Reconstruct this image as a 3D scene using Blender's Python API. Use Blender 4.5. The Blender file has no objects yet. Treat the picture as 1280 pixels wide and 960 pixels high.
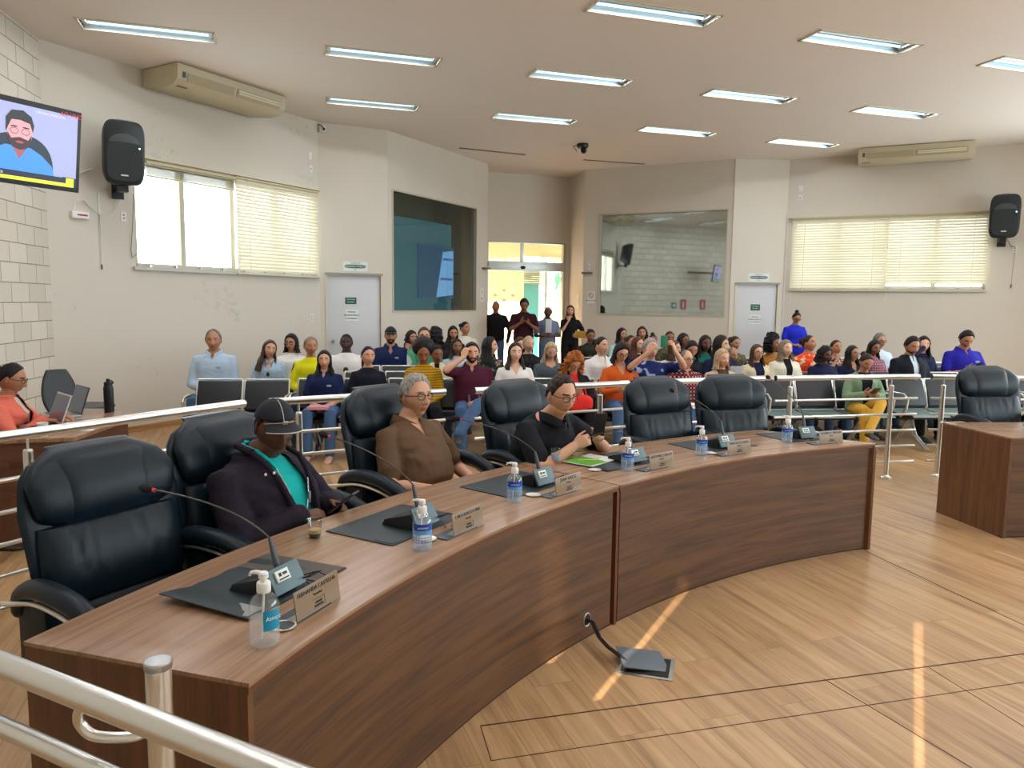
import bpy, bmesh, math, random
import numpy as np
from mathutils import Vector, Matrix, noise as mnoise
random.seed(7)
PI = math.pi
R = math.radians
scene = bpy.context.scene
COL = scene.collection

# ------------------------------------------------------------------ camera
CAM_H = 1.7
pit, rol = R(6.18), R(.715)
cam_d = bpy.data.cameras.new('camera')
cam = bpy.data.objects.new('camera', cam_d)
COL.objects.link(cam)
cam_d.sensor_fit = 'HORIZONTAL'
cam_d.sensor_width = 36.0
cam_d.lens = 937.0 / 1280.0 * 36.0
cam_d.clip_start = .05
cam_d.clip_end = 200
_f = Vector((0, math.cos(pit), -math.sin(pit)))
_u = Vector((0, math.sin(pit), math.cos(pit)))
_r = Vector((1, 0, 0))
_x = _r * math.cos(rol) + _u * math.sin(rol)
_y = -_r * math.sin(rol) + _u * math.cos(rol)
_m = Matrix((_x, _y, -_f)).transposed().to_4x4()
_m.translation = Vector((0, 0, CAM_H))
cam.matrix_world = _m
scene.camera = cam

# ------------------------------------------------------------------ exposure, sky, sun
vs = scene.view_settings
vs.view_transform = 'Standard'
vs.look = 'None'
vs.exposure = 0.15
vs.gamma = 1.0
vs.use_curve_mapping = False
SKY = 8.0
TUBE_W = 15.0        # watts of each ceiling light fitting
SUN_W = 80.0
world = bpy.data.worlds.new('sky')
scene.world = world
world.use_nodes = True
wn = world.node_tree
wb = wn.nodes['Background']
wb.inputs[0].default_value = (.86, .93, 1.0, 1)
wb.inputs[1].default_value = SKY
sun_d = bpy.data.lights.new('sun', 'SUN')
sun_d.energy = SUN_W
sun_d.angle = R(.45)
sun_d.color = (1, .86, .66)
sun = bpy.data.objects.new('sun', sun_d)
COL.objects.link(sun)
SUN_DIR = Vector((.47, .88, -.51)).normalized()
sun.rotation_euler = SUN_DIR.to_track_quat('-Z', 'Y').to_euler()
sun.location = (-5, -8, 6)
scene.cycles.max_bounces = 10
scene.cycles.diffuse_bounces = 5
scene.cycles.glossy_bounces = 4
scene.cycles.transmission_bounces = 8
scene.cycles.transparent_max_bounces = 16
scene.cycles.sample_clamp_indirect = 6
scene.cycles.use_denoising = True
scene.cycles.caustics_reflective = False
scene.cycles.caustics_refractive = False

# ------------------------------------------------------------------ materials
MATS = {}
def _new(name):
    m = bpy.data.materials.new(name)
    m.use_nodes = True
    nt = m.node_tree
    return m, nt, nt.nodes['Principled BSDF']
def nd(nt, typ, **kw):
    n = nt.nodes.new(typ)
    for k, v in kw.items():
        if k.startswith('i_'):
            n.inputs[k[2:].replace('_', ' ')].default_value = v
        else:
            setattr(n, k, v)
    return n
def srgb(r, g, b):
    f = lambda c: ((c / 255 + .055) / 1.055) ** 2.4 if c > 10 else c / 255 / 12.92
    return (f(r), f(g), f(b), 1)
def plain(name, col, rough=.5, metal=0, var=.06, scale=8, bump=0, bscale=60, spec=.5, trans=0, emit=0, ior=1.45, coat=0):
    if name in MATS: return MATS[name]
    m, nt, p = _new(name)
    L = nt.links
    if len(col) == 3: col = (*col, 1)
    tc = nd(nt, 'ShaderNodeTexCoord')
    nz = nd(nt, 'ShaderNodeTexNoise', i_Scale=scale, i_Detail=4.0)
    L.new(tc.outputs['Object'], nz.inputs['Vector'])
    mx = nd(nt, 'ShaderNodeMixRGB')
    mx.inputs[1].default_value = tuple(c * (1 - var) for c in col[:3]) + (1,)
    mx.inputs[2].default_value = tuple(min(1, c * (1 + var)) for c in col[:3]) + (1,)
    L.new(nz.outputs['Fac'], mx.inputs[0])
    L.new(mx.outputs[0], p.inputs['Base Color'])
    p.inputs['Roughness'].default_value = rough
    p.inputs['Metallic'].default_value = metal
    p.inputs['Specular IOR Level'].default_value = spec
    p.inputs['IOR'].default_value = ior
    p.inputs['Transmission Weight'].default_value = trans
    p.inputs['Coat Weight'].default_value = coat
    if emit:
        L.new(mx.outputs[0], p.inputs['Emission Color'])
        p.inputs['Emission Strength'].default_value = emit
    if bump:
        nb = nd(nt, 'ShaderNodeTexNoise', i_Scale=bscale, i_Detail=3.0)
        L.new(tc.outputs['Object'], nb.inputs['Vector'])
        b = nd(nt, 'ShaderNodeBump', i_Strength=1.0, i_Distance=bump)
        L.new(nb.outputs['Fac'], b.inputs['Height'])
        L.new(b.outputs[0], p.inputs['Normal'])
    MATS[name] = m
    return m
def wood(name, c1, c2, su, sv, rough=.35, use_uv=True, rot=0, bump=.0004, c3=None):
    """grain runs along u (or x)"""
    if name in MATS: return MATS[name]
    m, nt, p = _new(name)
    L = nt.links
    tc = nd(nt, 'ShaderNodeTexCoord')
    mp = nd(nt, 'ShaderNodeMapping')
    mp.inputs['Scale'].default_value = (su, sv, sv)
    mp.inputs['Rotation'].default_value = (0, 0, rot)
    L.new(tc.outputs['UV' if use_uv else 'Object'], mp.inputs['Vector'])
    n1 = nd(nt, 'ShaderNodeTexNoise', i_Scale=1.0, i_Detail=6.0, i_Roughness=.6, i_Distortion=.35)
    L.new(mp.outputs[0], n1.inputs['Vector'])
    mp2 = nd(nt, 'ShaderNodeMapping')
    mp2.inputs['Scale'].default_value = (su * 3, sv * 7, sv * 7)
    L.new(tc.outputs['UV' if use_uv else 'Object'], mp2.inputs['Vector'])
    n2 = nd(nt, 'ShaderNodeTexNoise', i_Scale=1.0, i_Detail=3.0)
    L.new(mp2.outputs[0], n2.inputs['Vector'])
    ad = nd(nt, 'ShaderNodeMath', operation='MULTIPLY_ADD')
    ad.inputs[1].default_value = .35
    L.new(n2.outputs['Fac'], ad.inputs[0]); L.new(n1.outputs['Fac'], ad.inputs[2])
    cr = nd(nt, 'ShaderNodeValToRGB')
    cr.color_ramp.elements[0].position = .48; cr.color_ramp.elements[0].color = c2
    cr.color_ramp.elements[1].position = .80; cr.color_ramp.elements[1].color = c1
    L.new(ad.outputs[0], cr.inputs[0])
    L.new(cr.outputs[0], p.inputs['Base Color'])
    p.inputs['Roughness'].default_value = rough
    b = nd(nt, 'ShaderNodeBump', i_Strength=.5, i_Distance=bump)
    L.new(ad.outputs[0], b.inputs['Height']); L.new(b.outputs[0], p.inputs['Normal'])
    MATS[name] = m
    return m
def cloth(name, col, rough=.85, pattern=None, col2=None, col3=None, scale=20, fold=.006, emit=0):
    if name in MATS: return MATS[name]
    m, nt, p = _new(name)
    L = nt.links
    if len(col) == 3: col = (*col, 1)
    tc = nd(nt, 'ShaderNodeTexCoord')
    src = None
    if pattern == 'plaid':
        sx = nd(nt, 'ShaderNodeSeparateXYZ'); L.new(tc.outputs['Object'], sx.inputs[0])
        outs = []
        for ax in ('X', 'Z'):
            w = nd(nt, 'ShaderNodeMath', operation='MULTIPLY'); w.inputs[1].default_value = scale
            L.new(sx.outputs[ax], w.inputs[0])
            fr = nd(nt, 'ShaderNodeMath', operation='FRACT'); L.new(w.outputs[0], fr.inputs[0])
            g = nd(nt, 'ShaderNodeMath', operation='GREATER_THAN'); g.inputs[1].default_value = .55
            L.new(fr.outputs[0], g.inputs[0]); outs.append(g)
        a = nd(nt, 'ShaderNodeMath', operation='ADD'); L.new(outs[0].outputs[0], a.inputs[0]); L.new(outs[1].outputs[0], a.inputs[1])
        h = nd(nt, 'ShaderNodeMath', operation='MULTIPLY'); h.inputs[1].default_value = .5; L.new(a.outputs[0], h.inputs[0])
        cr = nd(nt, 'ShaderNodeValToRGB'); cr.color_ramp.interpolation = 'CONSTANT'
        cr.color_ramp.elements[0].color = col; cr.color_ramp.elements[1].position = .3; cr.color_ramp.elements[1].color = col2
        e = cr.color_ramp.elements.new(.8); e.color = col3 or col2
        L.new(h.outputs[0], cr.inputs[0]); src = cr.outputs[0]
    elif pattern in ('floral', 'camo'):
        v = nd(nt, 'ShaderNodeTexNoise', i_Scale=float(scale), i_Detail=1.0)
        L.new(tc.outputs['Object'], v.inputs['Vector'])
        cr = nd(nt, 'ShaderNodeValToRGB'); cr.color_ramp.interpolation = 'CONSTANT'
        cr.color_ramp.elements[0].color = col; cr.color_ramp.elements[1].position = .5; cr.color_ramp.elements[1].color = col2
        e = cr.color_ramp.elements.new(.6); e.color = col3 or col2
        L.new(v.outputs['Fac'], cr.inputs[0]); src = cr.outputs[0]
    elif pattern == 'stripe':
        sx = nd(nt, 'ShaderNodeSeparateXYZ'); L.new(tc.outputs['Object'], sx.inputs[0])
        w = nd(nt, 'ShaderNodeMath', operation='MULTIPLY'); w.inputs[1].default_value = scale
        L.new(sx.outputs['Z'], w.inputs[0])
        fr = nd(nt, 'ShaderNodeMath', operation='FRACT'); L.new(w.outputs[0], fr.inputs[0])
        cr = nd(nt, 'ShaderNodeValToRGB'); cr.color_ramp.interpolation = 'CONSTANT'
        cr.color_ramp.elements[0].color = col; cr.color_ramp.elements[1].position = .72; cr.color_ramp.elements[1].color = col2
        L.new(fr.outputs[0], cr.inputs[0]); src = cr.outputs[0]
    else:
        nz = nd(nt, 'ShaderNodeTexNoise', i_Scale=9.0, i_Detail=4.0)
        L.new(tc.outputs['Object'], nz.inputs['Vector'])
        mx = nd(nt, 'ShaderNodeMixRGB')
        mx.inputs[1].default_value = tuple(c * .86 for c in col[:3]) + (1,)
        mx.inputs[2].default_value = tuple(min(1, c * 1.14) for c in col[:3]) + (1,)
        L.new(nz.outputs['Fac'], mx.inputs[0]); src = mx.outputs[0]
    L.new(src, p.inputs['Base Color'])
    p.inputs['Roughness'].default_value = rough
    p.inputs['Specular IOR Level'].default_value = .25
    mp = nd(nt, 'ShaderNodeMapping'); mp.inputs['Scale'].default_value = (9, 9, 16); mp.inputs['Rotation'].default_value = (.3, .5, .2)
    L.new(tc.outputs['Object'], mp.inputs[0])
    nb = nd(nt, 'ShaderNodeTexNoise', i_Scale=1.0, i_Detail=2.0, i_Distortion=1.2)
    L.new(mp.outputs[0], nb.inputs['Vector'])
    b = nd(nt, 'ShaderNodeBump', i_Strength=1.0, i_Distance=fold)
    L.new(nb.outputs['Fac'], b.inputs['Height']); L.new(b.outputs[0], p.inputs['Normal'])
    MATS[name] = m
    return m
def hair_mat(name, c1, c2):
    if name in MATS: return MATS[name]
    m, nt, p = _new(name)
    L = nt.links
    tc = nd(nt, 'ShaderNodeTexCoord')
    mp = nd(nt, 'ShaderNodeMapping'); mp.inputs['Scale'].default_value = (120, 120, 14)
    L.new(tc.outputs['Object'], mp.inputs[0])
    nz = nd(nt, 'ShaderNodeTexNoise', i_Scale=1.0, i_Detail=3.0, i_Distortion=.6)
    L.new(mp.outputs[0], nz.inputs['Vector'])
    cr = nd(nt, 'ShaderNodeValToRGB')
    cr.color_ramp.elements[0].position = .35; cr.color_ramp.elements[0].color = (*c1, 1)
    cr.color_ramp.elements[1].position = .65; cr.color_ramp.elements[1].color = (*c2, 1)
    L.new(nz.outputs['Fac'], cr.inputs[0]); L.new(cr.outputs[0], p.inputs['Base Color'])
    p.inputs['Roughness'].default_value = .5
    p.inputs['Specular IOR Level'].default_value = .2
    b = nd(nt, 'ShaderNodeBump', i_Strength=1.0, i_Distance=.004)
    L.new(nz.outputs['Fac'], b.inputs['Height']); L.new(b.outputs[0], p.inputs['Normal'])
    MATS[name] = m
    return m

# ------------------------------------------------------------------ mesh builder
def sgn_pow(v, e):
    return math.copysign(abs(v) ** e, v)
class MB:
    def __init__(s):
        s.v = []; s.f = []; s.m = []; s.uv = []; s.M = None
    def add(s, verts, faces, mi=0, uvs=None):
        o = len(s.v)
        if s.M is not None:
            verts = [tuple(s.M @ Vector(p)) for p in verts]
        s.v.extend([tuple(p) for p in verts])
        s.uv.extend(uvs if uvs is not None else [(p[0] + p[1], p[2]) for p in verts])
        for i, f in enumerate(faces):
            s.f.append(tuple(o + k for k in f))
            s.m.append(mi[i] if isinstance(mi, (list, tuple)) else mi)
        return s
    def box(s, c, d, rz=0, mi=0, M=None):
        x, y, z = d[0] / 2, d[1] / 2, d[2] / 2
        vs_ = [(-x, -y, -z), (x, -y, -z), (x, y, -z), (-x, y, -z), (-x, -y, z), (x, -y, z), (x, y, z), (-x, y, z)]
        if M is None: M = Matrix.Rotation(rz, 4, 'Z')
        vs_ = [tuple(M @ Vector(p) + Vector(c)) for p in vs_]
        return s.add(vs_, [(0, 3, 2, 1), (4, 5, 6, 7), (0, 1, 5, 4), (1, 2, 6, 5), (2, 3, 7, 6), (3, 0, 4, 7)], mi)
    def loft(s, rings, mi=0, cap=True, closed=True, loop=False, uvs=None):
        n = len(rings[0]); vs_ = [p for r in rings for p in r]; fs = []
        K = len(rings)
        for k in range(K if loop else K - 1):
            a = k * n; b = ((k + 1) % K) * n
            for i in range(n if closed else n - 1):
                j = (i + 1) % n
                fs.append((a + i, a + j, b + j, b + i))
        if cap and not loop:
            fs.append(tuple(range(n - 1, -1, -1)))
            fs.append(tuple((K - 1) * n + i for i in range(n)))
        return s.add(vs_, fs, mi, uvs)
    def tube(s, pts, r, n=8, mi=0, round_ends=False, up=(0, 0, 1), flat=1.0, loop=False, sm=0):
        P = [Vector(p) for p in pts]
        if sm:
            Q, rq = [], []; r0 = list(r) if isinstance(r, (list, tuple)) else [r] * len(P)
            for i in range(len(P) - 1):
                a, b_, c, d = P[max(0, i - 1)], P[i], P[i + 1], P[min(len(P) - 1, i + 2)]
                for k in range(sm):
                    t = k / sm
                    Q.append(.5 * ((2 * b_) + (c - a) * t + (2 * a - 5 * b_ + 4 * c - d) * t * t + (3 * b_ - a - 3 * c + d) * t ** 3)); rq.append(r0[i] * (1 - t) + r0[i + 1] * t)
            P = Q + [P[-1]]; r = rq + [r0[-1]]
        K = len(P)
        rs = list(r) if isinstance(r, (list, tuple)) else [r] * K
        if round_ends and K > 1:
            d0 = (P[0] - P[1]).normalized(); d1 = (P[-1] - P[-2]).normalized()
            r0, r1 = rs[0], rs[-1]
            P = [P[0] + d0 * r0 * .97, P[0] + d0 * r0 * .7] + P + [P[-1] + d1 * r1 * .7, P[-1] + d1 * r1 * .97]
            rs = [r0 * .25, r0 * .7] + rs + [r1 * .7, r1 * .25]
            K += 4
        rings = []
        prev = None
        for i in range(K):
            if loop: t = P[(i + 1) % K] - P[i - 1]
            elif i == 0: t = P[1] - P[0]
            elif i == K - 1: t = P[-1] - P[-2]
            else: t = (P[i + 1] - P[i]).normalized() + (P[i] - P[i - 1]).normalized()
            t.normalize()
            if prev is None:
                a = Vector(up)
                if abs(a.dot(t)) > .95: a = Vector((1, 0, 0)) if abs(t.x) < .9 else Vector((0, 1, 0))
                x = t.cross(a).normalized()
            else:
                x = (prev - t * prev.dot(t)).normalized()
            prev = x
            y = t.cross(x)
            rings.append([tuple(P[i] + x * rs[i] * math.cos(2 * PI * k / n) + y * rs[i] * flat * math.sin(2 * PI * k / n)) for k in range(n)])
        return s.loft(rings, mi, cap=True, loop=loop)
    def lathe(s, prof, c=(0, 0, 0), n=20, mi=0, M=None):
        rings = []
        for r_, z in prof:
            ring = []
            for k in range(n):
                p = Vector((r_ * math.cos(2 * PI * k / n), r_ * math.sin(2 * PI * k / n), z))
                if M is not None: p = M @ p
                ring.append(tuple(p + Vector(c)))
            rings.append(ring)
        return s.loft(rings, mi)
    def prism(s, poly, z0, z1, mi=0):
        n = len(poly)
        vs_ = [(p[0], p[1], z0) for p in poly] + [(p[0], p[1], z1) for p in poly]
        fs = [tuple(range(n - 1, -1, -1)), tuple(range(n, 2 * n))] + [(i, (i + 1) % n, n + (i + 1) % n, n + i) for i in range(n)]
        return s.add(vs_, fs, mi)
    def ell(s, c, r, nu=14, nv=9, mi=0, M=None):
        rings = []
        for j in range(nv + 1):
            ph = PI * (j + .001) / (nv + .002)
            ring = []
            for i in range(nu):
                a = 2 * PI * i / nu
                p = Vector((r[0] * math.sin(ph) * math.cos(a), r[1] * math.sin(ph) * math.sin(a), -r[2] * math.cos(ph)))
                if M is not None: p = M @ p
                ring.append(tuple(p + Vector(c)))
            rings.append(ring)
        return s.loft(rings, mi)
    def pillow(s, c, d, e=.45, nu=24, nv=12, mi=0, M=None):
        """rounded box: superellipsoid"""
        rings = []
        for j in range(nv + 1):
            ph = PI * (j / nv) - PI / 2
            cz = sgn_pow(math.sin(ph), e); cr = max(.02, abs(math.cos(ph)) ** e)
            ring = []
            for i in range(nu):
                a = 2 * PI * i / nu
                p = Vector((d[0] / 2 * cr * sgn_pow(math.cos(a), e), d[1] / 2 * cr * sgn_pow(math.sin(a), e), d[2] / 2 * cz))
                if M is not None: p = M @ p
                ring.append(tuple(p + Vector(c)))
            rings.append(ring)
        return s.loft(rings, mi)
    def mesh(s, name, mats, bevel=0, smooth=30, weld=False):
        me = bpy.data.meshes.new(name)
        me.from_pydata(s.v, [], s.f)
        for m in mats: me.materials.append(m)
        me.polygons.foreach_set('material_index', s.m)
        uvl = me.uv_layers.new(name='UVMap')
        vi = np.empty(len(me.loops), dtype=np.int32); me.loops.foreach_get('vertex_index', vi)
        uvl.data.foreach_set('uv', np.array(s.uv, dtype=np.float32)[vi].ravel())
        bm = bmesh.new(); bm.from_mesh(me)
        if weld: bmesh.ops.remove_doubles(bm, verts=bm.verts, dist=1e-5)
        bmesh.ops.recalc_face_normals(bm, faces=bm.faces)
        if bevel:
            es = [e for e in bm.edges if len(e.link_faces) == 2 and e.calc_face_angle(0) > R(40)]
            bmesh.ops.bevel(bm, geom=es, offset=bevel, segments=2, profile=.7, affect='EDGES')
        bm.to_mesh(me); bm.free()
        if smooth:
            me.polygons.foreach_set('use_smooth', [True] * len(me.polygons))
            me.set_sharp_from_angle(angle=R(smooth))
        me.update()
        return me
    def build(s, name, mats, parent=None, bevel=0, smooth=35, world=False, weld=False):
        if not isinstance(mats, (list, tuple)): mats = [mats]
        if world and parent is not None:
            Mi = parent_matrix(parent).inverted()
            s.v = [tuple(Mi @ Vector(p)) for p in s.v]
        o = bpy.data.objects.new(name, s.mesh(name, mats, bevel, smooth, weld))
        COL.objects.link(o)
        if parent is not None: o.parent = parent
        return o
def parent_matrix(o):
    M = Matrix.Translation(o.location) @ o.rotation_euler.to_matrix().to_4x4() @ Matrix.Diagonal((*o.scale, 1))
    return parent_matrix(o.parent) @ M if o.parent else M
def tag(o, label=None, cat=None, group=None, kind=None):
    if label: o['label'] = label
    if cat: o['category'] = cat
    if group: o['group'] = group
    if kind: o['kind'] = kind
    return o
def thing(name, label, cat, loc=(0, 0, 0), rz=0, group=None, scale=1):
    o = bpy.data.objects.new(name, None)
    o.empty_display_size = .1
    COL.objects.link(o)
    o.location = loc; o.rotation_euler = (0, 0, rz)
    o.scale = (scale, scale, scale)
    return tag(o, label, cat, group)
def struct(name, mb, mats, **kw):
    o = mb.build(name, mats, **kw)
    if 'parent' not in kw: o['kind'] = 'structure'
    return o
def copy_tree(o, parent=None):
    c = o.copy(); COL.objects.link(c)
    if parent is not None: c.parent = parent
    for ch in list(o.children): copy_tree(ch, c)
    return c
TEXTS = []
def text(body, size, M, mat, parent, name='lettering', align='CENTER', extrude=.0006, world=False):
    """M places the text: x along the line, y up, z out of the surface"""
    cu = bpy.data.curves.new(name, 'FONT')
    cu.body = body; cu.size = size; cu.align_x = align; cu.align_y = 'CENTER'; cu.extrude = extrude
    cu.materials.append(mat)
    t = bpy.data.objects.new('tmp_text', cu); COL.objects.link(t)
    TEXTS.append((t, name, M, mat, parent, world))
def frame(o, x, z):
    """matrix with local x, y=z-cross... : columns x, y(up), z(out)"""
    x = Vector(x).normalized(); zz = Vector(z).normalized(); y = zz.cross(x).normalized(); x = y.cross(zz)
    M = Matrix((x, y, zz)).transposed().to_4x4(); M.translation = Vector(o)
    return M
def flush_texts():
    dg = bpy.context.evaluated_depsgraph_get()
    for t, name, M, mat, parent, world in TEXTS:
        me = bpy.data.meshes.new_from_object(t.evaluated_get(dg))
        if world and parent is not None: M = parent_matrix(parent).inverted() @ M
        me.transform(M)
        if not me.materials: me.materials.append(mat)
        o = bpy.data.objects.new(name, me); COL.objects.link(o); o.parent = parent
    for t, *_ in TEXTS: bpy.data.objects.remove(t)
    TEXTS.clear()
# ------------------------------------------------------------------ material library
M_WALL = plain('plaster_white', srgb(214, 208, 196), .8, var=.04, scale=1.3, bump=.0006, bscale=90)
M_WALLL = None
M_CEIL = plain('ceiling_paint', srgb(236, 228, 220), .85, var=.02, scale=.7)
M_TRIM = plain('trim_paint', srgb(214, 206, 184), .6)
M_WHITE = plain('white_enamel', srgb(226, 226, 224), .4, var=.02)
M_DOOR = plain('door_paint', srgb(206, 208, 212), .45, var=.02)
M_CHROME = plain('polished_steel', srgb(226, 226, 222), .30, metal=1, var=.04, scale=3)
M_STEEL = plain('brushed_steel', srgb(176, 178, 178), .32, metal=1, var=.06)
M_BLACK = plain('black_plastic', (.012, .013, .016), .4, var=.15)
M_RUBBER = plain('black_rubber', (.02, .02, .02), .8)
M_LEATHER = plain('navy_black_leather', (.004, .012, .020), .38, var=.2, scale=14, bump=.0006, bscale=240, spec=.32)
M_LEATHER2 = plain('black_bench_leather', (.006, .009, .013), .42, var=.2, scale=10, bump=.0006, bscale=200, spec=.6)
M_ALU = plain('anodised_aluminium', srgb(178, 182, 180), .35, metal=.8, var=.03)
M_SILL = plain('window_frame_enamel', srgb(196, 190, 170), .45)
M_DARK = plain('dark_gap', (.02, .018, .015), .8)
M_GREEN = plain('sign_green', srgb(12, 96, 72), .5)
M_SIGNW = plain('sign_white', srgb(226, 232, 230), .5)
M_INK = plain('ink_black', (.02, .02, .02), .6)
M_RED = plain('sign_red', srgb(170, 40, 45), .5)
M_TUBE = plain('fluorescent_tube', (.62, .85, .92, 1), .5, emit=1.15, var=0)
M_HALO = plain('reflector', srgb(190, 205, 215), .25, metal=.6, var=.02)
def glass_mat(name, tint, refl, refl_rough=.0, haze=0, hcol=(.9, .95, 1)):
    m = bpy.data.materials.new(name); m.use_nodes = True; nt = m.node_tree; nt.nodes.clear()
    o = nt.nodes.new('ShaderNodeOutputMaterial')
    t = nd(nt, 'ShaderNodeBsdfTransparent'); t.inputs[0].default_value = (*tint, 1)
    g = nd(nt, 'ShaderNodeBsdfGlossy'); g.inputs['Roughness'].default_value = refl_rough; g.inputs[0].default_value = (.9, 1, .97, 1)
    lw = nd(nt, 'ShaderNodeFresnel'); lw.inputs[0].default_value = 1.5
    ma = nd(nt, 'ShaderNodeMath', operation='ADD', use_clamp=True); ma.inputs[1].default_value = refl
    ge = nd(nt, 'ShaderNodeNewGeometry'); iv = nd(nt, 'ShaderNodeMath', operation='SUBTRACT'); iv.inputs[0].default_value = 1; nt.links.new(ge.outputs['Backfacing'], iv.inputs[1])
    lw.inputs[0].default_value = 1.5; nt.links.new(lw.outputs[0], ma.inputs[0])
    mb_ = nd(nt, 'ShaderNodeMath', operation='MULTIPLY'); nt.links.new(ma.outputs[0], mb_.inputs[0]); nt.links.new(iv.outputs[0], mb_.inputs[1])
    mx = nd(nt, 'ShaderNodeMixShader')
    nt.links.new(mb_.outputs[0], mx.inputs[0]); nt.links.new(t.outputs[0], mx.inputs[1]); nt.links.new(g.outputs[0], mx.inputs[2])
    out = mx
    if haze:
        df = nd(nt, 'ShaderNodeBsdfTranslucent'); df.inputs[0].default_value = (*hcol, 1); d2_ = nd(nt, 'ShaderNodeBsdfDiffuse'); d2_.inputs[0].default_value = (*hcol, 1)
        ad = nd(nt, 'ShaderNodeMixShader'); ad.inputs[0].default_value = .5; nt.links.new(df.outputs[0], ad.inputs[1]); nt.links.new(d2_.outputs[0], ad.inputs[2])
        m2_ = nd(nt, 'ShaderNodeMixShader'); m2_.inputs[0].default_value = haze; nt.links.new(mx.outputs[0], m2_.inputs[1]); nt.links.new(ad.outputs[0], m2_.inputs[2]); out = m2_
    nt.links.new(out.outputs[0], o.inputs[0])
    MATS[name] = m
    return m
M_GLASS = glass_mat('clear_glass', (.95, .98, .97), .02)
M_BOOTH_R = glass_mat('booth_glass_right', (.45, .52, .50), .50, .03)
M_BOOTH_L = glass_mat('booth_glass_left', (.74, .78, .76), .08, .03)

# the walnut laminate of the desks and the oak laminate floor
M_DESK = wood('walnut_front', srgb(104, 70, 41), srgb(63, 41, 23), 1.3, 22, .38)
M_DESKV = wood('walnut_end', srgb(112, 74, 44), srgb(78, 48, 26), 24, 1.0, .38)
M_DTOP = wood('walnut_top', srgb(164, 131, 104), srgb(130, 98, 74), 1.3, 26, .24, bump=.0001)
M_EDGE = plain('walnut_edge', srgb(104, 62, 36), .4)
def floor_mat():
    m, nt, p = _new('oak_laminate_floor'); L = nt.links
    tc = nd(nt, 'ShaderNodeTexCoord')
    mp = nd(nt, 'ShaderNodeMapping'); mp.inputs['Rotation'].default_value = (0, 0, R(-90 - 19.0) + PI)
    L.new(tc.outputs['Object'], mp.inputs[0])
    br = nd(nt, 'ShaderNodeTexBrick'); br.offset = .37; br.squash = 1
    br.inputs['Scale'].default_value = 1; br.inputs['Brick Width'].default_value = 1.25; br.inputs['Row Height'].default_value = .19
    br.inputs['Mortar Size'].default_value = .0012; br.inputs['Mortar Smooth'].default_value = .2; br.inputs['Bias'].default_value = 0
    br.inputs['Color1'].default_value = (0, 0, 0, 1); br.inputs['Color2'].default_value = (1, 1, 1, 1); br.inputs['Mortar'].default_value = (.5, .5, .5, 1)
    L.new(mp.outputs[0], br.inputs['Vector'])
    sc = nd(nt, 'ShaderNodeMapping'); sc.inputs['Scale'].default_value = (.9, 13, 1)
    L.new(mp.outputs[0], sc.inputs[0])
    off = nd(nt, 'ShaderNodeVectorMath', operation='MULTIPLY_ADD'); off.inputs[1].default_value = (9, 7, 3)
    L.new(br.outputs['Color'], off.inputs[0]); L.new(sc.outputs[0], off.inputs[2])
    n = nd(nt, 'ShaderNodeTexNoise', i_Scale=1.0, i_Detail=6.0, i_Roughness=.62, i_Distortion=.5)
    L.new(off.outputs[0], n.inputs['Vector'])
    sc2 = nd(nt, 'ShaderNodeVectorMath', operation='MULTIPLY'); sc2.inputs[1].default_value = (3, 5, 1)
    L.new(off.outputs[0], sc2.inputs[0])
    n2 = nd(nt, 'ShaderNodeTexNoise', i_Scale=1.0, i_Detail=2.0)
    L.new(sc2.outputs[0], n2.inputs['Vector'])
    ma = nd(nt, 'ShaderNodeMath', operation='MULTIPLY_ADD'); ma.inputs[1].default_value = .3
    L.new(n2.outputs['Fac'], ma.inputs[0]); L.new(n.outputs['Fac'], ma.inputs[2])
    cr = nd(nt, 'ShaderNodeValToRGB')
    cr.color_ramp.elements[0].position = .42; cr.color_ramp.elements[0].color = srgb(136, 102, 68)
    cr.color_ramp.elements[1].position = .86; cr.color_ramp.elements[1].color = srgb(204, 168, 126)
    e = cr.color_ramp.elements.new(.62); e.color = srgb(180, 143, 101)
    L.new(ma.outputs[0], cr.inputs[0])
    hs = nd(nt, 'ShaderNodeMixRGB', blend_type='MULTIPLY'); hs.inputs[0].default_value = 1
    tone = nd(nt, 'ShaderNodeValToRGB'); tone.color_ramp.elements[0].color = (.86, .84, .82, 1); tone.color_ramp.elements[1].color = (1.0, 1.0, 1.0, 1)
    L.new(br.outputs['Color'], tone.inputs[0]); L.new(cr.outputs[0], hs.inputs[1]); L.new(tone.outputs[0], hs.inputs[2])
    gap = nd(nt, 'ShaderNodeMixRGB'); gap.inputs[2].default_value = srgb(120, 84, 54)
    L.new(br.outputs['Fac'], gap.inputs[0]); L.new(hs.outputs[0], gap.inputs[1])
    L.new(gap.outputs[0], p.inputs['Base Color'])
    p.inputs['Roughness'].default_value = .34
    b = nd(nt, 'ShaderNodeBump', i_Strength=.4, i_Distance=.0004)
    L.new(ma.outputs[0], b.inputs['Height']); L.new(b.outputs[0], p.inputs['Normal'])
    MATS['floor'] = m
    return m
M_FLOOR = floor_mat()
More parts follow.
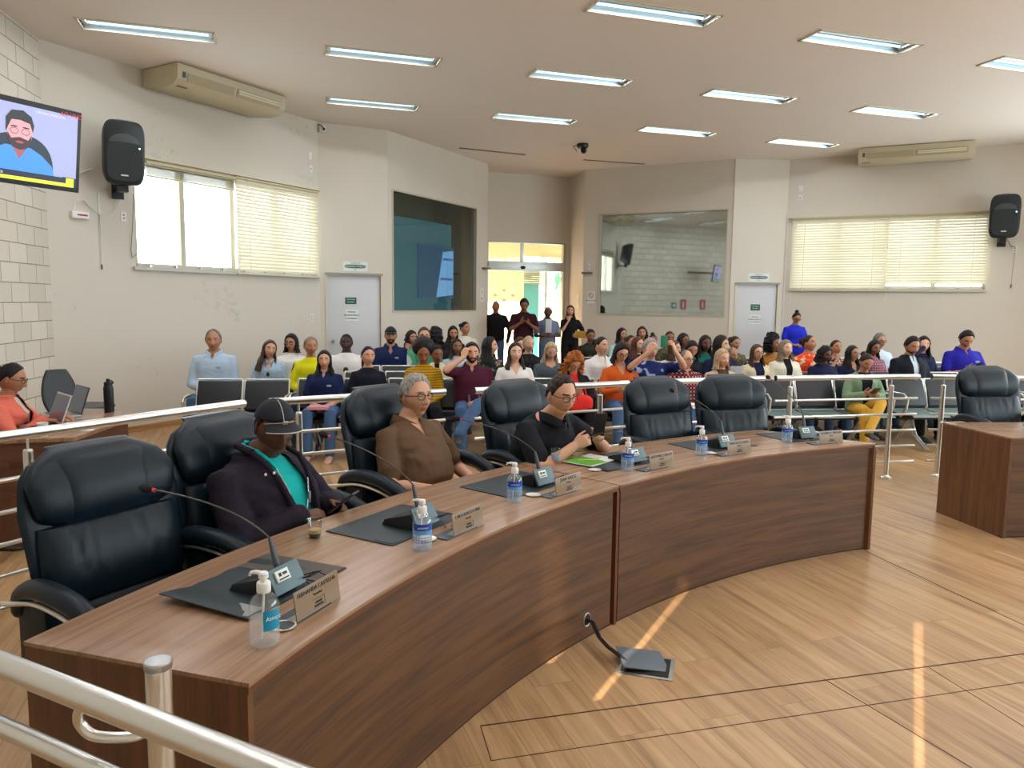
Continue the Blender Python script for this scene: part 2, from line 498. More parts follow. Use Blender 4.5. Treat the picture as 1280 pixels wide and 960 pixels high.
def block_mat():
    m, nt, p = _new('painted_block'); L = nt.links
    tc = nd(nt, 'ShaderNodeTexCoord')
    br = nd(nt, 'ShaderNodeTexBrick'); br.offset = .5
    br.inputs['Scale'].default_value = 1; br.inputs['Brick Width'].default_value = .40; br.inputs['Row Height'].default_value = .205
    br.inputs['Mortar Size'].default_value = .005; br.inputs['Mortar Smooth'].default_value = .3
    br.inputs['Color1'].default_value = srgb(220, 214, 202); br.inputs['Color2'].default_value = srgb(206, 200, 188); br.inputs['Mortar'].default_value = srgb(150, 144, 132)
    L.new(tc.outputs['UV'], br.inputs['Vector']); L.new(br.outputs['Color'], p.inputs['Base Color'])
    n = nd(nt, 'ShaderNodeTexNoise', i_Scale=120.0); L.new(tc.outputs['UV'], n.inputs['Vector'])
    su = nd(nt, 'ShaderNodeMath', operation='MULTIPLY_ADD'); su.inputs[1].default_value = -6
    L.new(br.outputs['Fac'], su.inputs[0]); L.new(n.outputs['Fac'], su.inputs[2])
    b = nd(nt, 'ShaderNodeBump', i_Strength=1.0, i_Distance=.0012); L.new(su.outputs[0], b.inputs['Height']); L.new(b.outputs[0], p.inputs['Normal'])
    p.inputs['Roughness'].default_value = .7
    return m
M_BLOCK = block_mat()
def stained_wall():
    m, nt, p = _new('plaster_with_scuffs'); L = nt.links
    tc = nd(nt, 'ShaderNodeTexCoord')
    n = nd(nt, 'ShaderNodeTexNoise', i_Scale=9.0, i_Detail=8.0, i_Roughness=.75); L.new(tc.outputs['UV'], n.inputs['Vector'])
    n2 = nd(nt, 'ShaderNodeTexNoise', i_Scale=.9, i_Detail=2.0); L.new(tc.outputs['UV'], n2.inputs['Vector'])
    ad = nd(nt, 'ShaderNodeMath', operation='MULTIPLY'); L.new(n.outputs['Fac'], ad.inputs[0]); L.new(n2.outputs['Fac'], ad.inputs[1])
    cr = nd(nt, 'ShaderNodeValToRGB'); cr.color_ramp.elements[0].position = .33; cr.color_ramp.elements[0].color = srgb(210, 205, 194)
    cr.color_ramp.elements[1].position = .42; cr.color_ramp.elements[1].color = srgb(192, 187, 176)
    L.new(ad.outputs[0], cr.inputs[0]); L.new(cr.outputs[0], p.inputs['Base Color'])
    p.inputs['Roughness'].default_value = .8
    return m
M_WALLL = stained_wall()

# ------------------------------------------------------------------ plan of the room (measured), ceiling at 4.54 m
CH = 4.54
P = [Vector(p) for p in [(-5.29, 8.64), (-3.17, 12.38), (-2.16, 12.86), (-.55, 15.82), (-.58, 16.81), (1.28, 17.39), (1.51, 16.41),
     (4.33, 14.98), (5.37, 15.01), (9.21, 13.08), (12.4, 4.0), (9.6, -1.2), (1.97, -2.45), (-3.77, .42)]]
class Wall:
    def __init__(s, a, b):
        s.a = Vector(a); s.d = (Vector(b) - s.a); s.len = s.d.length; s.d.normalize()
        s.n = Vector((s.d.y, -s.d.x))       # into the room
    def p(s, u, z, o=0):
        q = s.a + s.d * u + s.n * o
        return Vector((q.x, q.y, z))
    def box(s, mb, u0, u1, z0, z1, o0, o1, mi=0):
        v = [s.p(u, z, o) for z in (z0, z1) for (u, o) in ((u0, o0), (u1, o0), (u1, o1), (u0, o1))]
        uv = [(u, z) for z in (z0, z1) for u in (u0, u1, u1, u0)]
        return mb.add(v, [(0, 3, 2, 1), (4, 5, 6, 7), (0, 1, 5, 4), (1, 2, 6, 5), (2, 3, 7, 6), (3, 0, 4, 7)], mi, uv)
    def frame(s, u, z, o=0):
        """text frame: x along the wall to the viewer's right, z out"""
        return frame(s.p(u, z, o), (s.d.x, s.d.y, 0), (s.n.x, s.n.y, 0))
    def panel(s, mb, holes=(), z0=0, z1=CH, t=.16, u0=0, u1=None, mi=0):
        """wall slab with rectangular holes (ua,ub,za,zb)"""
        u1 = s.len if u1 is None else u1
        us = sorted({u0, u1, *[h[0] for h in holes], *[h[1] for h in holes]})
        for a, b in zip(us[:-1], us[1:]):
            hs = sorted([(h[2], h[3]) for h in holes if h[0] < (a + b) / 2 < h[1]])
            z = z0
            for (c, d) in hs + [(z1, z1)]:
                if c - z > 1e-4: s.box(mb, a, b, z, c, -t, 0, mi)
                z = d
        return mb
    def place(s, name, label, cat, u, z, o=0, group=None):
        q = s.p(u, z, o)
        return thing(name, label, cat, q, 0, group)
W = [Wall(P[i], P[(i + 1) % len(P)]) for i in range(len(P))]
W_LEFT, W_DOORL, W_BOOTHL, W_RECL, W_ENT, W_RECR, W_BOOTHR, W_DOORR, W_RIGHT, W_SIDE, W_FRONT1, W_FRONT2, W_REAR, W_BLOCK = W
# floor and ceiling
def clip(poly, w, off=-.14):
    out = []; dd = [(Vector(q) - w.a).dot(w.n) - off for q in poly]
    for i in range(len(poly)):
        j = (i + 1) % len(poly)
        if dd[i] >= 0: out.append(tuple(poly[i]))
        if dd[i] * dd[j] < 0:
            t_ = dd[i] / (dd[i] - dd[j]); out.append((poly[i][0] + (poly[j][0] - poly[i][0]) * t_, poly[i][1] + (poly[j][1] - poly[i][1]) * t_))
    return out
HULL = [(W_BLOCK, -.14), (W_REAR, -.14), (W_FRONT2, -.14), (W_FRONT1, -.14), (W_SIDE, -.14), (W_LEFT, -.32), (W_RIGHT, -.46)]
fp = [(-9, -4), (15, -4), (15, 20.6), (-9, 20.6)]
for w_, o_ in HULL: fp = clip(fp, w_, o_ if w_ not in (W_LEFT, W_RIGHT) else -1.6)
fl = MB(); fl.prism(fp, -.2, 0)
struct('floor', fl, M_FLOOR, smooth=0)
# light fittings: rows across the room, each 1.3 m long
LDIR = Vector((math.sin(R(72.5)), math.cos(R(72.5))))
LPER = Vector((-LDIR.y, LDIR.x))
fixt = []
A0 = Vector((-1.55, 9.1)); pitch = LDIR * 2.49
for k in range(-1, 4): fixt.append(A0 + pitch * k)                       # row through (−1.55, 9.1)
B0 = Vector((-2.07, 11.24))
for k in range(0, 5): fixt.append(B0 + pitch * k)
D0 = Vector((-1.03, 6.94))
for k in range(-1, 4): fixt.append(D0 + pitch * k)
for r_ in range(1, 4):
    for k in range(-1, 4): fixt.append(D0 - (B0 - A0) * r_ + pitch * k)
def inside(p, mar=.9):
    for w in W:
        if w in (W_RECL, W_RECR, W_ENT): continue
        if (p - w.a).dot(w.n) < mar and w not in (W_DOORL, W_DOORR): return False
    return True
fixt = [p for p in fixt if inside(p, .55)]
HL, HW = .66, .17
# ceiling with real openings for the fittings: grid strips in the fittings' own frame
def to_l(p): return ((p).dot(LDIR), (p).dot(LPER))
def from_l(a, b): q = LDIR * a + LPER * b; return (q.x, q.y)
cl = MB()
rows = {}
for p in fixt:
    a, b = to_l(p); key = round(b, 1); rows.setdefault(key, []).append((a, b))
keys = sorted(rows)
AMIN, AMAX, BMIN, BMAX = -8, 17, -8, 22
cur = BMIN
def cbox(a0, a1, b0, b1):
    q = [from_l(a0, b0), from_l(a1, b0), from_l(a1, b1), from_l(a0, b1)]
    for w, o_ in HULL:
        if len(q) > 2: q = clip(q, w, o_)
    if len(q) > 2: cl.prism(q, CH, CH + .12)
for k in keys:
    b = sum(x[1] for x in rows[k]) / len(rows[k])
    cbox(AMIN, AMAX, cur, b - HW)
    xs = sorted(x[0] for x in rows[k]); c = AMIN
    for x in xs:
        cbox(c, x - HL, b - HW, b + HW); c = x + HL
    cbox(c, AMAX, b - HW, b + HW)
    cur = b + HW
cbox(AMIN, AMAX, cur, BMAX)
struct('ceiling', cl, M_CEIL, smooth=0)
def tube_light(p, label, group):
    t = thing('ceiling_light', label, 'ceiling light', (p.x, p.y, CH), math.atan2(LDIR.y, LDIR.x), group)
    f = MB()
    w = .022
    for sx in (-1, 1):
        f.box((sx * (HL - w / 2 + .01), 0, -.004), (w, 2 * HW + .03, .012))
        f.box((0, sx * (HW - w / 2 + .01), -.004), (2 * HL + .02, w, .012))
    f.build('frame', plain('fitting_frame', srgb(214, 204, 176), .5), t)
    h = MB()
    pr = [(-HW + .012, .0), (-HW + .03, .085), (-.02, .085), (0, .04), (.02, .085), (HW - .03, .085), (HW - .012, 0)]
    h.loft([[(x, y, z) for (y, z) in pr] for x in (-HL + .02, HL - .02)], cap=False, closed=False)
    h.box((-HL + .012, 0, .045), (.008, 2 * HW - .03, .09)); h.box((HL - .012, 0, .045), (.008, 2 * HW - .03, .09))
    h.build('reflector', M_HALO, t, smooth=0)
    h = MB(); h.box((0, 0, .125), (2 * HL + .06, 2 * HW + .06, .01)); h.build('housing', M_WHITE, t, smooth=0)
    for s_ in (-1, 1):
        b = MB(); b.tube([(-HL + .07, s_ * .08, .045), (HL - .07, s_ * .08, .045)], .014, 10)
        b.build('lamp_tube', M_TUBE, t)
    for sx in (-1, 1):
        e = MB(); e.box((sx * (HL - .045), 0, .045), (.04, .22, .045)); e.build('lamp_holder', M_WHITE, t)
    ld = bpy.data.lights.new('tube_glow', 'AREA'); ld.shape = 'RECTANGLE'; ld.size = 1.15; ld.size_y = .05
    ld.energy = TUBE_W; ld.color = (.97, .98, 1.0); ld.spread = R(170)
    lo = bpy.data.objects.new('tube_glow', ld); COL.objects.link(lo); lo.parent = t; lo.location = (0, 0, .036)
    return t
names = {}
LLAB = {(-3.93, 8.36): 'ceiling light over the television, left of the air conditioner', (-1.55, 9.1): 'second ceiling light from the left in the nearer full row', (.83, 9.85): 'middle ceiling light of the nearer full row, above the booth window on the left',
    (3.2, 10.6): 'fourth ceiling light of the nearer full row, above the right booth', (5.6, 11.3): 'fifth ceiling light of the nearer full row, near the right air conditioner', (-2.07, 11.24): 'ceiling light in the corner above the left door',
    (.3, 12.0): 'ceiling light left of the dome camera', (2.7, 12.7): 'ceiling light right of the dome camera', (5.05, 13.5): 'ceiling light in the corner above the right door', (1.35, 7.7): 'large ceiling light cut by the top edge, middle of the picture',
    (3.7, 8.4): 'large ceiling light at the upper right', (6.1, 9.2): 'ceiling light at the upper right edge of the picture', (7.4, 14.2): 'ceiling light over the right window by the picture edge', (8.0, 12.1): 'ceiling light at the right picture edge above the loudspeaker'}
for i, p in enumerate(fixt):
    near = p.y < 8.9 and True
    lab = 'recessed twin-tube ceiling light behind the photographer' if p.y < 7.3 else LLAB[min(LLAB, key=lambda q: (Vector(q) - p).length)]
    t = tube_light(p, lab, 'recessed ceiling lights')
    names[i] = t
# ------------------------------------------------------------------ walls
def wall(name, w, holes=(), mat=M_WALL, **kw):
    mb = MB(); w.panel(mb, holes, **kw)
    return struct(name, mb, mat, smooth=0)
WIN = (1.06, 4.24, 2.10, 3.38)
wall('wall_block', W_BLOCK, mat=M_BLOCK, u0=-.1, u1=W_BLOCK.len + .0)
wall('wall_left', W_LEFT, [WIN], mat=M_WALLL, u1=W_LEFT.len)
wall('wall_door_left', W_DOORL, [(.12, 1.02, 0, 2.14)], u0=-.05, u1=W_DOORL.len + .03)
wall('wall_booth_left', W_BOOTHL, [(.19, 2.91, 1.54, 3.57)], t=.12)
wall('wall_recess_left', W_RECL, t=.12)
wall('wall_entrance', W_ENT, [(.02, 1.83, 0, 3.06)], t=.15)
wall('wall_recess_right', W_RECR, t=.12)
wall('wall_booth_right', W_BOOTHR, [(.38, 3.02, 1.50, 3.57)], t=.12)
wall('wall_door_right', W_DOORR, [(.10, .92, 0, 2.14)], u0=-.03, u1=W_DOORR.len + .05)
WINR = (.13, 3.40, 2.04, 3.36)
wall('wall_right', W_RIGHT, [WINR])
wall('wall_side', W_SIDE, [(1.0, 8.6, 1.1, 3.9)])  # opening for the added fill-light window
wall('wall_front', W_FRONT1, [(.6, 5.2, 1.1, 3.9)])  # opening for the second added fill-light window
wall('wall_front_long', W_FRONT2)
# unseen rear window, closed blind with cord holes placed for the thin sun beams
uA = (Vector((.41, 3.13)) - W_REAR.a)
def sun_back(x, y, z0, w):
    """where a sun ray that lands at (x,y,z0) passed through wall w"""
    d = Vector((SUN_DIR.x, SUN_DIR.y)); k = (Vector((x, y)) - w.a).dot(w.n) / d.dot(w.n)
    q = Vector((x, y)) - d * k
    return (q - w.a).dot(w.d), z0 - SUN_DIR.z * k
ua, za0 = sun_back(.41, 3.13, 0, W_REAR)
ub, zb0 = sun_back(1.50, 2.56, 0, W_REAR)
uc, zc0 = sun_back(.15, 3.33, .05, W_REAR)
REARWIN = (min(ua, ub) - .5, max(ua, ub) + .6, 2.02, 3.4)
wall('wall_rear', W_REAR, [REARWIN], t=.1)
# baseboards
for nm, w, segs in (('baseboard_left', W_LEFT, [(0, W_LEFT.len)]), ('baseboard_block', W_BLOCK, [(0, W_BLOCK.len)]), ('baseboard_booth_left', W_BOOTHL, [(0, W_BOOTHL.len)]),
                    ('baseboard_booth_right', W_BOOTHR, [(0, W_BOOTHR.len)]), ('baseboard_right', W_RIGHT, [(0, W_RIGHT.len)])):
    mb = MB()
    for a, b in segs: w.box(mb, a, b, 0, .075, 0, .014)
    struct(nm, mb, wood('oak_skirting', srgb(196, 152, 96), srgb(150, 108, 64), 1.2, 30), smooth=0)
# window frames: left (open side shows panes), right
def window(name, w, win, muls, glass=M_GLASS):
    u0, u1, z0, z1 = win
    f = MB(); t = .045
    w.box(f, u0, u1, z0, z0 + t, -.12, -.02); w.box(f, u0, u1, z1 - t, z1, -.12, -.02)
    w.box(f, u0, u0 + t, z0, z1, -.12, -.02); w.box(f, u1 - t, u1, z0, z1, -.12, -.02)
    for m in muls: w.box(f, m - .035, m + .035, z0, z1, -.115, -.025)
    fr = struct(name, f, M_SILL, smooth=0)
    g = MB()
    ed = [u0 + t] + list(muls) + [u1 - t]
    for a, b in zip(ed[:-1], ed[1:]): w.box(g, a + .03, b - .03, z0 + t, z1 - t, -.075, -.071)
    g.build('pane', glass, fr, smooth=0)
    s_ = MB(); w.box(s_, u0 - .04, u1 + .03, z0 - .045, z0, -.02, .045)
    s_.build('sill', plain('sill_paint', srgb(196, 194, 190), .5), fr, smooth=0)
    lt = MB()
    for k in range(int((u1 - u0) / .38)):
        w.box(lt, u0 + .18 + k * .38, u0 + .21 + k * .38, z0 + .0, z0 + .025, .0, .02)
    lt.build('latch', M_STEEL, fr, smooth=0)
    # daylight portal for the opening (guides sampling of the sky, adds no light)
    ld = bpy.data.lights.new('window_portal', 'AREA'); ld.shape = 'RECTANGLE'; ld.size = u1 - u0; ld.size_y = z1 - z0
    ld.cycles.is_portal = True
    lo = bpy.data.objects.new('window_portal', ld); COL.objects.link(lo)
    lo.matrix_world = frame(w.p((u0 + u1) / 2, (z0 + z1) / 2, -.14), (-w.d.x, -w.d.y, 0), (-w.n.x, -w.n.y, 0))
    return fr
window('window_1', W_LEFT, WIN, [1.78, 2.60, 3.42])
window('window_2', W_RIGHT, WINR, [.95, 1.77, 2.59])
window('window_fill_side', W_SIDE, (1.0, 8.6, 1.1, 3.9), [2.9, 4.8, 6.7])  # unseen window added to bring in cool fill daylight
window('window_fill_front', W_FRONT1, (.6, 5.2, 1.1, 3.9), [2.1, 3.6])  # unseen window added to brighten ceiling and walls
fn = MB(); W_LEFT.box(fn, .82, .92, 1.2, 4.4, -1.3, -.16); fn.build('trim_sun_blocker', M_WALL, smooth=0)['kind'] = 'structure'  # unseen fin added to keep direct sun off the left blind
# venetian blinds
def slat_material():
    m = bpy.data.materials.new('cream_blind_slat'); m.use_nodes = True; nt = m.node_tree; p = nt.nodes['Principled BSDF']
    p.inputs['Base Color'].default_value = srgb(228, 222, 202); p.inputs['Roughness'].default_value = .45
    tr = nd(nt, 'ShaderNodeBsdfTranslucent'); tr.inputs[0].default_value = srgb(240, 230, 208)
    mx = nd(nt, 'ShaderNodeMixShader'); mx.inputs[0].default_value = .13
    nt.links.new(p.outputs[0], mx.inputs[1]); nt.links.new(tr.outputs[0], mx.inputs[2])
    nt.links.new(mx.outputs[0], nt.nodes['Material Output'].inputs[0])
    return m
M_SLAT = slat_material()
M_RAILB = plain('blind_head_rail', srgb(206, 196, 160), .45)
def blind(w, u0, u1, z0, z1, label, raised=False, tilt=1.12, off=.05):
    t = thing('window_blind', label, 'blind', w.p((u0 + u1) / 2, z1, off))
    h = MB(); w.box(h, u0, u1, z1 - .028, z1, off - .02, off + .022); h.build('head_rail', M_RAILB, t, world=True, bevel=.003)
    zb = z0 if not raised else z1 - .19
    b = MB(); w.box(b, u0, u1, zb, zb + .016, off - .015, off + .015); b.build('bottom_rail', M_RAILB, t, world=True, bevel=.003)
    sl = MB()
    n = int((z1 - .04 - z0) / .050) if not raised else 20
    for k in range(n):
        if raised: z = zb + .02 + k * .0062; ta = .05
        else: z = z1 - .045 - k * (z1 - .06 - z0 - .015) / n; ta = tilt
        hw = .0285
        dz = math.sin(ta) * hw; do = math.cos(ta) * hw
        pr = [(off - do, z + dz), (off, z + .003), (off + do, z - dz)]
        vs_ = []
        for u in (u0 + .004, u1 - .004):
            for (o, zz) in pr: vs_.append(w.p(u, zz, o))
            for (o, zz) in reversed(pr): vs_.append(w.p(u, zz - .0008, o))
        sl.loft([vs_[:6], vs_[6:]], cap=True)
    sl.build('slats', M_SLAT, t, world=True, smooth=60)
    c = MB()
    if not raised:
        for k in (.14, .86):
            u = u0 + (u1 - u0) * k
            tp2 = MB(); w.box(tp2, u - .004, u + .004, z0 + .01, z1 - .02, off + .026, off + .028); tp2.build('ladder_tape', plain('blind_cord', srgb(236, 232, 216), .7), t, world=True)
    c.tube([w.p(u0 + .03, z1 - .02, off + .03), w.p(u0 + .028, z0 - .25, off + .03)], .0025, 5)
    c.build('cord', plain('blind_cord', srgb(236, 232, 216), .7), t, world=True)
    return t
blind(W_LEFT, 1.22, 2.60, 2.10, 3.42, 'venetian blind raised to a stack above the bare window panes', raised=True)
blind(W_LEFT, 2.60, 4.24, 2.06, 3.44, 'lowered cream venetian blind on the left window wall beside the bare panes')
blind(W_RIGHT, .11, 1.80, 2.00, 3.40, 'lowered cream venetian blind nearest the right-hand door', tilt=1.08)
blind(W_RIGHT, 1.80, 3.40, 2.08, 3.40, 'lowered cream venetian blind next to the right wall loudspeaker', tilt=1.08)
pel = MB(); W_RIGHT.box(pel, .05, 3.62, 3.40, 3.425, 0, .09); o = pel.build('trim_1', M_TRIM, bevel=.003); o['kind'] = 'structure'
pel = MB(); W_LEFT.box(pel, 1.15, 4.27, 3.445, 3.47, 0, .09); o = pel.build('trim_2', M_TRIM, bevel=.003); o['kind'] = 'structure'
# rear blind with notches
rb = thing('window_blind', 'closed blind with cord holes placed for the sun beams in the rear window', 'blind', W_REAR.p((REARWIN[0] + REARWIN[1]) / 2, REARWIN[3], -.03))
s_ = MB()
zt = REARWIN[2]; pitchz = .0365; k = 0
def cut(intervals, a, b):
    out = []
    for (x, y) in intervals:
        if b <= x or a >= y: out.append((x, y)); continue
        if a > x: out.append((x, a))
        if b < y: out.append((b, y))
    return out
while zt < REARWIN[3] + .02:
    W_REAR.box(s_, REARWIN[0] - .02, REARWIN[1] + .02, zt, zt + pitchz - .012, -.034, -.030)
    iv = [(REARWIN[0] - .02, REARWIN[1] + .02)]
    zc = zt + pitchz - .006
    if za0 - .01 < zc < za0 + .80: iv = cut(iv, ua - .007, ua + .007)
    if zb0 - .02 < zc < zb0 + .78: iv = cut(iv, ub - .007, ub + .007)
    tt = (zc - zc0) / .66
    if 0 <= tt <= 1:
        hw = .007
        iv = cut(iv, uc - hw, uc + hw)
    for (x, y) in iv: W_REAR.box(s_, x, y, zt + pitchz - .012, zt + pitchz, -.034, -.030)
    zt += pitchz; k += 1
s_.build('slats', plain('closed_slat', srgb(210, 202, 176), .5), rb, world=True, smooth=0)

# doors with frames
def door(name, w, u0, u1, handle_left=True):
    f = MB()
    w.box(f, u0 - .035, u0, 0, 2.14, -.12, .012); w.box(f, u1, u1 + .035, 0, 2.14, -.12, .012)
    f.build('trim_door', M_TRIM).__setitem__('kind', 'structure')
    h = MB(); w.box(h, u0 - .035, u1 + .035, 2.12, 2.16, -.12, .02)
    h.build('trim_header', plain('door_header', srgb(150, 146, 138), .5)).__setitem__('kind', 'structure')
    d = MB(); w.box(d, u0 + .004, u1 - .004, .01, 2.118, -.07, -.03)
    do = struct(name, d, M_DOOR, bevel=.004)
    k = MB(); uk = u0 + .09 if handle_left else u1 - .09
    c = w.p(uk, 1.03, -.03); n3 = Vector((w.n.x, w.n.y, 0))
    k.tube([c, c + n3 * .035], [.025, .012], 14, round_ends=False); k.tube([c + n3 * .035, c + n3 * .07], [.026, .024], 14, round_ends=True)
    k.build('handle', M_STEEL, do)
    return do
door('door_1', W_DOORL, .12, 1.02)
door('door_2', W_DOORR, .10, .92)
def sign(w, u, z, wd, ht, label, pieces, off=.004, base=M_SIGNW):
    t = thing('wall_sign', label, 'sign', w.p(u, z, off))
    b = MB(); w.box(b, u - wd / 2, u + wd / 2, z - ht / 2, z + ht / 2, off - .003, off); b.build('board', base, t, world=True, bevel=.001, smooth=0)
    for (kind, *a) in pieces:
        if kind == 'band':
            du, dz, bw, bh, mt = a
            m = MB(); n = 8; ring = []
            for q in range(4 * n):
                an = 2 * PI * q / (4 * n); cx = sgn_pow(math.cos(an), .6) * bw / 2; cz = sgn_pow(math.sin(an), .6) * bh / 2
                ring.append((u + du + cx, z + dz + cz))
            m.loft([[w.p(x, y, off) for x, y in ring], [w.p(x, y, off + .0015) for x, y in ring]])
            m.build('band', mt, t, world=True, smooth=0)
        else:
            du, dz, size, body, mt = a
            text(body, size, w.frame(u + du, z + dz, off + .0022), mt, t, world=True)
    return t
sign(W_DOORL, .59, 2.27, .42, .16, 'white sign with green band reading banheiro público above the left door',
     [('band', 0, 0, .36, .06, M_GREEN), ('text', 0, 0, .042, 'BANHEIRO PÚBLICO', M_SIGNW), ('text', 0, .055, .028, 'ACESSO AO', M_INK), ('text', 0, -.055, .024, 'FEM.', M_INK)])
sign(W_DOORL, .515, 1.70, .19, .11, 'small green notice on the left door', [('text', 0, .022, .026, 'MANTENHA', M_SIGNW), ('text', 0, -.02, .026, 'FECHADA', M_SIGNW)], off=-.026, base=M_GREEN)
sign(W_DOORL, .53, 1.46, .22, .19, 'white printed notice below the green one on the left door',
     [('text', 0, .055, .03, 'ENTRADA', M_INK), ('text', 0, 0, .03, 'SOMENTE PESSOAL', M_INK), ('text', 0, -.055, .03, 'AUTORIZADO', M_INK)], off=-.026)
sign(W_DOORR, .53, 2.26, .42, .16, 'white sign with dark green band above the right door',
     [('band', 0, 0, .36, .06, plain('sign_teal', srgb(40, 84, 88), .5)), ('text', 0, 0, .042, 'BANHEIRO PÚBLICO', M_SIGNW), ('text', 0, .055, .028, 'ACESSO AO', M_INK), ('text', 0, -.055, .024, 'MASC.', M_INK)])
sign(W_DOORR, .50, 1.67, .19, .12, 'small green notice on the right door', [('text', 0, .022, .026, 'MANTENHA', M_SIGNW), ('text', 0, -.02, .026, 'FECHADA', M_SIGNW)], off=-.026, base=M_GREEN)
sign(W_DOORR, .50, 1.43, .23, .18, 'white printed notice below the green one on the right door',
     [('text', 0, .05, .03, 'ENTRADA', M_INK), ('text', 0, 0, .03, 'SOMENTE PESSOAL', M_INK), ('text', 0, -.05, .03, 'AUTORIZADO', M_INK)], off=-.026)
sign(W_BOOTHL, 3.16, 1.86, .14, .30, 'small accessibility notice on the wall left of the entrance', [('text', 0, .06, .10, 'i', M_INK), ('text', 0, -.08, .03, 'AVISO', M_INK)])
t = sign(W_BOOTHR, .20, 1.84, .17, .26, 'white no-smoking notice on the wall right of the entrance', [('text', 0, -.07, .03, 'PROIBIDO FUMAR', M_INK)])
m = MB(); c0 = [W_BOOTHR.p(.20 + .05 * math.cos(a), 1.88 + .05 * math.sin(a), .008) for a in np.linspace(0, 2 * PI, 21)[:-1]]
m.tube(c0, .006, 6, loop=True); m.tube([W_BOOTHR.p(.165, 1.915, .008), W_BOOTHR.p(.235, 1.845, .008)], .005, 6); m.build('no_smoking_ring', M_RED, t, world=True)
# booth windows: frame, glass, room behind
def booth(name, w, hole, glass, back, tone, lit):
    u0, u1, z0, z1 = hole
    f = MB(); t = .03
    for a, b, c, d in ((u0 - t, u1 + t, z0 - t, z0), (u0 - t, u1 + t, z1, z1 + t), (u0 - t, u0, z0, z1), (u1, u1 + t, z0, z1)):
        w.box(f, a, b, c, d, -.02, .014)
    fr = struct(name, f, M_SILL, smooth=0)
    g = MB(); w.box(g, u0, u1, z0, z1, -.052, -.046); g.build('pane', glass, fr, smooth=0)
    r_ = MB()
    w.box(r_, u0 - .1, u1 + .1, 0, 4, -back - .05, -back)
    w.box(r_, u0 - .15, u0 - .1, 0, 4, -back, -.12); w.box(r_, u1 + .1, u1 + .15, 0, 4, -back, -.12)
    w.box(r_, u0 - .15, u1 + .15, 3.9, 4, -back, -.12)
    r_.build('trim_booth_room', tone, smooth=0).__setitem__('kind', 'structure')
    return fr
booth('window_3', W_BOOTHL, (.19, 2.91, 1.54, 3.57), M_BOOTH_L, 1.1, plain('booth_wall_teal', srgb(120, 122, 104), .8), 0)
booth('window_4', W_BOOTHR, (.38, 3.02, 1.50, 3.57), M_BOOTH_R, 1.4, plain('booth_wall_green', srgb(150, 170, 160), .8), 0)
# behind left booth glass: glowing panels standing in for its blue reflection
tp = thing('reflection_panel', 'teal glowing panel standing in for the reflection in the left booth glass', 'reflection', W_BOOTHL.p(1.1, 1.0, -.24))
b = MB(); W_BOOTHL.box(b, .1, 2.34, 0, 3.2, -.26, -.22); b.build('panel', plain('teal_reflection', srgb(34, 84, 98),   .3, emit=1.0), tp, world=True)  # glowing teal sheet put in for a reflection on the glass
mo = thing('reflected_display', 'blue glowing panel standing in for a screen mirrored in the left booth glass', 'reflected_screen', W_BOOTHL.p(1.8, 1.7, -.2))
b = MB(); W_BOOTHL.box(b, 1.18, 2.36, 1.77, 2.76, -.21, -.18); b.build('casing', plain('blue_reflection', srgb(10, 66, 104), .3, emit=.9), mo, world=True)  # added blue glow, takes the place of a mirrored screen
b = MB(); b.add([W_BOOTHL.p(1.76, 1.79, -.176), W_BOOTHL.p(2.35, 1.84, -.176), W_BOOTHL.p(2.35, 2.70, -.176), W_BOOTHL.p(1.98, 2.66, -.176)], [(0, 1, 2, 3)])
b.build('bright_reflection', plain('pale_reflection', srgb(112, 166, 222), .4, emit=1.0), mo, world=True, smooth=0)
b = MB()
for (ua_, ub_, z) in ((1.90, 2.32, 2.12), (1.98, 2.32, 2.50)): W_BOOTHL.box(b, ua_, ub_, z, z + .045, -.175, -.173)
b.build('reflection_lines', plain('reflection_line', srgb(60, 110, 190), .4, emit=.5), mo, world=True, smooth=0)

# entrance: header, transoms, sliding glass, hall behind
e = MB()
W_ENT.box(e, .02, 1.83, 3.03, 3.06, -.12, -.02); W_ENT.box(e, .02, 1.83, 2.42, 2.62, -.14, .03); W_ENT.box(e, 1.80, 1.86, 0, 3.06, -.13, .0)
W_ENT.box(e, .0, .03, 0, 3.06, -.13, 0); W_ENT.box(e, .79, .86, 2.62, 3.03, -.11, -.03)
fr = struct('door_3', e, M_ALU, bevel=.003)
g = MB(); W_ENT.box(g, .03, .79, 2.62, 3.03, -.075, -.069); W_ENT.box(g, .86, 1.80, 2.62, 3.03, -.075, -.069); g.build('transom_pane', M_GLASS, fr, smooth=0)
g = MB(); W_ENT.box(g, 1.42, 1.80, .02, 2.42, -.10, -.092); g.build('sliding_pane', M_GLASS, fr, smooth=0)
g = MB(); W_ENT.box(g, 1.41, 1.43, .02, 2.42, -.105, -.088); g.build('pane_edge', plain('glass_edge', srgb(60, 90, 100), .3), fr, smooth=0)
sn = thing('door_sensor', 'small black sensor under the sliding door header', 'sensor', W_ENT.p(.82, 2.48, .04))
b = MB(); b.ell(W_ENT.p(.82, 2.49, .05), (.06, .04, .04), 14, 8); b.build('housing', M_BLACK, sn, world=True)
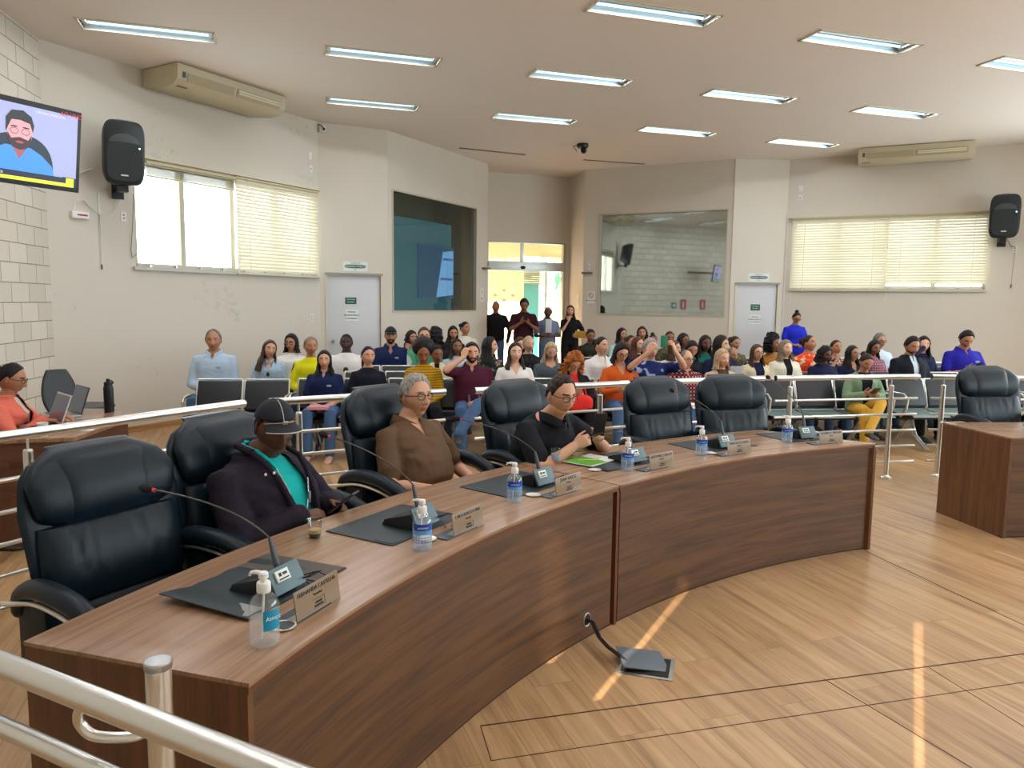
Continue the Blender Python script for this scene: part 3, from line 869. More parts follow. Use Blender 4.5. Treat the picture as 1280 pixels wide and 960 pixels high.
# hall beyond
M_HALL = plain('hall_cream', srgb(234, 212, 174), .8, var=.02)
hw = Wall(W_ENT.p(-2.2, 0, -2.6).to_2d(), W_ENT.p(1.71, 0, -2.6).to_2d())
mb = MB(); hw.panel(mb, z1=3.6, t=.1); struct('wall_hall_back', mb, M_HALL, smooth=0)
mb = MB(); W_ENT.box(mb, -2.3, -2.2, 0, 3.6, -2.7, -.15); W_ENT.box(mb, -2.3, 4.8, 3.5, 3.62, -3.4, -.16); struct('wall_hall_side', mb, M_HALL, smooth=0)
mb = MB(); W_ENT.box(mb, 1.71, 4.8, 2.95, 3.49, -3.25, -3.15); W_ENT.box(mb, 1.63, 1.71, 0, 3.49, -3.25, -2.71); W_ENT.box(mb, 3.5, 3.6, 0, 3.49, -3.25, -.18); struct('wall_hall_outer', mb, M_HALL, smooth=0)
ld = bpy.data.lights.new('hall_lamp', 'AREA'); ld.shape = 'RECTANGLE'; ld.size = 1.2; ld.size_y = .4; ld.energy = 18; ld.color = (1, .93, .8)
lo = bpy.data.objects.new('hall_lamp', ld); COL.objects.link(lo); lo.location = W_ENT.p(.2, 3.42, -1.3)
hf = thing('hall_lamp_fitting', 'surface lamp on the hall ceiling behind the transom', 'ceiling light', W_ENT.p(.2, 3.48, -1.3))
b = MB(); W_ENT.box(b, -.4, .8, 3.46, 3.495, -1.5, -1.1); b.build('housing', M_WHITE, hf, world=True)
# shuttered kiosk and glazed outer door of the hall
mb = MB(); W_ENT.box(mb, 1.73, 2.33, 0, 2.2, -3.2, -3.17); o = mb.build('window_5', plain('teal_film', srgb(88, 160, 162), .3), smooth=0); o['kind'] = 'structure'
sh = thing('roller_shutter', 'grey rolled shutter above the teal hall window', 'shutter', W_ENT.p(2.0, 2.2, -3.1))
b = MB()
for k in range(9): W_ENT.box(b, 1.73, 2.34, 2.2 + k * .055, 2.25 + k * .055, -3.17, -3.12)
b.build('slats', plain('shutter_grey', srgb(138, 130, 122), .5), sh, world=True, bevel=.004)
mb = MB(); W_ENT.box(mb, 2.36, 2.56, 0, 2.95, -3.25, -3.12); W_ENT.box(mb, 2.74, 2.78, 0, 2.95, -3.25, -3.15); W_ENT.box(mb, 2.36, 4.8, 2.85, 2.95, -3.25, -3.12)
o = mb.build('window_6', M_WHITE, smooth=0); o['kind'] = 'structure'
b = MB(); W_ENT.box(b, 2.56, 4.8, .02, 2.85, -3.2, -3.195); b.build('pane', M_GLASS, o, smooth=0)
# posters on the hall wall
for r_ in range(8):
    for c in range(3):
        u = 2.2 + .93 + c * .24; z = 2.02 - r_ * .13
        t = thing('wall_card', 'small award card in the grid on the cream hall wall', 'card', hw.p(u, z, .004), 0, 'award cards on the hall wall')
        b = MB(); hw.box(b, u - .065, u + .065, z - .045, z + .045, 0, .004); b.build('card', plain('card_cream', srgb(240, 232, 214), .6), t, world=True, smooth=0)
        if (r_ + c) % 2:
            b = MB(); hw.box(b, u - .045, u + .045, z - .03, z + .03, .004, .006); hw.box(b, u - .012, u + .012, z + .0, z + .04, .004, .007)
            b.build('crest', plain('card_crest', srgb(176, 156, 60), .6), t, world=True, smooth=0)
        else:
            b = MB()
            for q in range(3): hw.box(b, u - .05, u + .05, z - .024 + q * .02, z - .018 + q * .02, .004, .0055)
            b.build('text_lines', plain('card_ink', srgb(196, 180, 170), .6), t, world=True, smooth=0)
# a lit garden wall and hedge outside the hall
mb = MB(); W_ENT.box(mb, -1, 9, 0, 1.9, -9.2, -9); o = tag(mb.build('garden_wall', plain('garden_wall_yellow', srgb(240, 216, 110), .8), smooth=0), 'yellow garden wall beyond the glazed hall door', 'wall')
hg = MB()
for k in range(60):
    q = W_ENT.p(random.uniform(1.5, 6), random.uniform(1.6, 3.0), -10 + random.uniform(-.3, .3)); hg.ell(q, (.35, .25, .28), 8, 6)
tag(hg.build('garden_hedge', plain('hedge_green', srgb(90, 150, 110), .9, var=.4, scale=20, bump=.02, bscale=30)), 'green hedge over the yellow garden wall outside', 'hedge', kind='stuff')
# sockets, switches, wall boxes
def plate(w, u, z, label, wd=.075, ht=.115, holes=1, name='wall_socket', cat='socket'):
    t = thing(name, label, cat, w.p(u, z, 0))
    b = MB(); w.box(b, u - wd / 2, u + wd / 2, z - ht / 2, z + ht / 2, 0, .01); b.build('plate', M_WHITE, t, world=True, bevel=.003)
    for k in range(holes):
        b = MB(); zz = z + (k - (holes - 1) / 2) * .04
        w.box(b, u - .012, u + .012, zz - .009, zz + .009, .010, .012); b.build('rocker', plain('switch_grey', srgb(120, 118, 112), .5), t, world=True)
    return t
plate(W_LEFT, 4.10, 1.42, 'light switch low on the left wall beside the left door', holes=2, name='light_switch', cat='switch')
plate(W_LEFT, 4.12, 3.98, 'small blank box high on the left wall near the corner', holes=0)
plate(W_LEFT, 4.13, 3.78, 'round-eyed box high on the left wall under the blank box')
plate(W_LEFT, .92, 2.70, 'socket pair below the left wall loudspeaker', holes=2)
plate(W_RIGHT, .22, 3.98, 'small blank box high on the right wall near the corner', holes=0)
plate(W_RIGHT, .22, 3.80, 'round-eyed box high on the right wall under the blank box')
plate(W_RIGHT, 3.80, 2.74, 'socket below the right wall loudspeaker', holes=2)
plate(W_RECR, .72, 1.75, 'white switch plate on the recess wall beside the entrance', wd=.12, ht=.30, holes=3, name='light_switch', cat='switch')
plate(W_BOOTHR, .13, 2.50, 'small white sensor box above the emergency light', wd=.06, ht=.13, holes=1)
el = thing('emergency_light', 'small bracket lamp on the right corner of the recess', 'lamp', W_BOOTHR.p(.12, 2.36, 0))
b = MB(); W_BOOTHR.box(b, .0, .22, 2.34, 2.38, 0, .1); b.build('housing', plain('lamp_grey', srgb(120, 104, 98), .5), el, world=True, bevel=.004)
el = thing('emergency_light', 'small bracket lamp on the left corner of the recess', 'lamp', W_BOOTHL.p(3.25, 2.4, 0))
b = MB(); W_BOOTHL.box(b, 3.15, 3.36, 2.38, 2.42, 0, .1); b.build('housing', plain('lamp_grey', srgb(120, 104, 98), .5), el, world=True, bevel=.004)
# conduits
for w_, q_, lb_ in ((W_LEFT, (.60, .615, 2.05, 2.95), 'thin white conduit on the left wall below the loudspeaker'), (W_RIGHT, (-.0, .018, 0, 3.43), 'tall white conduit in the corner beside the right door'), (W_RIGHT, (3.62, 4.25, 3.42, 3.435), 'short level conduit right of the right loudspeaker')):
    cd = MB(); w_.box(cd, *q_, .001, .014)
    tg = thing('cable_conduit', lb_, 'conduit', w_.p(q_[0], q_[2], .007)); cd.build('channel', M_WHITE, tg, world=True, smooth=0)
cp = thing('emergency_plug', 'small weighted pull cord on the left wall below the loudspeaker', 'cord', W_LEFT.p(.6, 2.05, .01))
b = MB(); b.tube([W_LEFT.p(.607, 2.7, .016), W_LEFT.p(.607, 2.08, .014)], .002, 5); b.tube([W_LEFT.p(.607, 2.10, .015), W_LEFT.p(.607, 2.04, .015)], .008, 8); b.build('plumb', M_BLACK, cp, world=True)
cp = thing('emergency_plug', 'small weighted pull cord on the right wall below the loudspeaker', 'cord', W_RIGHT.p(3.8, 2.1, .01))
b = MB(); b.tube([W_RIGHT.p(3.803, 2.7, .012), W_RIGHT.p(3.79, 2.12, .012)], .002, 5); b.tube([W_RIGHT.p(3.79, 2.13, .012), W_RIGHT.p(3.79, 2.07, .012)], .008, 8); b.build('plumb', M_BLACK, cp, world=True)
# red and white emergency unit on left wall with its cable
t = thing('emergency_unit', 'small white box with red stripe under the television', 'box', W_LEFT.p(.34, 2.66, 0))
b = MB(); W_LEFT.box(b, .26, .46, 2.62, 2.70, .001, .05); b.build('box', M_WHITE, t, world=True, bevel=.006)
b = MB(); W_LEFT.box(b, .32, .44, 2.65, 2.67, .05, .052); b.build('stripe', M_RED, t, world=True, smooth=0)
b = MB(); b.tube([W_LEFT.p(.30, 2.72, .02), W_LEFT.p(.32, 2.82, .03), W_LEFT.p(.42, 2.84, .03), W_LEFT.p(.50, 2.76, .03), W_LEFT.p(.62, 2.68, .03), W_LEFT.p(.78, 2.74, .03), W_LEFT.p(.88, 2.95, .06)], .006, 6); b.build('cable', M_WHITE, t, world=True)
# ceiling corner camera box and cctv dome, air slots
t = thing('security_camera', 'white camera box in the ceiling corner by the left door', 'camera', W_DOORL.p(.08, 4.46, .04))
b = MB(); W_DOORL.box(b, .03, .13, 4.38, 4.50, 0, .05); b.build('box', M_WHITE, t, world=True, bevel=.004)
b = MB(); b.tube([W_DOORL.p(.0, 4.49, .06), W_DOORL.p(.05, 4.48, .07), W_DOORL.p(.09, 4.43, .07)], .008, 8); b.ell(W_DOORL.p(.09, 4.425, .07), (.02, .02, .02), 10, 6); b.build('lens', M_BLACK, t, world=True)
t = thing('security_camera', 'black dome camera hanging from the ceiling before the entrance', 'camera', (1.21, 13.79, CH))
b = MB(); b.lathe([(.10, 0), (.105, -.03), (.09, -.07), (.07, -.075)], n=20); b.build('mount', M_BLACK, t)
b = MB(); b.ell((.02, 0, -.115), (.055, .055, .055), 16, 10); b.build('lens_ball', M_BLACK, t)
b = MB(); b.tube([(-.09, 0, -.02), (-.17, 0, -.05), (-.13, 0, -.09), (-.10, 0, -.13)], .006, 6); b.build('cable', M_BLACK, t)
for (a, c, lab) in (((-1.02, 14.24), (.21, 14.8), 'long dark air slot in the ceiling left of the dome camera'), ((1.37, 15.24), (2.64, 15.61), 'long dark air slot in the ceiling right of the dome camera')):
    t = thing('air_slot', lab, 'vent', ((a[0] + c[0]) / 2, (a[1] + c[1]) / 2, CH), math.atan2(c[1] - a[1], c[0] - a[0]))
    L_ = math.hypot(c[0] - a[0], c[1] - a[1])
    b = MB(); b.box((0, 0, -.002), (L_, .12, .006)); b.build('slot', plain('slot_brown', srgb(86, 70, 58), .7), t)
    b = MB(); b.box((0, -.065, -.004), (L_ + .02, .012, .012)); b.box((0, .065, -.004), (L_ + .02, .012, .012)); b.build('flange', M_TRIM, t)
# air conditioners
M_AC = plain('ac_cream', srgb(198, 190, 164), .5, var=.03)
M_AC2 = plain('ac_cream_dark', srgb(172, 162, 132), .5, var=.03)
def aircon(w, u0, label, L_=1.72):
    t = thing('air_conditioner', label, 'air conditioner', w.p(u0 + L_ / 2, CH, .33))
    pr = [(.02, CH - .01), (.02, CH - .22), (.40, CH - .27), (.60, CH - .25), (.68, CH - .19), (.70, CH - .10), (.70, CH - .01)]
    b = MB(); b.loft([[w.p(u, z, o) for (o, z) in pr] for u in (u0, u0 + L_)]); b.build('body', M_AC, t, world=True, bevel=.012)
    b = MB(); pf = [(.676, CH - .20), (.704, CH - .105), (.710, CH - .105), (.684, CH - .205)]
    b.loft([[w.p(u, z, o) for (o, z) in pf] for u in (u0 + .14, u0 + L_ / 2 - .02)]); b.loft([[w.p(u, z, o) for (o, z) in pf] for u in (u0 + L_ / 2 + .02, u0 + L_ - .1)])
    b.build('air_flap', M_AC2, t, world=True, smooth=0)
    b = MB()
    for k in range(2):
        b.loft([[w.p(u, z, o) for (o, z) in [(.69 + k * .008, CH - .17 + k * .03), (.70 + k * .008, CH - .15 + k * .03), (.715 + k * .006, CH - .152 + k * .03), (.705 + k * .008, CH - .172 + k * .03)]] for u in (u0 + L_ / 2 + .04, u0 + L_ - .12)])
    b.build('louvre', plain('ac_light', srgb(226, 220, 196), .5), t, world=True, smooth=0)
    for q_ in ((u0 + .07, u0 + .11, CH - .17, CH - .10, .70, .706), (u0 + .06, u0 + .20, CH - .262, CH - .255, .58, .60)):
        b = MB(); w.box(b, *q_); b.build('badge', plain('badge_dark', srgb(90, 92, 96), .4), t, world=True, smooth=0)
    b = MB()
    for q in range(2):
        c = w.p(u0 - .002, CH - .11, .42 + q * .09); b.tube([c, c - Vector((w.d.x, w.d.y, 0)) * .01], .028, 12)
    w.box(b, u0 - .008, u0, CH - .15, CH - .07, .36, .58)
    b.build('side_cap', M_AC, t, world=True)
    return t
aircon(W_LEFT, 1.24, 'long cream air conditioner under the ceiling over the left window')
aircon(W_RIGHT, 1.24, 'long cream air conditioner under the ceiling over the right window', 1.80)
# loudspeakers
def speaker(w, u, z, aim, label):
    c = w.p(u, z, .35)
    t = thing('loudspeaker', label, 'loudspeaker', c, aim, None, 1.1)
    b = MB(); b.M = Matrix.Rotation(R(-10), 4, 'X')
    rings = []
    for (y, sx, sz) in ((-.17, .10, .20), (-.15, .13, .24), (.0, .19, .31), (.12, .205, .335), (.145, .195, .325), (.15, .18, .31)):
        ring = []
        for k in range(36):
            a = 2 * PI * k / 36; ring.append((sx * sgn_pow(math.cos(a), .42), y, sz * sgn_pow(math.sin(a), .42)))
        rings.append(ring)
    b.loft(rings); b.build('cabinet', plain('speaker_black', (.016, .02, .024), .35, bump=.0004, bscale=300), t)
    b = MB(); b.M = Matrix.Rotation(R(-10), 4, 'X')
    rings = []
    for (y, s_, dz) in ((.150, 1, 0), (.158, .97, 0)):
        rings.append([(.175 * s_ * sgn_pow(math.cos(2 * PI * k / 32), .45), y, -.085 + .205 * s_ * sgn_pow(math.sin(2 * PI * k / 32), .5)) for k in range(32)])
    b.loft(rings); b.build('grille', plain('speaker_grille', (.02, .026, .028), .55, bump=.001, bscale=700), t)
    b = MB(); b.M = Matrix.Rotation(R(-10), 4, 'X')
    hr = [(.15 * math.cos(a), .152, .10 + .10 * math.sin(a)) for a in np.linspace(.05, PI - .05, 18)]
    b.loft([hr, [(x * .9, .156, .10 + (z - .10) * .85) for (x, y, z) in hr]]); b.build('horn', plain('horn_grey', (.05, .058, .062), .4), t)
    b = MB(); b.M = Matrix.Rotation(R(-10), 4, 'X'); b.ell((-.145, .155, .065), (.009, .006, .009), 8, 6)
    b.build('power_light', plain('blue_light', (.25, .5, 1, 1), .4, emit=12), t)
    b = MB(); b.M = Matrix.Rotation(R(-10), 4, 'X'); b.box((.0, .160, -.225), (.07, .004, .014)); b.build('badge', M_SIGNW, t)
    b = MB(); b.M = Matrix.Rotation(R(-10), 4, 'X'); b.box((0, .05, .335), (.1, .05, .012)); b.build('top_handle', M_STEEL, t)
    br = MB()
    br.box((0, -.02, -.36), (.10, .10, .10)); br.box((0, -.14, -.37), (.05, .26, .04)); br.box((0, -.27, -.37), (.12, .02, .18))
    br.build('wall_bracket', M_BLACK, t)
    return t
def aim(dx, dy): return math.atan2(-dx, dy)
speaker(W_LEFT, .70, 3.40, aim(.62, -.78), 'black loudspeaker on a bracket between television and left window')
speaker(W_RIGHT, 3.57, 3.29, aim(-.50, -.86), 'black loudspeaker on a bracket at the right end of the right window')
cb = MB(); cb.tube([W_LEFT.p(1.0, 2.98, .1), W_LEFT.p(1.02, 2.6, .03), W_LEFT.p(.99, 2.3, .02), W_LEFT.p(1.0, 2.2, .02), W_LEFT.p(1.10, 2.28, .03)], .004, 6)
tag(cb.build('speaker_cable', M_BLACK), 'thin loose cable hanging from the left loudspeaker', 'cable')
cb = MB(); cb.tube([W_RIGHT.p(3.66, 2.92, .12), W_RIGHT.p(3.72, 2.80, .06), W_RIGHT.p(3.80, 2.78, .02)], .005, 6)
tag(cb.build('speaker_cable', M_BLACK), 'short cable from the right loudspeaker down to its socket', 'cable')
# television on a wall arm, showing a man at a microphone
tv = thing('television', 'wall television showing a bearded man in a blue shirt', 'television', (-3.38, 6.0, 2.90), 0)
d2 = Vector((-math.sin(R(27)), -math.cos(R(27)), 0)); n2 = Vector((math.cos(R(27)), -math.sin(R(27)), 0)); up = Vector((0, 0, 1))
nt_ = (n2 - up * .14).normalized(); ut = (up + n2 * .14).normalized()
tvc = Vector((-3.40, 6.02, 2.82)); TW, TH = 1.14, .61
def tvp(a, b, o=0): return tvc + d2 * a + ut * b + nt_ * o       # a from right edge leftwards, b up from the centre
def tvbox(mb, a0, a1, b0, b1, o0, o1, mi=0):
    v = [tvp(a, b, o) for b in (b0, b1) for (a, o) in ((a0, o0), (a1, o0), (a1, o1), (a0, o1))]
    mb.add(v, [(0, 3, 2, 1), (4, 5, 6, 7), (0, 1, 5, 4), (1, 2, 6, 5), (2, 3, 7, 6), (3, 0, 4, 7)], mi)
b = MB(); tvbox(b, 0, TW, -TH / 2, TH / 2, -.045, 0); b.build('casing', M_BLACK, tv, world=True, bevel=.006)
b = MB(); tvbox(b, .03, TW - .03, -TH / 2 + .03, TH / 2 - .04, 0, .002); b.build('screen', plain('tv_background', srgb(150, 156, 198), .3, emit=.75, var=.08, scale=2), tv, world=True, smooth=0)
def flat(name, poly, mat, o):
    b = MB(); n = len(poly)
    v = [tvp(a, z, o) for (a, z) in poly] + [tvp(a, z, o + .0006) for (a, z) in poly]
    b.add(v, [tuple(range(n - 1, -1, -1)), tuple(range(n, 2 * n))] + [(i, (i + 1) % n, n + (i + 1) % n, n + i) for i in range(n)])
    return b.build(name, mat, tv, world=True, smooth=0)
def blob(cx, cz, rx, rz, n=24, e=1.0, a0=0, a1=2 * PI): return [(cx + rx * sgn_pow(math.cos(a), e), cz + rz * sgn_pow(math.sin(a), e)) for a in np.linspace(a0, a1, n, endpoint=(a1 - a0) < 6)]
FX = .46
em = lambda n, c, e=.75: plain('tv_' + n, c, .3, emit=e, var=.03)
flat('picture_chair', blob(FX - .0, -.20, .25, .26, e=.8, a0=0, a1=PI), em('chair', srgb(20, 34, 52), .5), .0026)
flat('picture_shirt', [(FX - .27, -.25), (FX - .24, -.14), (FX - .16, -.07), (FX - .08, -.03), (FX + .10, -.03), (FX + .20, -.08), (FX + .27, -.16), (FX + .30, -.25)], em('shirt', srgb(60, 134, 214)), .0034)
flat('picture_neck', [(FX - .06, -.02), (FX + .06, -.02), (FX + .07, .04), (FX - .07, .04), ] , em('neck', srgb(150, 84, 84)), .0036)
flat('picture_neckline', [(FX - .055, -.03), (FX, -.12), (FX + .055, -.03)], em('neck', srgb(150, 84, 84)), .0042)
flat('picture_head', blob(FX, .075, .088, .115, e=.85), em('face', srgb(206, 148, 156)), .0044)
flat('picture_beard', [(FX + .086, .06), (FX + .082, .01), (FX + .05, -.04), (FX, -.055), (FX - .05, -.04), (FX - .08, .01), (FX - .084, .06), (FX - .06, .02), (FX, .035), (FX + .06, .02)], em('beard', srgb(58, 26, 34), .5), .005)
flat('picture_mouth', blob(FX, .0, .028, .008), em('mouth', srgb(170, 70, 90)), .0056)
flat('picture_hair', [(FX + .098, .06), (FX + .10, .16), (FX + .06, .215), (FX - .02, .225), (FX - .08, .19), (FX - .10, .13), (FX - .092, .08), (FX - .07, .14), (FX, .155), (FX + .06, .15), (FX + .082, .10)], em('hair', srgb(22, 14, 22), .4), .0052)
for sx in (-1, 1):
    flat('picture_eyeglass', blob(FX + sx * .04, .075, .030, .022), em('frame', srgb(96, 40, 66), .5), .0050)
    flat('picture_lens', blob(FX + sx * .04, .075, .026, .018), em('face', srgb(206, 148, 156)), .0056)
    flat('picture_brow', blob(FX + sx * .042, .105, .026, .005), em('hair', srgb(22, 14, 22), .4), .0056)
flat('picture_banner', [(.03, -.275), (TW - .03, -.275), (TW - .03, -.205), (.14, -.205), (.14, -.20), (.03, -.20)], em('banner', srgb(16, 26, 60), .5), .0058)
flat('picture_yellow_bar', [(.05, -.27), (TW - .03, -.27), (TW - .03, -.245), (.11, -.245), (.11, -.205), (.05, -.205)], em('yellow', srgb(222, 224, 40), .8), .0066)
Mt = lambda a, z: frame(tvp(a, z, .0075), -d2, nt_)
text('AO VIVO', .042, Mt(.085, .265), em('red', srgb(200, 40, 60), .6), tv, world=True)
text('CÂMARA MUNICIPAL', .024, Mt(.24, .235), em('pale', srgb(206, 206, 226), .7), tv, world=True)
text('pública', .034, Mt(.62, -.225), em('pale', srgb(206, 206, 226), .7), tv, world=True)
b = MB(); b.tube([tvp(.6, .0, -.04), tvp(.6, 0, -.25), W_BLOCK.p(W_BLOCK.len - 2.9, 2.9, 0)], .025, 10); b.build('wall_arm', M_BLACK, tv, world=True)
b = MB(); b.tube([W_LEFT.p(-.0, 2.98, .02), W_LEFT.p(.55, 3.22, .02)], .009, 8); tag(b.build('cable_duct', M_WHITE), 'pale cable duct on the left wall between television and loudspeaker', 'duct')
for (u_, lab_) in ((5.63, 'red extinguisher notice on the block wall, nearer the television'), (4.73, 'red extinguisher notice on the block wall, nearer the camera')):
    t = sign(W_BLOCK, u_, 1.72, .27, .37, lab_, [], base=M_RED)
    b = MB(); W_BLOCK.box(b, u_ - .03, u_ + .03, 1.60, 1.80, .004, .006); W_BLOCK.box(b, u_ - .015, u_ + .015, 1.80, 1.85, .004, .006); b.build('pictogram', M_SIGNW, t, world=True, smooth=0)
t = sign(W_BLOCK, 6.05, 1.68, .24, .22, 'green exit notice on the block wall beside the red notices', [], base=M_GREEN)
b = MB(); W_BLOCK.box(b, 5.98, 6.06, 1.62, 1.74, .004, .006); W_BLOCK.box(b, 6.08, 6.14, 1.66, 1.70, .004, .006); b.build('pictogram', M_SIGNW, t, world=True, smooth=0)
# ------------------------------------------------------------------ ring desks
C0 = Vector((4.38, .23))
def pol(r, a, z=0): return Vector((C0.x + r * math.cos(R(a)), C0.y + r * math.sin(R(a)), z))
ZT = .76
def arc_block(mb, r0, r1, a0, a1, z0, z1, n=24, mi=0, a0i=None, a1i=None):
    """r0 outer-room side radius, r1 chair side radius; a0i/a1i angles at r1"""
    a0i = a0 if a0i is None else a0i; a1i = a1 if a1i is None else a1i
    rings, uvs = [], []
    for k in range(n + 1):
        t = k / n; ao = a0 + (a1 - a0) * t; ai = a0i + (a1i - a0i) * t
        po, pi_ = pol(r0, ao), pol(r1, ai)
        rings.append([(po.x, po.y, z0), (pi_.x, pi_.y, z0), (pi_.x, pi_.y, z1), (po.x, po.y, z1)])
        u = R(ao) * r0
        h = abs(r1 - r0)
        uvs += [(u, z0), (u, z0 + h), (u, z1 + h), (u, z1)]
    mb.loft(rings, mi, uvs=uvs)
def desk(label, a0, a1, left_end, right_end, a1i=None):
    base = pol(5.6, (a0 + a1) / 2)
    t = thing('curved_desk', label, 'desk', base)
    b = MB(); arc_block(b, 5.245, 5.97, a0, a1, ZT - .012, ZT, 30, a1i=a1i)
    # top uv: grain along the arc, v = radius
    b.uv = []
    n = 30
    for k in range(n + 1):
        u = R(a0 + (a1 - a0) * k / n) * 5.5
        b.uv += [(u, 5.24), (u, 5.97), (u, 5.97), (u, 5.24)]
    b.build('desktop', M_DTOP, t, world=True, bevel=.0012)
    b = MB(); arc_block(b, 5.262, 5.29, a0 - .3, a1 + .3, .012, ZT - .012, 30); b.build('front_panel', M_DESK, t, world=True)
    b = MB(); arc_block(b, 5.266, 5.292, a0, a1, 0, .014, 30); b.build('plinth', plain('plinth_dark', srgb(60, 36, 22), .5), t, world=True)
    b = MB(); arc_block(b, 5.247, 5.265, a0, a1, ZT - .030, ZT - .012, 30); b.build('top_edge', M_EDGE, t, world=True)
    for a in (a0, a1):
        if a == a0 and left_end: continue
        q = .18 if a == a0 else -.18
        b = MB(); arc_block(b, 5.252, 5.30, a, a + q, 0, ZT - .030, 2)
        b.build('corner_strip', M_EDGE, t, world=True)
    ends = []
    if left_end: ends.append((a0, a0))
    if right_end: ends.append((a1, a1 if a1i is None else a1i))
    for (ao, ai) in ends:
        po, pi_ = pol(5.25, ao), pol(5.965, ai)
        d = (pi_ - po).normalized(); nn = Vector((-d.y, d.x, 0)) * .022
        if (nn.dot(pol(5.5, (a0 + a1) / 2) - po)) < 0: nn = -nn
        v = [po, pi_, pi_ + nn, po + nn]; L_ = (pi_ - po).length
        mb = MB(); mb.add([Vector((p.x, p.y, z)) for z in (0, ZT - .0122) for p in v],
               [(0, 3, 2, 1), (4, 5, 6, 7), (0, 1, 5, 4), (1, 2, 6, 5), (2, 3, 7, 6), (3, 0, 4, 7)], 0,
               [(u, z) for z in (0, ZT) for u in (0, L_, L_, 0)])
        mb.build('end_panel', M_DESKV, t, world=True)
    for f in (.33, .67):        # inner support ribs
        a = a0 + (a1 - a0) * f; b = MB(); arc_block(b, 5.29, 5.9, a, a + .2, .0, ZT - .03, 1); b.build('support', M_DESK, t, world=True)
    return t
A_SEAM = 136.6
desk('near curved walnut desk section with the first three place settings', 163.1, A_SEAM + .06, True, False)
desk('far curved walnut desk section ending beside the railing gap', A_SEAM - .06, 110.6, False, True, a1i=114.6)
desk('walnut desk section cut by the right edge of the picture', 97.8, 58, True, False)

# ------------------------------------------------------------------ floor details
t = thing('floor_box', 'open metal floor outlet box with a loose cover before the desk', 'floor outlet', (.65, 3.38, 0), R(-16))
b = MB(); b.box((0, 0, .002), (.26, .22, .004)); b.build('frame', M_ALU, t, bevel=.001)
b = MB(); b.box((0, 0, .005), (.22, .18, .004)); b.build('well', M_DARK, t)
b = MB(); b.M = Matrix.Translation((-.02, .02, .022)) @ Matrix.Rotation(R(9), 4, 'Y') @ Matrix.Rotation(R(20), 4, 'Z'); b.box((0, 0, 0), (.22, .19, .006)); b.build('cover', plain('cover_grey', srgb(112, 122, 132), .5, metal=.5), t, bevel=.001)
t = thing('cable_grommet', 'round cable outlet low in the near desk front', 'grommet', pol(5.262, 139.2, .09))
g = MB(); gc = pol(5.262, 139.2, .10); gx = (pol(5.262, 140) - gc).normalized(); gx.z = 0
g.tube([gc + gx.normalized() * .028 * math.cos(a) + Vector((0, 0, .034 * math.sin(a))) for a in np.linspace(0, 2 * PI, 25)[:-1]], .004, 8, loop=True); g.build('ring', M_STEEL, t, world=True)
gn = (Vector((C0.x, C0.y, 0)) - Vector((gc.x, gc.y, 0))).normalized()
g = MB(); g.tube([gc + gn * .001, gc + gn * .004], .027, 16); g.build('hole', M_DARK, t, world=True)
cb = MB()
p0 = gc + gn * .004; p3 = Vector((.56, 3.36, .022))
cp_ = [p0, p0 + gn * .03 + Vector((0, 0, -.005)), p0.lerp(p3, .3) + Vector((0, -.02, -.02)), p0.lerp(p3, .55) + Vector((-.01, -.03, -.005)), p0.lerp(p3, .8) + Vector((0, -.015, .0)), p3]
for c_ in cp_[2:5]: c_.z = max(.018, c_.z)
cb.tube(cp_, .0085, 8)
for k in range(7):
    off = Vector((math.cos(k * 1.9) * .009, math.sin(k * 1.9) * .009, abs(math.sin(k * 2.3)) * .007)); cb.tube([q + off for q in cp_], .004, 6)
tag(cb.build('cable_bundle', M_BLACK), 'bundle of black cables from desk grommet to floor box', 'cable')
# trapdoor seams in the floor
M_SEAM = plain('floor_seam', srgb(70, 44, 26), .8)
sm = MB()
def seam(a, b_, w=.0035):
    a = Vector((*a, 0)); b_ = Vector((*b_, 0)); d = (b_ - a).normalized(); n_ = Vector((-d.y, d.x, 0)) * w
    sm.add([a - n_, b_ - n_, b_ + n_, a + n_] + [p + Vector((0, 0, .0012)) for p in (a - n_, b_ - n_, b_ + n_, a + n_)], [(0, 3, 2, 1), (4, 5, 6, 7), (0, 1, 5, 4), (1, 2, 6, 5), (2, 3, 7, 6), (3, 0, 4, 7)])
seam((-.11, 2.86), (3.6, 3.83)); seam((-.06, 2.63), (3.6, 3.60), .0018); seam((-.11, 2.86), (-.06, 2.63), .002)
seam((2.49, 5.12), (3.1, 2.6), .0025); seam((1.45, 3.28), (1.95, 2.1), .002); seam((2.0, 3.4), (2.3, 2.1), .0014)
o = sm.build('trim_floor_seams', M_SEAM, smooth=0); o['kind'] = 'structure'

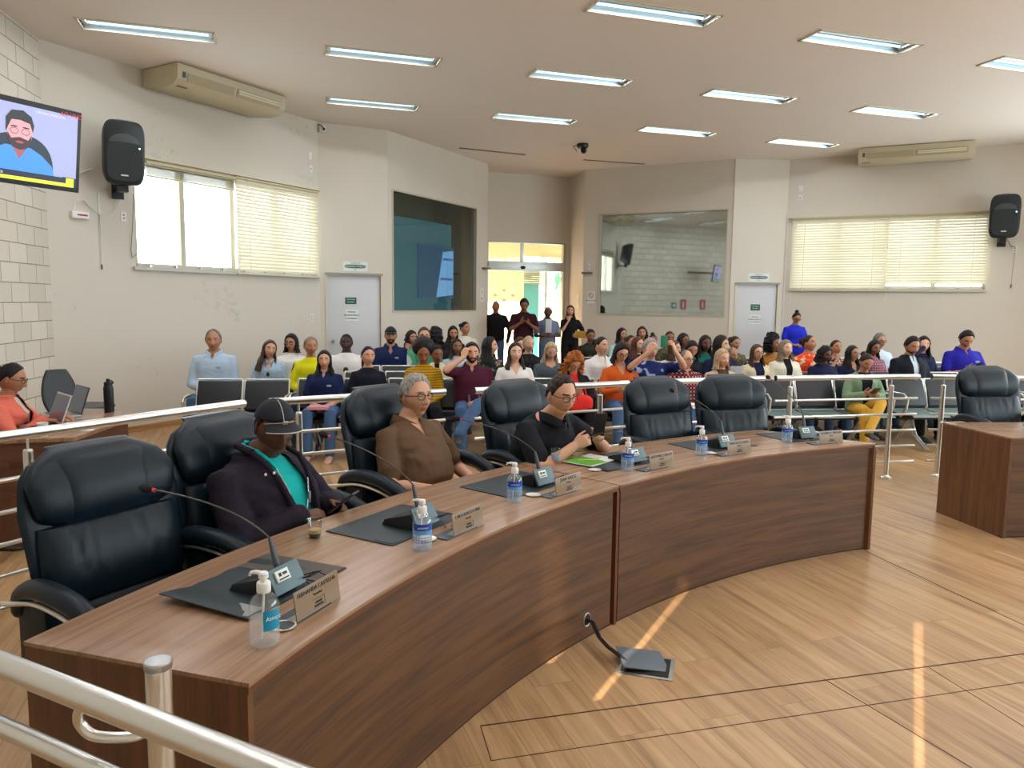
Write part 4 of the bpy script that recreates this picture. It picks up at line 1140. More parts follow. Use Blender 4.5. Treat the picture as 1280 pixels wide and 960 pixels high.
# ------------------------------------------------------------------ railings
RZ = 1.018
def rail_section(label, pts, posts, ext0=0, ext1=0, first_bar_ext=.0):
    t = thing('railing', label, 'railing', (*pts[0], 0), 0, 'steel railings round the desks')
    V = [Vector((*p, 0)) for p in pts]
    b = MB(); b.tube([v + Vector((0, 0, RZ)) for v in V], .026, 16); b.build('handrail', M_CHROME, t, world=True)
    for v, w_ in ((V[0], V[1]), (V[-1], V[-2])):
        b = MB(); d = (v - w_).normalized(); b.tube([v + Vector((0, 0, RZ)), v + d * .004 + Vector((0, 0, RZ))], .0265, 16); b.build('end_plug', M_BLACK, t, world=True)
    for z in (.80, .64, .48, .32, .16):
        b = MB(); b.tube([v + Vector((0, 0, z)) for v in V], .0115, 10); b.build('crossbar', M_CHROME, t, world=True)
    segs = [(V[i + 1] - V[i]).length for i in range(len(V) - 1)]
    for u in posts:
        k = 0
        while k < len(segs) - 1 and u > segs[k]: u -= segs[k]; k += 1
        c = V[k] + (V[k + 1] - V[k]).normalized() * u
        b = MB(); b.tube([c + Vector((0, 0, .0)), c + Vector((0, 0, .925))], .024, 16); p_ = b.build('post', M_CHROME, t, world=True)
        b = MB(); b.lathe([(.055, 0), (.055, .008), (.034, .018), (.026, .03)], c, 20); b.build('base_flange', M_CHROME, t, world=True)
        b = MB(); b.tube([c + Vector((0, 0, .925)), c + Vector((0, 0, RZ - .02))], .006, 8); b.lathe([(.02, .924), (.023, .93), (.02, .936)], c, 16); b.build('support_pin', M_CHROME, t, world=True)
    return t
rail_section('steel railing at the far left in front of the clerk desk', [(-3.3, 2.3), (-2.5, 3.60), (-1.77, 4.91)], [1.66], )
rail_section('steel railing behind the first and second seated councilmen', [(-1.63, 4.99), (-.51, 5.69)], [.2, 1.12])
rail_section('steel railing behind the third seated councilman', [(-.29, 5.78), (1.01, 6.47)], [.28, 1.18])
rail_section('steel railing behind the two empty leather chairs', [(1.05, 6.50), (2.39, 7.08)], [.3, 1.3])
rail_section('steel railing right of the empty chairs with two posts in view', [(2.51, 7.10), (4.07, 7.47)], [.16, 1.29])
rail_section('steel railing running behind the right-hand leather chair', [(4.21, 7.49), (6.4, 7.40)], [.12, 1.6])
# near railing on bracket hooks
NR = Wall((-2.7, 2.39), (.12, .955)); pts = None
t = thing('railing', 'close steel handrail crossing the lower left corner of the picture', 'railing', (-.76, 1.52, 0))
b = MB(); b.tube([NR.p(0, .885, 0), NR.p(NR.len, .885, 0)], .027, 24); b.build('handrail', M_CHROME, t, world=True)
for z in (.735, .58, .43, .28, .13):
    b = MB(); b.tube([NR.p(0, z, 0), NR.p(NR.len, z, 0)], .021 if z > .7 else .012, 16); b.build('crossbar', M_CHROME, t, world=True)
for (px_, py_) in ((-.748, 1.525), (-2.0, 2.15)):
    c = Vector((px_, py_, 0))
    b = MB(); b.tube([c, c + Vector((0, 0, .925))], .0265, 24); b.build('post', M_CHROME, t, world=True)
    b = MB(); b.lathe([(.0265, .915), (.0285, .918), (.0285, .930), (.026, .933), (.0, .934)], c, 24); b.build('post_cap', M_STEEL, t, world=True)
    b = MB(); b.lathe([(.055, 0), (.055, .008), (.034, .018), (.026, .03)], c, 20); b.build('base_flange', M_CHROME, t, world=True)
    u = (c.to_2d() - NR.a).dot(NR.d)
    q = NR.p(u - .085, .865, 0)
    b = MB(); b.tube([c + Vector((-.0, -.02, .80)), c.lerp(NR.p(u - .03, 0), .45) + Vector((0, 0, .785)), NR.p(u - .075, .79, -.02), NR.p(u - .10, .815, -.005), NR.p(u - .10, .84, 0), q], .0115, 14, sm=6)
    b.build('hook_bracket', M_CHROME, t, world=True)

# ------------------------------------------------------------------ leather armchairs
sst0 = lambda a, b, x: (lambda t: t * t * (3 - 2 * t))(min(1, max(0, (x - a) / (b - a))))
def executive_chair(label, loc, face, scale=1.0, wx=1.17):
    """faces local +Y; back top at 1.13 m"""
    t = thing('office_armchair', label, 'armchair', loc, face, 'dark leather armchairs', scale); t.scale = (wx * scale, 1.06 * scale, scale)
    def shell(rows, e=2.6, n=28):
        rings = []
        for (z, y, w, th) in rows:
            ring = []
            for k in range(n):
                a = 2 * PI * k / n
                x = w * sgn_pow(math.cos(a), 2 / e); dy = th / 2 * sgn_pow(math.sin(a), 2 / 2.2)
                dy += .035 * (x / .28) ** 2             # wings come forward
                ring.append((x, y + dy, z))
            rings.append(ring)
        return rings
    yb = lambda z: -.20 - .14 * (z - .45) / .68 + .02 * math.sin((z - .45) * 4)
    b = MB()
    rows = []
    for k in range(19):
        s_ = k / 18; z = .40 + s_ * .73
        w = np.interp(s_, [0, .12, .45, .72, .88, .95, 1.0], [.20, .245, .275, .285, .265, .22, .13])
        rows.append((z, yb(z), w, .075 if k < 18 else .04))
    b.loft(shell(rows)); b.build('backrest', M_LEATHER, t, smooth=50)
    b = MB(); rows = []
    for k in range(13):
        s_ = k / 12; z = .875 + s_ * .262
        f = math.sin(PI * min(1, max(0, .08 + s_ * .9))) ** .4
        w = np.interp(s_, [0, .1, .6, .85, 1], [.20, .245, .262, .225, .15])
        rows.append((z, yb(z) + .052 * f - .012, w * (.92 + .08 * f), .055 + .055 * f))
    b.loft(shell(rows)); hr = b.build('headrest', M_LEATHER, t, smooth=50)
    b = MB(); rows = []
    for k in range(14):
        s_ = k / 13; z = .885 + s_ * .258
        f = math.sin(PI * min(1, max(0, .10 + s_ * .86))) ** .35
        rows.append((z, yb(min(z, 1.12)) + .064 * f - .012 - .03 * sst0(.85, 1, s_), .165 - .02 * sst0(.8, 1, s_), (.05 + .062 * f) * (1 - .35 * sst0(.85, 1, s_))))
    rr = shell(rows, 4)
    b.loft([[(x, y - .035 * (x / .28) ** 2 * .5, z) for (x, y, z) in r] for r in rr]); b.build('headrest_band', M_LEATHER, hr, smooth=50)
    # gathered lumbar cushion
    rings = []
    for k in range(15):
        s_ = k / 14; z = .60 + s_ * .275
        f = math.sin(PI * (.06 + .88 * s_)) ** .4
        ring = []
        n = 96
        for q in range(n):
            a = 2 * PI * q / n
            x = .252 * (.93 + .07 * f) * sgn_pow(math.cos(a), .75); dy = (.03 + .05 * f) * sgn_pow(math.sin(a), .9)
            if math.sin(a) > 0:
                amp = .0055 * math.exp(-(x / .13) ** 4) * (.35 + .65 * s_)
                dy += amp * math.sin(x * 118 + 1.4 * math.sin(s_ * 5 + x * 20)) 
                if abs(abs(x) - .165 + .05 * (1 - s_)) < .006: dy -= .006
            ring.append((x, yb(z) + .028 + dy + .030 * (x / .28) ** 2, z))
        rings.append(ring)
    b = MB(); b.loft(rings); b.build('lumbar_cushion', M_LEATHER, t, smooth=60)
    b = MB(); b.loft(shell([(z, yb(z) + .02, w, th) for z, w, th in ((.44, .20, .03), (.46, .235, .09), (.52, .245, .10), (.58, .245, .09), (.605, .23, .04))])); b.build('lower_cushion', M_LEATHER, t, smooth=50)
    b = MB(); b.pillow((0, .03, .475), (.54, .52, .12), .5, 32, 14); b.build('seat', M_LEATHER, t, smooth=60)
    b = MB(); b.box((0, .0, .405), (.40, .38, .03)); b.build('seat_plate', M_BLACK, t, bevel=.006)
    for s_ in (-1, 1):
        path = [(s_ * .295, -.235, .60), (s_ * .30, -.20, .665), (s_ * .305, -.12, .705), (s_ * .31, -.02, .715), (s_ * .31, .10, .700), (s_ * .31, .19, .665), (s_ * .308, .235, .625)]
        b = MB(); b.tube(path, [.026, .033, .036, .036, .036, .034, .026], 14, round_ends=True, flat=1.0, sm=3); pad = b.build('armrest', M_LEATHER, t, smooth=60)
        b = MB(); path = [(s_ * .335, -.30, .625), (s_ * .33, -.22, .640), (s_ * .325, -.08, .668), (s_ * .325, .08, .655), (s_ * .32, .20, .61), (s_ * .315, .26, .53), (s_ * .29, .25, .45), (s_ * .24, .16, .41)]
        b.tube(path, .0095, 10, sm=4); b.ell((s_ * .335, -.305, .624), (.013, .013, .013), 10, 8); b.build('arm_frame', M_CHROME, pad)
        b = MB(); b.box((s_ * .29, -.15, .53), (.03, .16, .22)); b.build('side_panel', M_LEATHER, t, bevel=.012)
    b = MB(); b.tube([(0, 0, .10), (0, 0, .40)], .028, 14); b.tube([(0, 0, .10), (0, 0, .24)], .04, 14); b.build('gas_column', M_BLACK, t)
    for k in range(5):
        a = 2 * PI * k / 5 + .3
        c_, s2 = math.cos(a), math.sin(a)
        b = MB(); b.tube([(0, 0, .115), (c_ * .15, s2 * .15, .105), (c_ * .30, s2 * .30, .075)], [.034, .027, .018], 10); lg = b.build('base_arm', M_CHROME, t)
        b = MB()
        px_, py_ = c_ * .30, s2 * .30; ax = Vector((-s2, c_, 0))
        for q in (-.014, .014):
            cc = Vector((px_, py_, .028)) + ax * q; b.tube([cc - ax * .008, cc + ax * .008], .028, 14)
        b.tube([(px_, py_, .03), (px_, py_, .07)], .008, 8); b.build('caster', M_RUBBER, lg)
    return t
def facing(p, q):  # rotation so local +Y points from p to q
    return math.atan2(-(q.x - p.x), q.y - p.y)
ch = {}
CHAIRS = [(156.6, 6.24, 'nearest empty leather armchair at the left end of the curved desk', 1.0, -6),
          (150.3, 6.28, 'leather armchair holding the man in a black cap', 1.02, 6),
          (140.2, 6.40, 'leather armchair holding the grey-haired man in brown', 1.04, 4),
          (132.4, 6.28, 'leather armchair holding the man in a black polo shirt', 1.02, 2),
          (121.6, 6.13, 'empty leather armchair second from the right end of the curved desk', 1.0, 0),
          (115.4, 6.07, 'empty leather armchair at the right end of the curved desk', 1.0, -6),
          (87.8, 6.45, 'leather armchair behind the right-hand desk section', 1.02, 12)]
for i, (a, r_, lab, sc, tw) in enumerate(CHAIRS):
    a += {3: -1.1, 4: -1.0, 5: -.8, 6: 1.3}.get(i, 0)
    p = pol(r_, a); ch[i] = executive_chair(lab, p, facing(p, Vector((C0.x, C0.y, 0))) + R(tw), sc, 1.12 if i == 0 else 1.2)

# ------------------------------------------------------------------ things on the desk
M_MAT = plain('desk_mat_leather', (.013, .026, .034), .42, var=.2, bump=.0003, bscale=400)
M_MATB = plain('desk_mat_band', srgb(74, 66, 58), .5)
def local_frame(a, r_):  # thing at polar position, local +Y points to chair side, +X clockwise... to the viewer's right
    p = pol(r_, a, ZT)
    return p, math.atan2(p.y - C0.y, p.x - C0.x) - PI / 2
def desk_mat(a, lab, curl=False, band=False):
    p, rz = local_frame(a, 5.645)
    t = thing('desk_mat', lab, 'desk mat', p, rz)
    b = MB(); n = 12; rings = []
    for i in range(n + 1):
        x = -.245 + .49 * i / n
        lift = 0
        if curl: lift = .028 * max(0, (-x - .05) / .2) ** 2 + .006 * math.sin(i * 1.1) ** 2
        rings.append([(x, -.175, .0005 + lift * .25), (x, .175, .0005 + lift), (x, .175, .0045 + lift), (x, -.175, .0045 + lift * .25)])
    b.loft(rings); b.build('pad', M_MAT, t, bevel=.001)
    if band:
        b = MB(); b.box((.165, .0, .0062), (.15, .345, .002)); b.build('band', M_MATB, t)
    b = MB(); b.box((-.20, -.12, .006 + (.006 if curl else 0)), (.07, .09, .001)); b.build('corner_tab', M_STEEL if curl else M_MAT, t)
    return t
desk_mat(157.4, 'dark desk mat with a curled edge nearest the left desk end', True, True)
desk_mat(149.4, 'dark desk mat before the man in the black cap')
desk_mat(140.4, 'dark desk mat before the grey-haired man in brown')
desk_mat(131.9, 'dark desk mat under the green magazine')
desk_mat(122.3, 'dark desk mat before the second empty chair from the right')
desk_mat(113.9, 'dark desk mat at the right end of the curved desk')
M_MICG = plain('mic_base_grey', srgb(92, 112, 118), .45, metal=.3)
M_PLATE = plain('bronze_acrylic', srgb(140, 118, 92), .3, var=.05, spec=.6)
M_STAND = plain('smoked_acrylic', srgb(58, 70, 78), .25)
def microphone(a, tip, lab, r_=5.60, rot=0, cable=True):
    p, rz = local_frame(a, r_); rz += rot
    t = thing('gooseneck_microphone', lab, 'microphone', p + Vector((0, 0, .0062)), rz)
    b = MB(); b.add([(-.075, -.075, 0), (.075, -.075, 0), (.075, .085, 0), (-.075, .085, 0), (-.07, -.07, .065), (.07, -.07, .065), (.07, .075, .022), (-.07, .075, .022)],
        [(0, 3, 2, 1), (4, 5, 6, 7), (0, 1, 5, 4), (1, 2, 6, 5), (2, 3, 7, 6), (3, 0, 4, 7)]); b.build('base', M_BLACK, t, bevel=.004)
    b = MB(); M_ = Matrix.Translation((0, -.040, .066)) @ Matrix.Rotation(R(-16), 4, 'X')
    b.M = Matrix.Translation((0, -.083, .046)) @ Matrix.Rotation(R(62), 4, 'X'); b.box((0, .0, 0), (.145, .085, .012)); b.build('control_panel', M_MICG, t, bevel=.003)
    b = MB(); b.M = Matrix.Translation((.0, -.087, .05)) @ Matrix.Rotation(R(62), 4, 'X'); b.box((-.02, .01, .0), (.06, .036, .0145)); b.build('sticker', M_SIGNW, t)
    b = MB(); b.M = Matrix.Translation((.0, -.0885, .05)) @ Matrix.Rotation(R(62), 4, 'X'); b.box((-.032, .015, .0), (.012, .012, .014)); b.box((-.01, .015, 0), (.02, .008, .014)); b.box((-.02, .0, 0), (.045, .004, .014)); b.build('sticker_print', M_INK, t)
    Mi = (Matrix.Translation(t.location) @ Matrix.Rotation(rz, 4, 'Z')).inverted()
    tp_ = Mi @ Vector(tip)
    s0 = Vector((.01, -.045, .06)); s1 = s0 + Vector((0, .0, .09)) + (tp_ - s0) * .06
    d = tp_ - s1
    c1 = s1 + Vector((0, 0, abs(d.z) * .25 + .06)) * .7; 
    pts_ = []
    for k in range(13):
        u = k / 12; q = s1 * (1 - u) ** 2 + (s1 + Vector((0, 0, .05)) + d * .28 + Vector((0, 0, .07 if tp_.z < .2 else .02))) * 2 * u * (1 - u) + tp_ * u * u; pts_.append(q)
    b = MB(); b.tube([s0, s0.lerp(s1, .5), s1], [.011, .010, .006], 10); b.build('stem_socket', plain('stem_grey', srgb(80, 92, 100), .45), t)
    b = MB(); b.tube(pts_, .0032, 8); b.build('gooseneck', plain('gooseneck_metal', srgb(92, 88, 84), .35, metal=.7), t)
    dd = (pts_[-1] - pts_[-3]).normalized()
    b = MB(); b.tube([tp_ - dd * .012, tp_], .0065, 12); b.build('red_ring', plain('ring_red', srgb(190, 40, 50), .4, emit=.3), t)
    b = MB(); b.tube([tp_, tp_ + dd * .008, tp_ + dd * .02, tp_ + dd * .035, tp_ + dd * .045], [.008, .013, .0155, .0145, .008], 14, round_ends=True); b.build('windscreen', plain('foam_black', (.015, .014, .016), .95, bump=.002, bscale=500), t, smooth=60)
    if cable:
        b = MB(); b.tube([(.055, -.08, .02), (.075, -.12, .03), (.12, -.13, .035), (.13, -.09, .02), (.10, -.06, .012), (.07, -.12, .006), (.03, -.17, .004)], .0026, 6)
        b.tube([(.05, -.085, .015), (.09, -.14, .045), (.10, -.17, .03), (.04, -.19, .004)], .0022, 6); b.build('cable', M_BLACK, t)
    return t
MICS = [(157.6, (-1.2072, 2.4685, 1.06), 'gooseneck microphone before the nearest empty armchair'), (149.2, (-.81, 3.267, 1.105), 'gooseneck microphone before the man in the black cap'),
        (139.7, (-.281, 4.047, 1.065), 'gooseneck microphone before the grey-haired man in brown'), (131.2, (.313, 4.499, .80), 'gooseneck microphone bent down over the green magazine'),
        (122.4, (1.164, 5.335, 1.085), 'gooseneck microphone before the second empty chair from the right'), (114.4, (1.987, 5.757, 1.145), 'gooseneck microphone at the right end of the curved desk')]
for a, tip, lab in MICS: microphone(a, tip, lab)
def nameplate(a, lab, name, sub, off=0, stand_open=True):
    p, rz = local_frame(a, 5.335)
    t = thing('name_plate', lab, 'name plate', p, rz)
    b = MB(); b.M = Matrix.Rotation(R(-8), 4, 'X'); b.box((0, 0, .046), (.215, .004, .09)); b.build('plate', M_PLATE, t, bevel=.0008)
    b = MB(); b.box((-.05 if off == 0 else 0, .035, .003), (.215, .075, .005)); b.build('stand', M_STAND, t, bevel=.0008)
    b = MB(); b.add([(-.107, .002, .0), (-.107, .002, .03), (-.107, .05, 0), (-.103, .002, .0), (-.103, .002, .03), (-.103, .05, 0)], [(0, 1, 2), (5, 4, 3), (0, 3, 4, 1), (1, 4, 5, 2), (2, 5, 3, 0)]); b.build('stand_gusset', plain('clear_edge', srgb(210, 216, 214), .3), t)
    def Mx(z): return Matrix.Rotation(R(-8), 4, 'X') @ frame((0, -.0026, z), (1, 0, 0), (0, -1, 0))
    text(name, min(.0225, .31 / len(name)), Mx(.075), M_INK, t)
    text(sub, .010, Mx(.056), M_INK, t)
    text('CÂMARA', .009, Mx(.030), M_INK, t); text('MUNICIPAL', .009, Mx(.020), M_INK, t)
    b = MB(); b.M = Matrix.Rotation(R(-8), 4, 'X')
    for (x0, x1, z0, z1) in ((-.030, .030, .0145, .0152), (-.030, .030, .0400, .0407), (.0292, .030, .0145, .0407)): b.box(((x0 + x1) / 2, -.0024, (z0 + z1) / 2), (x1 - x0, .001, z1 - z0))
    b.build('crest_outline', M_INK, t)
    return t
nameplate(158.35, 'name plate reading Fernanda Castelha on the nearest desk place', 'FERNANDA CASTELHA', 'Vereadora')
nameplate(148.5, 'name plate before the man in the black cap', 'CHICO BOSCO F. MAR', 'Vereador')
nameplate(140.0, 'name plate before the grey-haired man in brown', 'JUAN VASCO', 'Vereador')
nameplate(131.1, 'name plate right of the green magazine', 'ANTONIO CARLOS', 'Vereador')
nameplate(123.3, 'name plate before the second empty chair from the right', 'MARCELO COSTA', 'Vereador')
nameplate(114.0, 'name plate at the right end of the curved desk', 'RODRIGO BRAGA', 'Vereador')
M_PET = glass_mat('clear_bottle', (.985, .99, .995), .05, .02, .07)
M_GEL = glass_mat('clear_gel', (.97, .98, .99), .0, .05, .20, (.86, .89, .93))
M_GELB = glass_mat('blue_gel', (.86, .93, .99), .0, .05, .22, (.62, .78, .98))
M_PUMP = plain('white_pump', srgb(238, 240, 240), .4, var=.01)
def bottle(a, r_, lab, style, h=1.0, pumpdir=160, p=None):
    if p is None: p = pol(r_, a, ZT)
    t = thing('hand_sanitizer', lab, 'bottle', p, R(pumpdir), 'hand sanitizer bottles', h)
    prof = [(.001, .0), (.030, .0), (.0345, .003), (.036, .010), (.036, .098), (.034, .112), (.027, .124), (.017, .132), (.0135, .136), (.0135, .146)]
    b = MB(); b.lathe(prof, n=28); b.build('bottle', M_PET, t)
    b = MB(); b.lathe([(.001, .002), (.029, .002), (.0335, .006), (.0345, .012), (.0345, .070 if style == 0 else .085), (.001, .0705 if style == 0 else .0855)], n=28); b.build('gel', M_GEL if style == 0 else M_GELB, t)
    b = MB(); b.lathe([(.001, .136), (.0165, .136), (.0172, .139), (.0172, .158), (.0155, .162), (.0075, .163), (.0075, .170), (.012, .171), (.012, .183), (.009, .187), (.001, .1875)], n=20)
    b.tube([(.0, 0, .181), (.022, 0, .183), (.036, 0, .180), (.042, 0, .172)], [.0065, .0055, .0045, .0035], 10); b.build('pump', M_PUMP, t)
    b = MB(); b.tube([(0, 0, .136), (.004, 0, .08), (.010, 0, .012)], .0028, 8); b.build('dip_tube', M_PUMP, t)
    # label wraps the front
    cdir = math.atan2(-p.y, -p.x) - R(pumpdir)          # towards the room's near side
    a0, a1 = (cdir + R(-5), cdir + R(72)) if style == 0 else (cdir - R(60), cdir + R(70))
    z0, z1 = (.048, .098) if style == 0 else (.035, .105)
    def wrap(nm, mt, z0, z1, a0, a1, rr):
        b = MB(); n = 14
        ring0 = [(rr * math.cos(x), rr * math.sin(x), z0) for x in np.linspace(a0, a1, n)]; ring1 = [(x, y, z1) for (x, y, _) in ring0]
        i0 = [(x * .99, y * .99, z0) for (x, y, _) in ring0]; i1 = [(x, y, z1) for (x, y, _) in i0]
        b.loft([ring0 + i0[::-1], ring1 + i1[::-1]]); b.build(nm, mt, t)
    if style == 0:
        wrap('label', plain('label_cyan', srgb(24, 150, 196), .4), z0, z1, a0, a1, .0366)
        am = (a0 + a1) / 2; body = 'Assept'; sz = .015; zz = .079; mt = M_SIGNW
    else:
        wrap('label', plain('label_blue', srgb(34, 70, 180), .4), .078, .103, a0, a1, .0366)
        wrap('lower_label', plain('label_lightblue', srgb(90, 170, 226), .4), .064, .078, a0, a1, .0366)
        am = (a0 + a1) / 2; body = 'asseptgel'; sz = .011; zz = .09; mt = M_SIGNW
        b = MB()
        for q in range(3):
            for x in np.linspace(a0 + .1, a1 - .3, 7): b.box((.0362 * math.cos(x), .0362 * math.sin(x), .034 + q * .009), (.001, .006, .0025), rz=x)
        b.build('small_print', plain('print_blue', srgb(40, 60, 120), .5), t)
    c = Vector((.0372 * math.cos(am), .0372 * math.sin(am), zz))
    text(body, sz, frame(c, (-math.sin(am), math.cos(am), 0), (math.cos(am), math.sin(am), 0)), mt, t, extrude=.0002)
    return t
BT = [(161.0, 5.34, 'clear sanitizer bottle with cyan label nearest the desk end', 0, 1.10), (151.6, 5.36, 'sanitizer bottle before the man in the black cap', 1, 1.04), (143.3, 5.44, 'sanitizer bottle before the grey-haired man in brown', 1, 1.02),
      (133.2, 5.43, 'sanitizer bottle right of the green magazine', 2, 1.02), (125.7, 5.45, 'sanitizer bottle before the second empty chair from the right', 1, 1.0), (116.7, 5.49, 'sanitizer bottle at the right end of the curved desk', 1, 1.0)]
for a, r_, lab, st, h in BT: bottle(a, r_, lab, min(st, 1), h)
bottle(0, 0, 'sanitizer bottle on the right-hand desk section', 1, 1.02, p=Vector((3.83, 5.49, ZT)))
def coaster(a, r_, lab):
    t = thing('saucer', lab, 'saucer', pol(r_, a, ZT), 0, None, .8)
    b = MB(); b.lathe([(.001, .0), (.030, .0), (.046, .006), (.047, .008), (.044, .008), (.030, .0035), (.001, .003)], n=28); b.build('dish', plain('porcelain', srgb(226, 224, 216), .2, var=.01, coat=.4), t)
    return t
for a, r_, lab in [(159.85, 5.36, 'white saucer beside the cyan-labelled sanitizer'), (150.5, 5.41, 'white saucer before the man in the black cap'), (141.7, 5.44, 'white saucer before the grey-haired man in brown'),
        (134.7, 5.55, 'white saucer at the seam below the green magazine'), (124.8, 5.45, 'white saucer before the second empty chair from the right'), (114.9, 5.50, 'white saucer at the right end of the curved desk')]: coaster(a, r_, lab)
# cups
M_CUP = glass_mat('thin_cup_plastic', (.965, .965, .965), .06, .08)
t = thing('plastic_cup', 'clear plastic cup with a little black coffee', 'cup', pol(5.81, 152.6, ZT), 0)
b = MB(); b.lathe([(.020, .0), (.0225, .001), (.030, .074), (.032, .076), (.031, .078), (.029, .074), (.0215, .003), (.001, .002)], n=28); b.build('cup', M_CUP, t)
b = MB(); b.lathe([(.001, .003), (.0212, .003), (.0235, .020), (.001, .020)], n=24); b.build('coffee', plain('coffee', (.012, .006, .004), .1), t)
b = MB(); b.lathe([(.001, .0202), (.0236, .0202), (.0252, .034), (.001, .035)], n=24); b.build('foam', plain('foam_cream', srgb(176, 158, 110), .6), t)
t = thing('plastic_cup', 'small clear water cup with pale print by the seam', 'cup', pol(5.83, 134.9, ZT), 0)
b = MB(); b.lathe([(.022, .0), (.024, .001), (.032, .086), (.034, .088), (.031, .086), (.023, .003), (.001, .002)], n=28); b.build('cup', M_CUP, t)
b = MB(); b.lathe([(.0235, .018), (.0285, .058), (.0290, .058), (.0240, .018)], n=24); b.build('printed_band', plain('cup_print', srgb(170, 190, 226), .5), t)
# magazine
p, rz = local_frame(133.0, 5.72)
t = thing('magazine', 'white and green magazine lying on the desk mat', 'magazine', p + Vector((0, 0, .0065)), rz + R(8))
b = MB(); b.box((0, 0, .003), (.29, .21, .006)); b.build('pages', M_SIGNW, t, bevel=.001)
b = MB(); b.add([(-.143, -.09, .0065), (.02, -.103, .0065), (.05, .103, .0065), (-.143, .103, .0065)], [(0, 1, 2, 3)]); b.build('green_cover', plain('cover_green', srgb(96, 176, 52), .35), t, smooth=0)
b = MB(); b.tube([(-.06, .05, .008), (-.02, .02, .008), (.0, -.02, .008), (.03, -.03, .008), (.06, .0, .008), (.08, -.02, .008)], .007, 6, flat=.2); b.build('cover_swirl', plain('cover_yellow', srgb(232, 206, 90), .35), t)
# ------------------------------------------------------------------ clerk desk on the left, with its things
t = thing('clerk_desk', 'walnut side desk with laptops at the far left', 'desk', (-3.6, 5.4, 0))
poly = [(-2.95, 4.99), (-3.02, 5.86), (-3.40, 6.34), (-3.74, 6.32), (-3.68, 4.80), (-3.34, 4.88)]
b = MB(); b.prism(poly, .732, .76); b.uv = [(p_[1], p_[0]) for p_ in b.v]; b.build('desktop', M_DTOP, t, world=True, bevel=.0012)
def board(pa, pb, z0, z1, th, mat, parent, nm):
    a = Vector((*pa, 0)); c = Vector((*pb, 0)); d = (c - a).normalized(); n_ = Vector((-d.y, d.x, 0)) * th; L_ = (c - a).length
    mb = MB(); mb.add([Vector((q.x, q.y, z)) for z in (z0, z1) for q in (a, c, c + n_, a + n_)], [(0, 3, 2, 1), (4, 5, 6, 7), (0, 1, 5, 4), (1, 2, 6, 5), (2, 3, 7, 6), (3, 0, 4, 7)], 0, [(u, z) for z in (z0, z1) for u in (0, L_, L_, 0)])
    return mb.build(nm, mat, parent, world=True)
M_DD = wood('walnut_side', srgb(104, 66, 44), srgb(64, 38, 24), 1.1, 10, .4)
board((-2.965, 5.0), (-3.03, 5.85), 0, .732, .02, M_DD, t, 'front_panel'); board((-3.34, 4.895), (-2.965, 5.0), 0, .732, .02, M_DD, t, 'front_panel')
board((-3.66, 4.815), (-3.34, 4.895), 0, .732, .02, M_DD, t, 'front_panel'); board((-3.03, 5.85), (-3.40, 6.32), 0, .732, .02, M_DD, t, 'front_panel')
def laptop(loc, rz, lab, lidmat, open_=105, s=1):
    t = thing('laptop', lab, 'laptop', loc, rz)
    b = MB(); b.box((0, 0, .009), (.33, .23, .016)); b.build('base', M_STEEL, t, bevel=.003)
    b = MB(); b.box((0, -.01, .0178), (.29, .12, .001)); b.build('keyboard', M_BLACK, t)
    M_ = Matrix.Translation((0, .112, .014)) @ Matrix.Rotation(R(open_ - 90) * -1, 4, 'X')
    b = MB(); b.M = M_; b.box((0, 0, .112), (.33, .008, .225)); ld_ = b.build('screen_lid', lidmat, t, bevel=.002)
    b = MB(); b.M = M_; b.box((0, -.0045, .115), (.31, .001, .195)); b.build('screen', plain('laptop_screen', srgb(60, 72, 92), .2, emit=.1), ld_)
    return t
# seen from behind/side: user sits left, so screens face left
laptop((-3.47, 5.42, ZT), R(66) - PI / 2 - R(20), 'open silver laptop nearer the woman in coral', plain('laptop_pale', srgb(196, 190, 184), .35), 110)
laptop((-3.60, 5.90, ZT), R(58) - PI / 2 - R(12), 'open dark laptop nearer the black flask', plain('laptop_dark', srgb(70, 70, 74), .25, metal=.5), 108)
t = thing('water_flask', 'tall black flask with carry cap on the clerk desk', 'flask', (-3.33, 6.14, ZT))
b = MB(); b.lathe([(.001, 0), (.036, 0), (.038, .004), (.038, .20), (.035, .215), (.03, .222), (.001, .222)], n=24); b.build('body', M_BLACK, t)
b = MB(); b.lathe([(.001, .222), (.032, .222), (.032, .248), (.026, .252), (.014, .252), (.014, .276), (.001, .278)], n=20); b.tube([(.03, 0, .235), (.045, 0, .245), (.03, 0, .262), (.0, 0, .262)], .006, 8); b.build('cap', M_BLACK, t)
t = thing('paper_cup', 'white paper cup on the clerk desk', 'cup', (-3.18, 5.02, ZT))
b = MB(); b.lathe([(.028, 0), (.034, .09), (.036, .092), (.033, .09), (.027, .004), (.001, .003)], n=24); b.build('cup', M_SIGNW, t)
t = thing('computer_keyboard', 'pale keyboard with loose cable on the clerk desk', 'keyboard', (-3.38, 5.03, ZT), R(10))
b = MB(); b.box((0, 0, .008), (.30, .11, .014)); b.build('body', plain('keyboard_pale', srgb(210, 208, 206), .5), t, bevel=.003)
b = MB()
for i in range(12):
    for j in range(4): b.box((-.132 + i * .024, -.036 + j * .024, .0165), (.018, .018, .004))
b.build('keys', plain('keys_grey', srgb(150, 150, 152), .5), t)
b = MB(); b.tube([(-.15, .03, .01), (-.2, .06, .006), (-.22, -.0, .006), (-.18, -.08, .004), (-.19, -.17, -.02), (-.2, -.18, -.4)], .004, 6); b.build('cable', M_BLACK, t)
t = thing('paper_sheets', 'loose papers beside the laptops on the clerk desk', 'papers', (-3.12, 5.35, ZT), R(20))
b = MB(); b.box((0, 0, .002), (.21, .29, .003)); b.build('sheet', M_SIGNW, t)
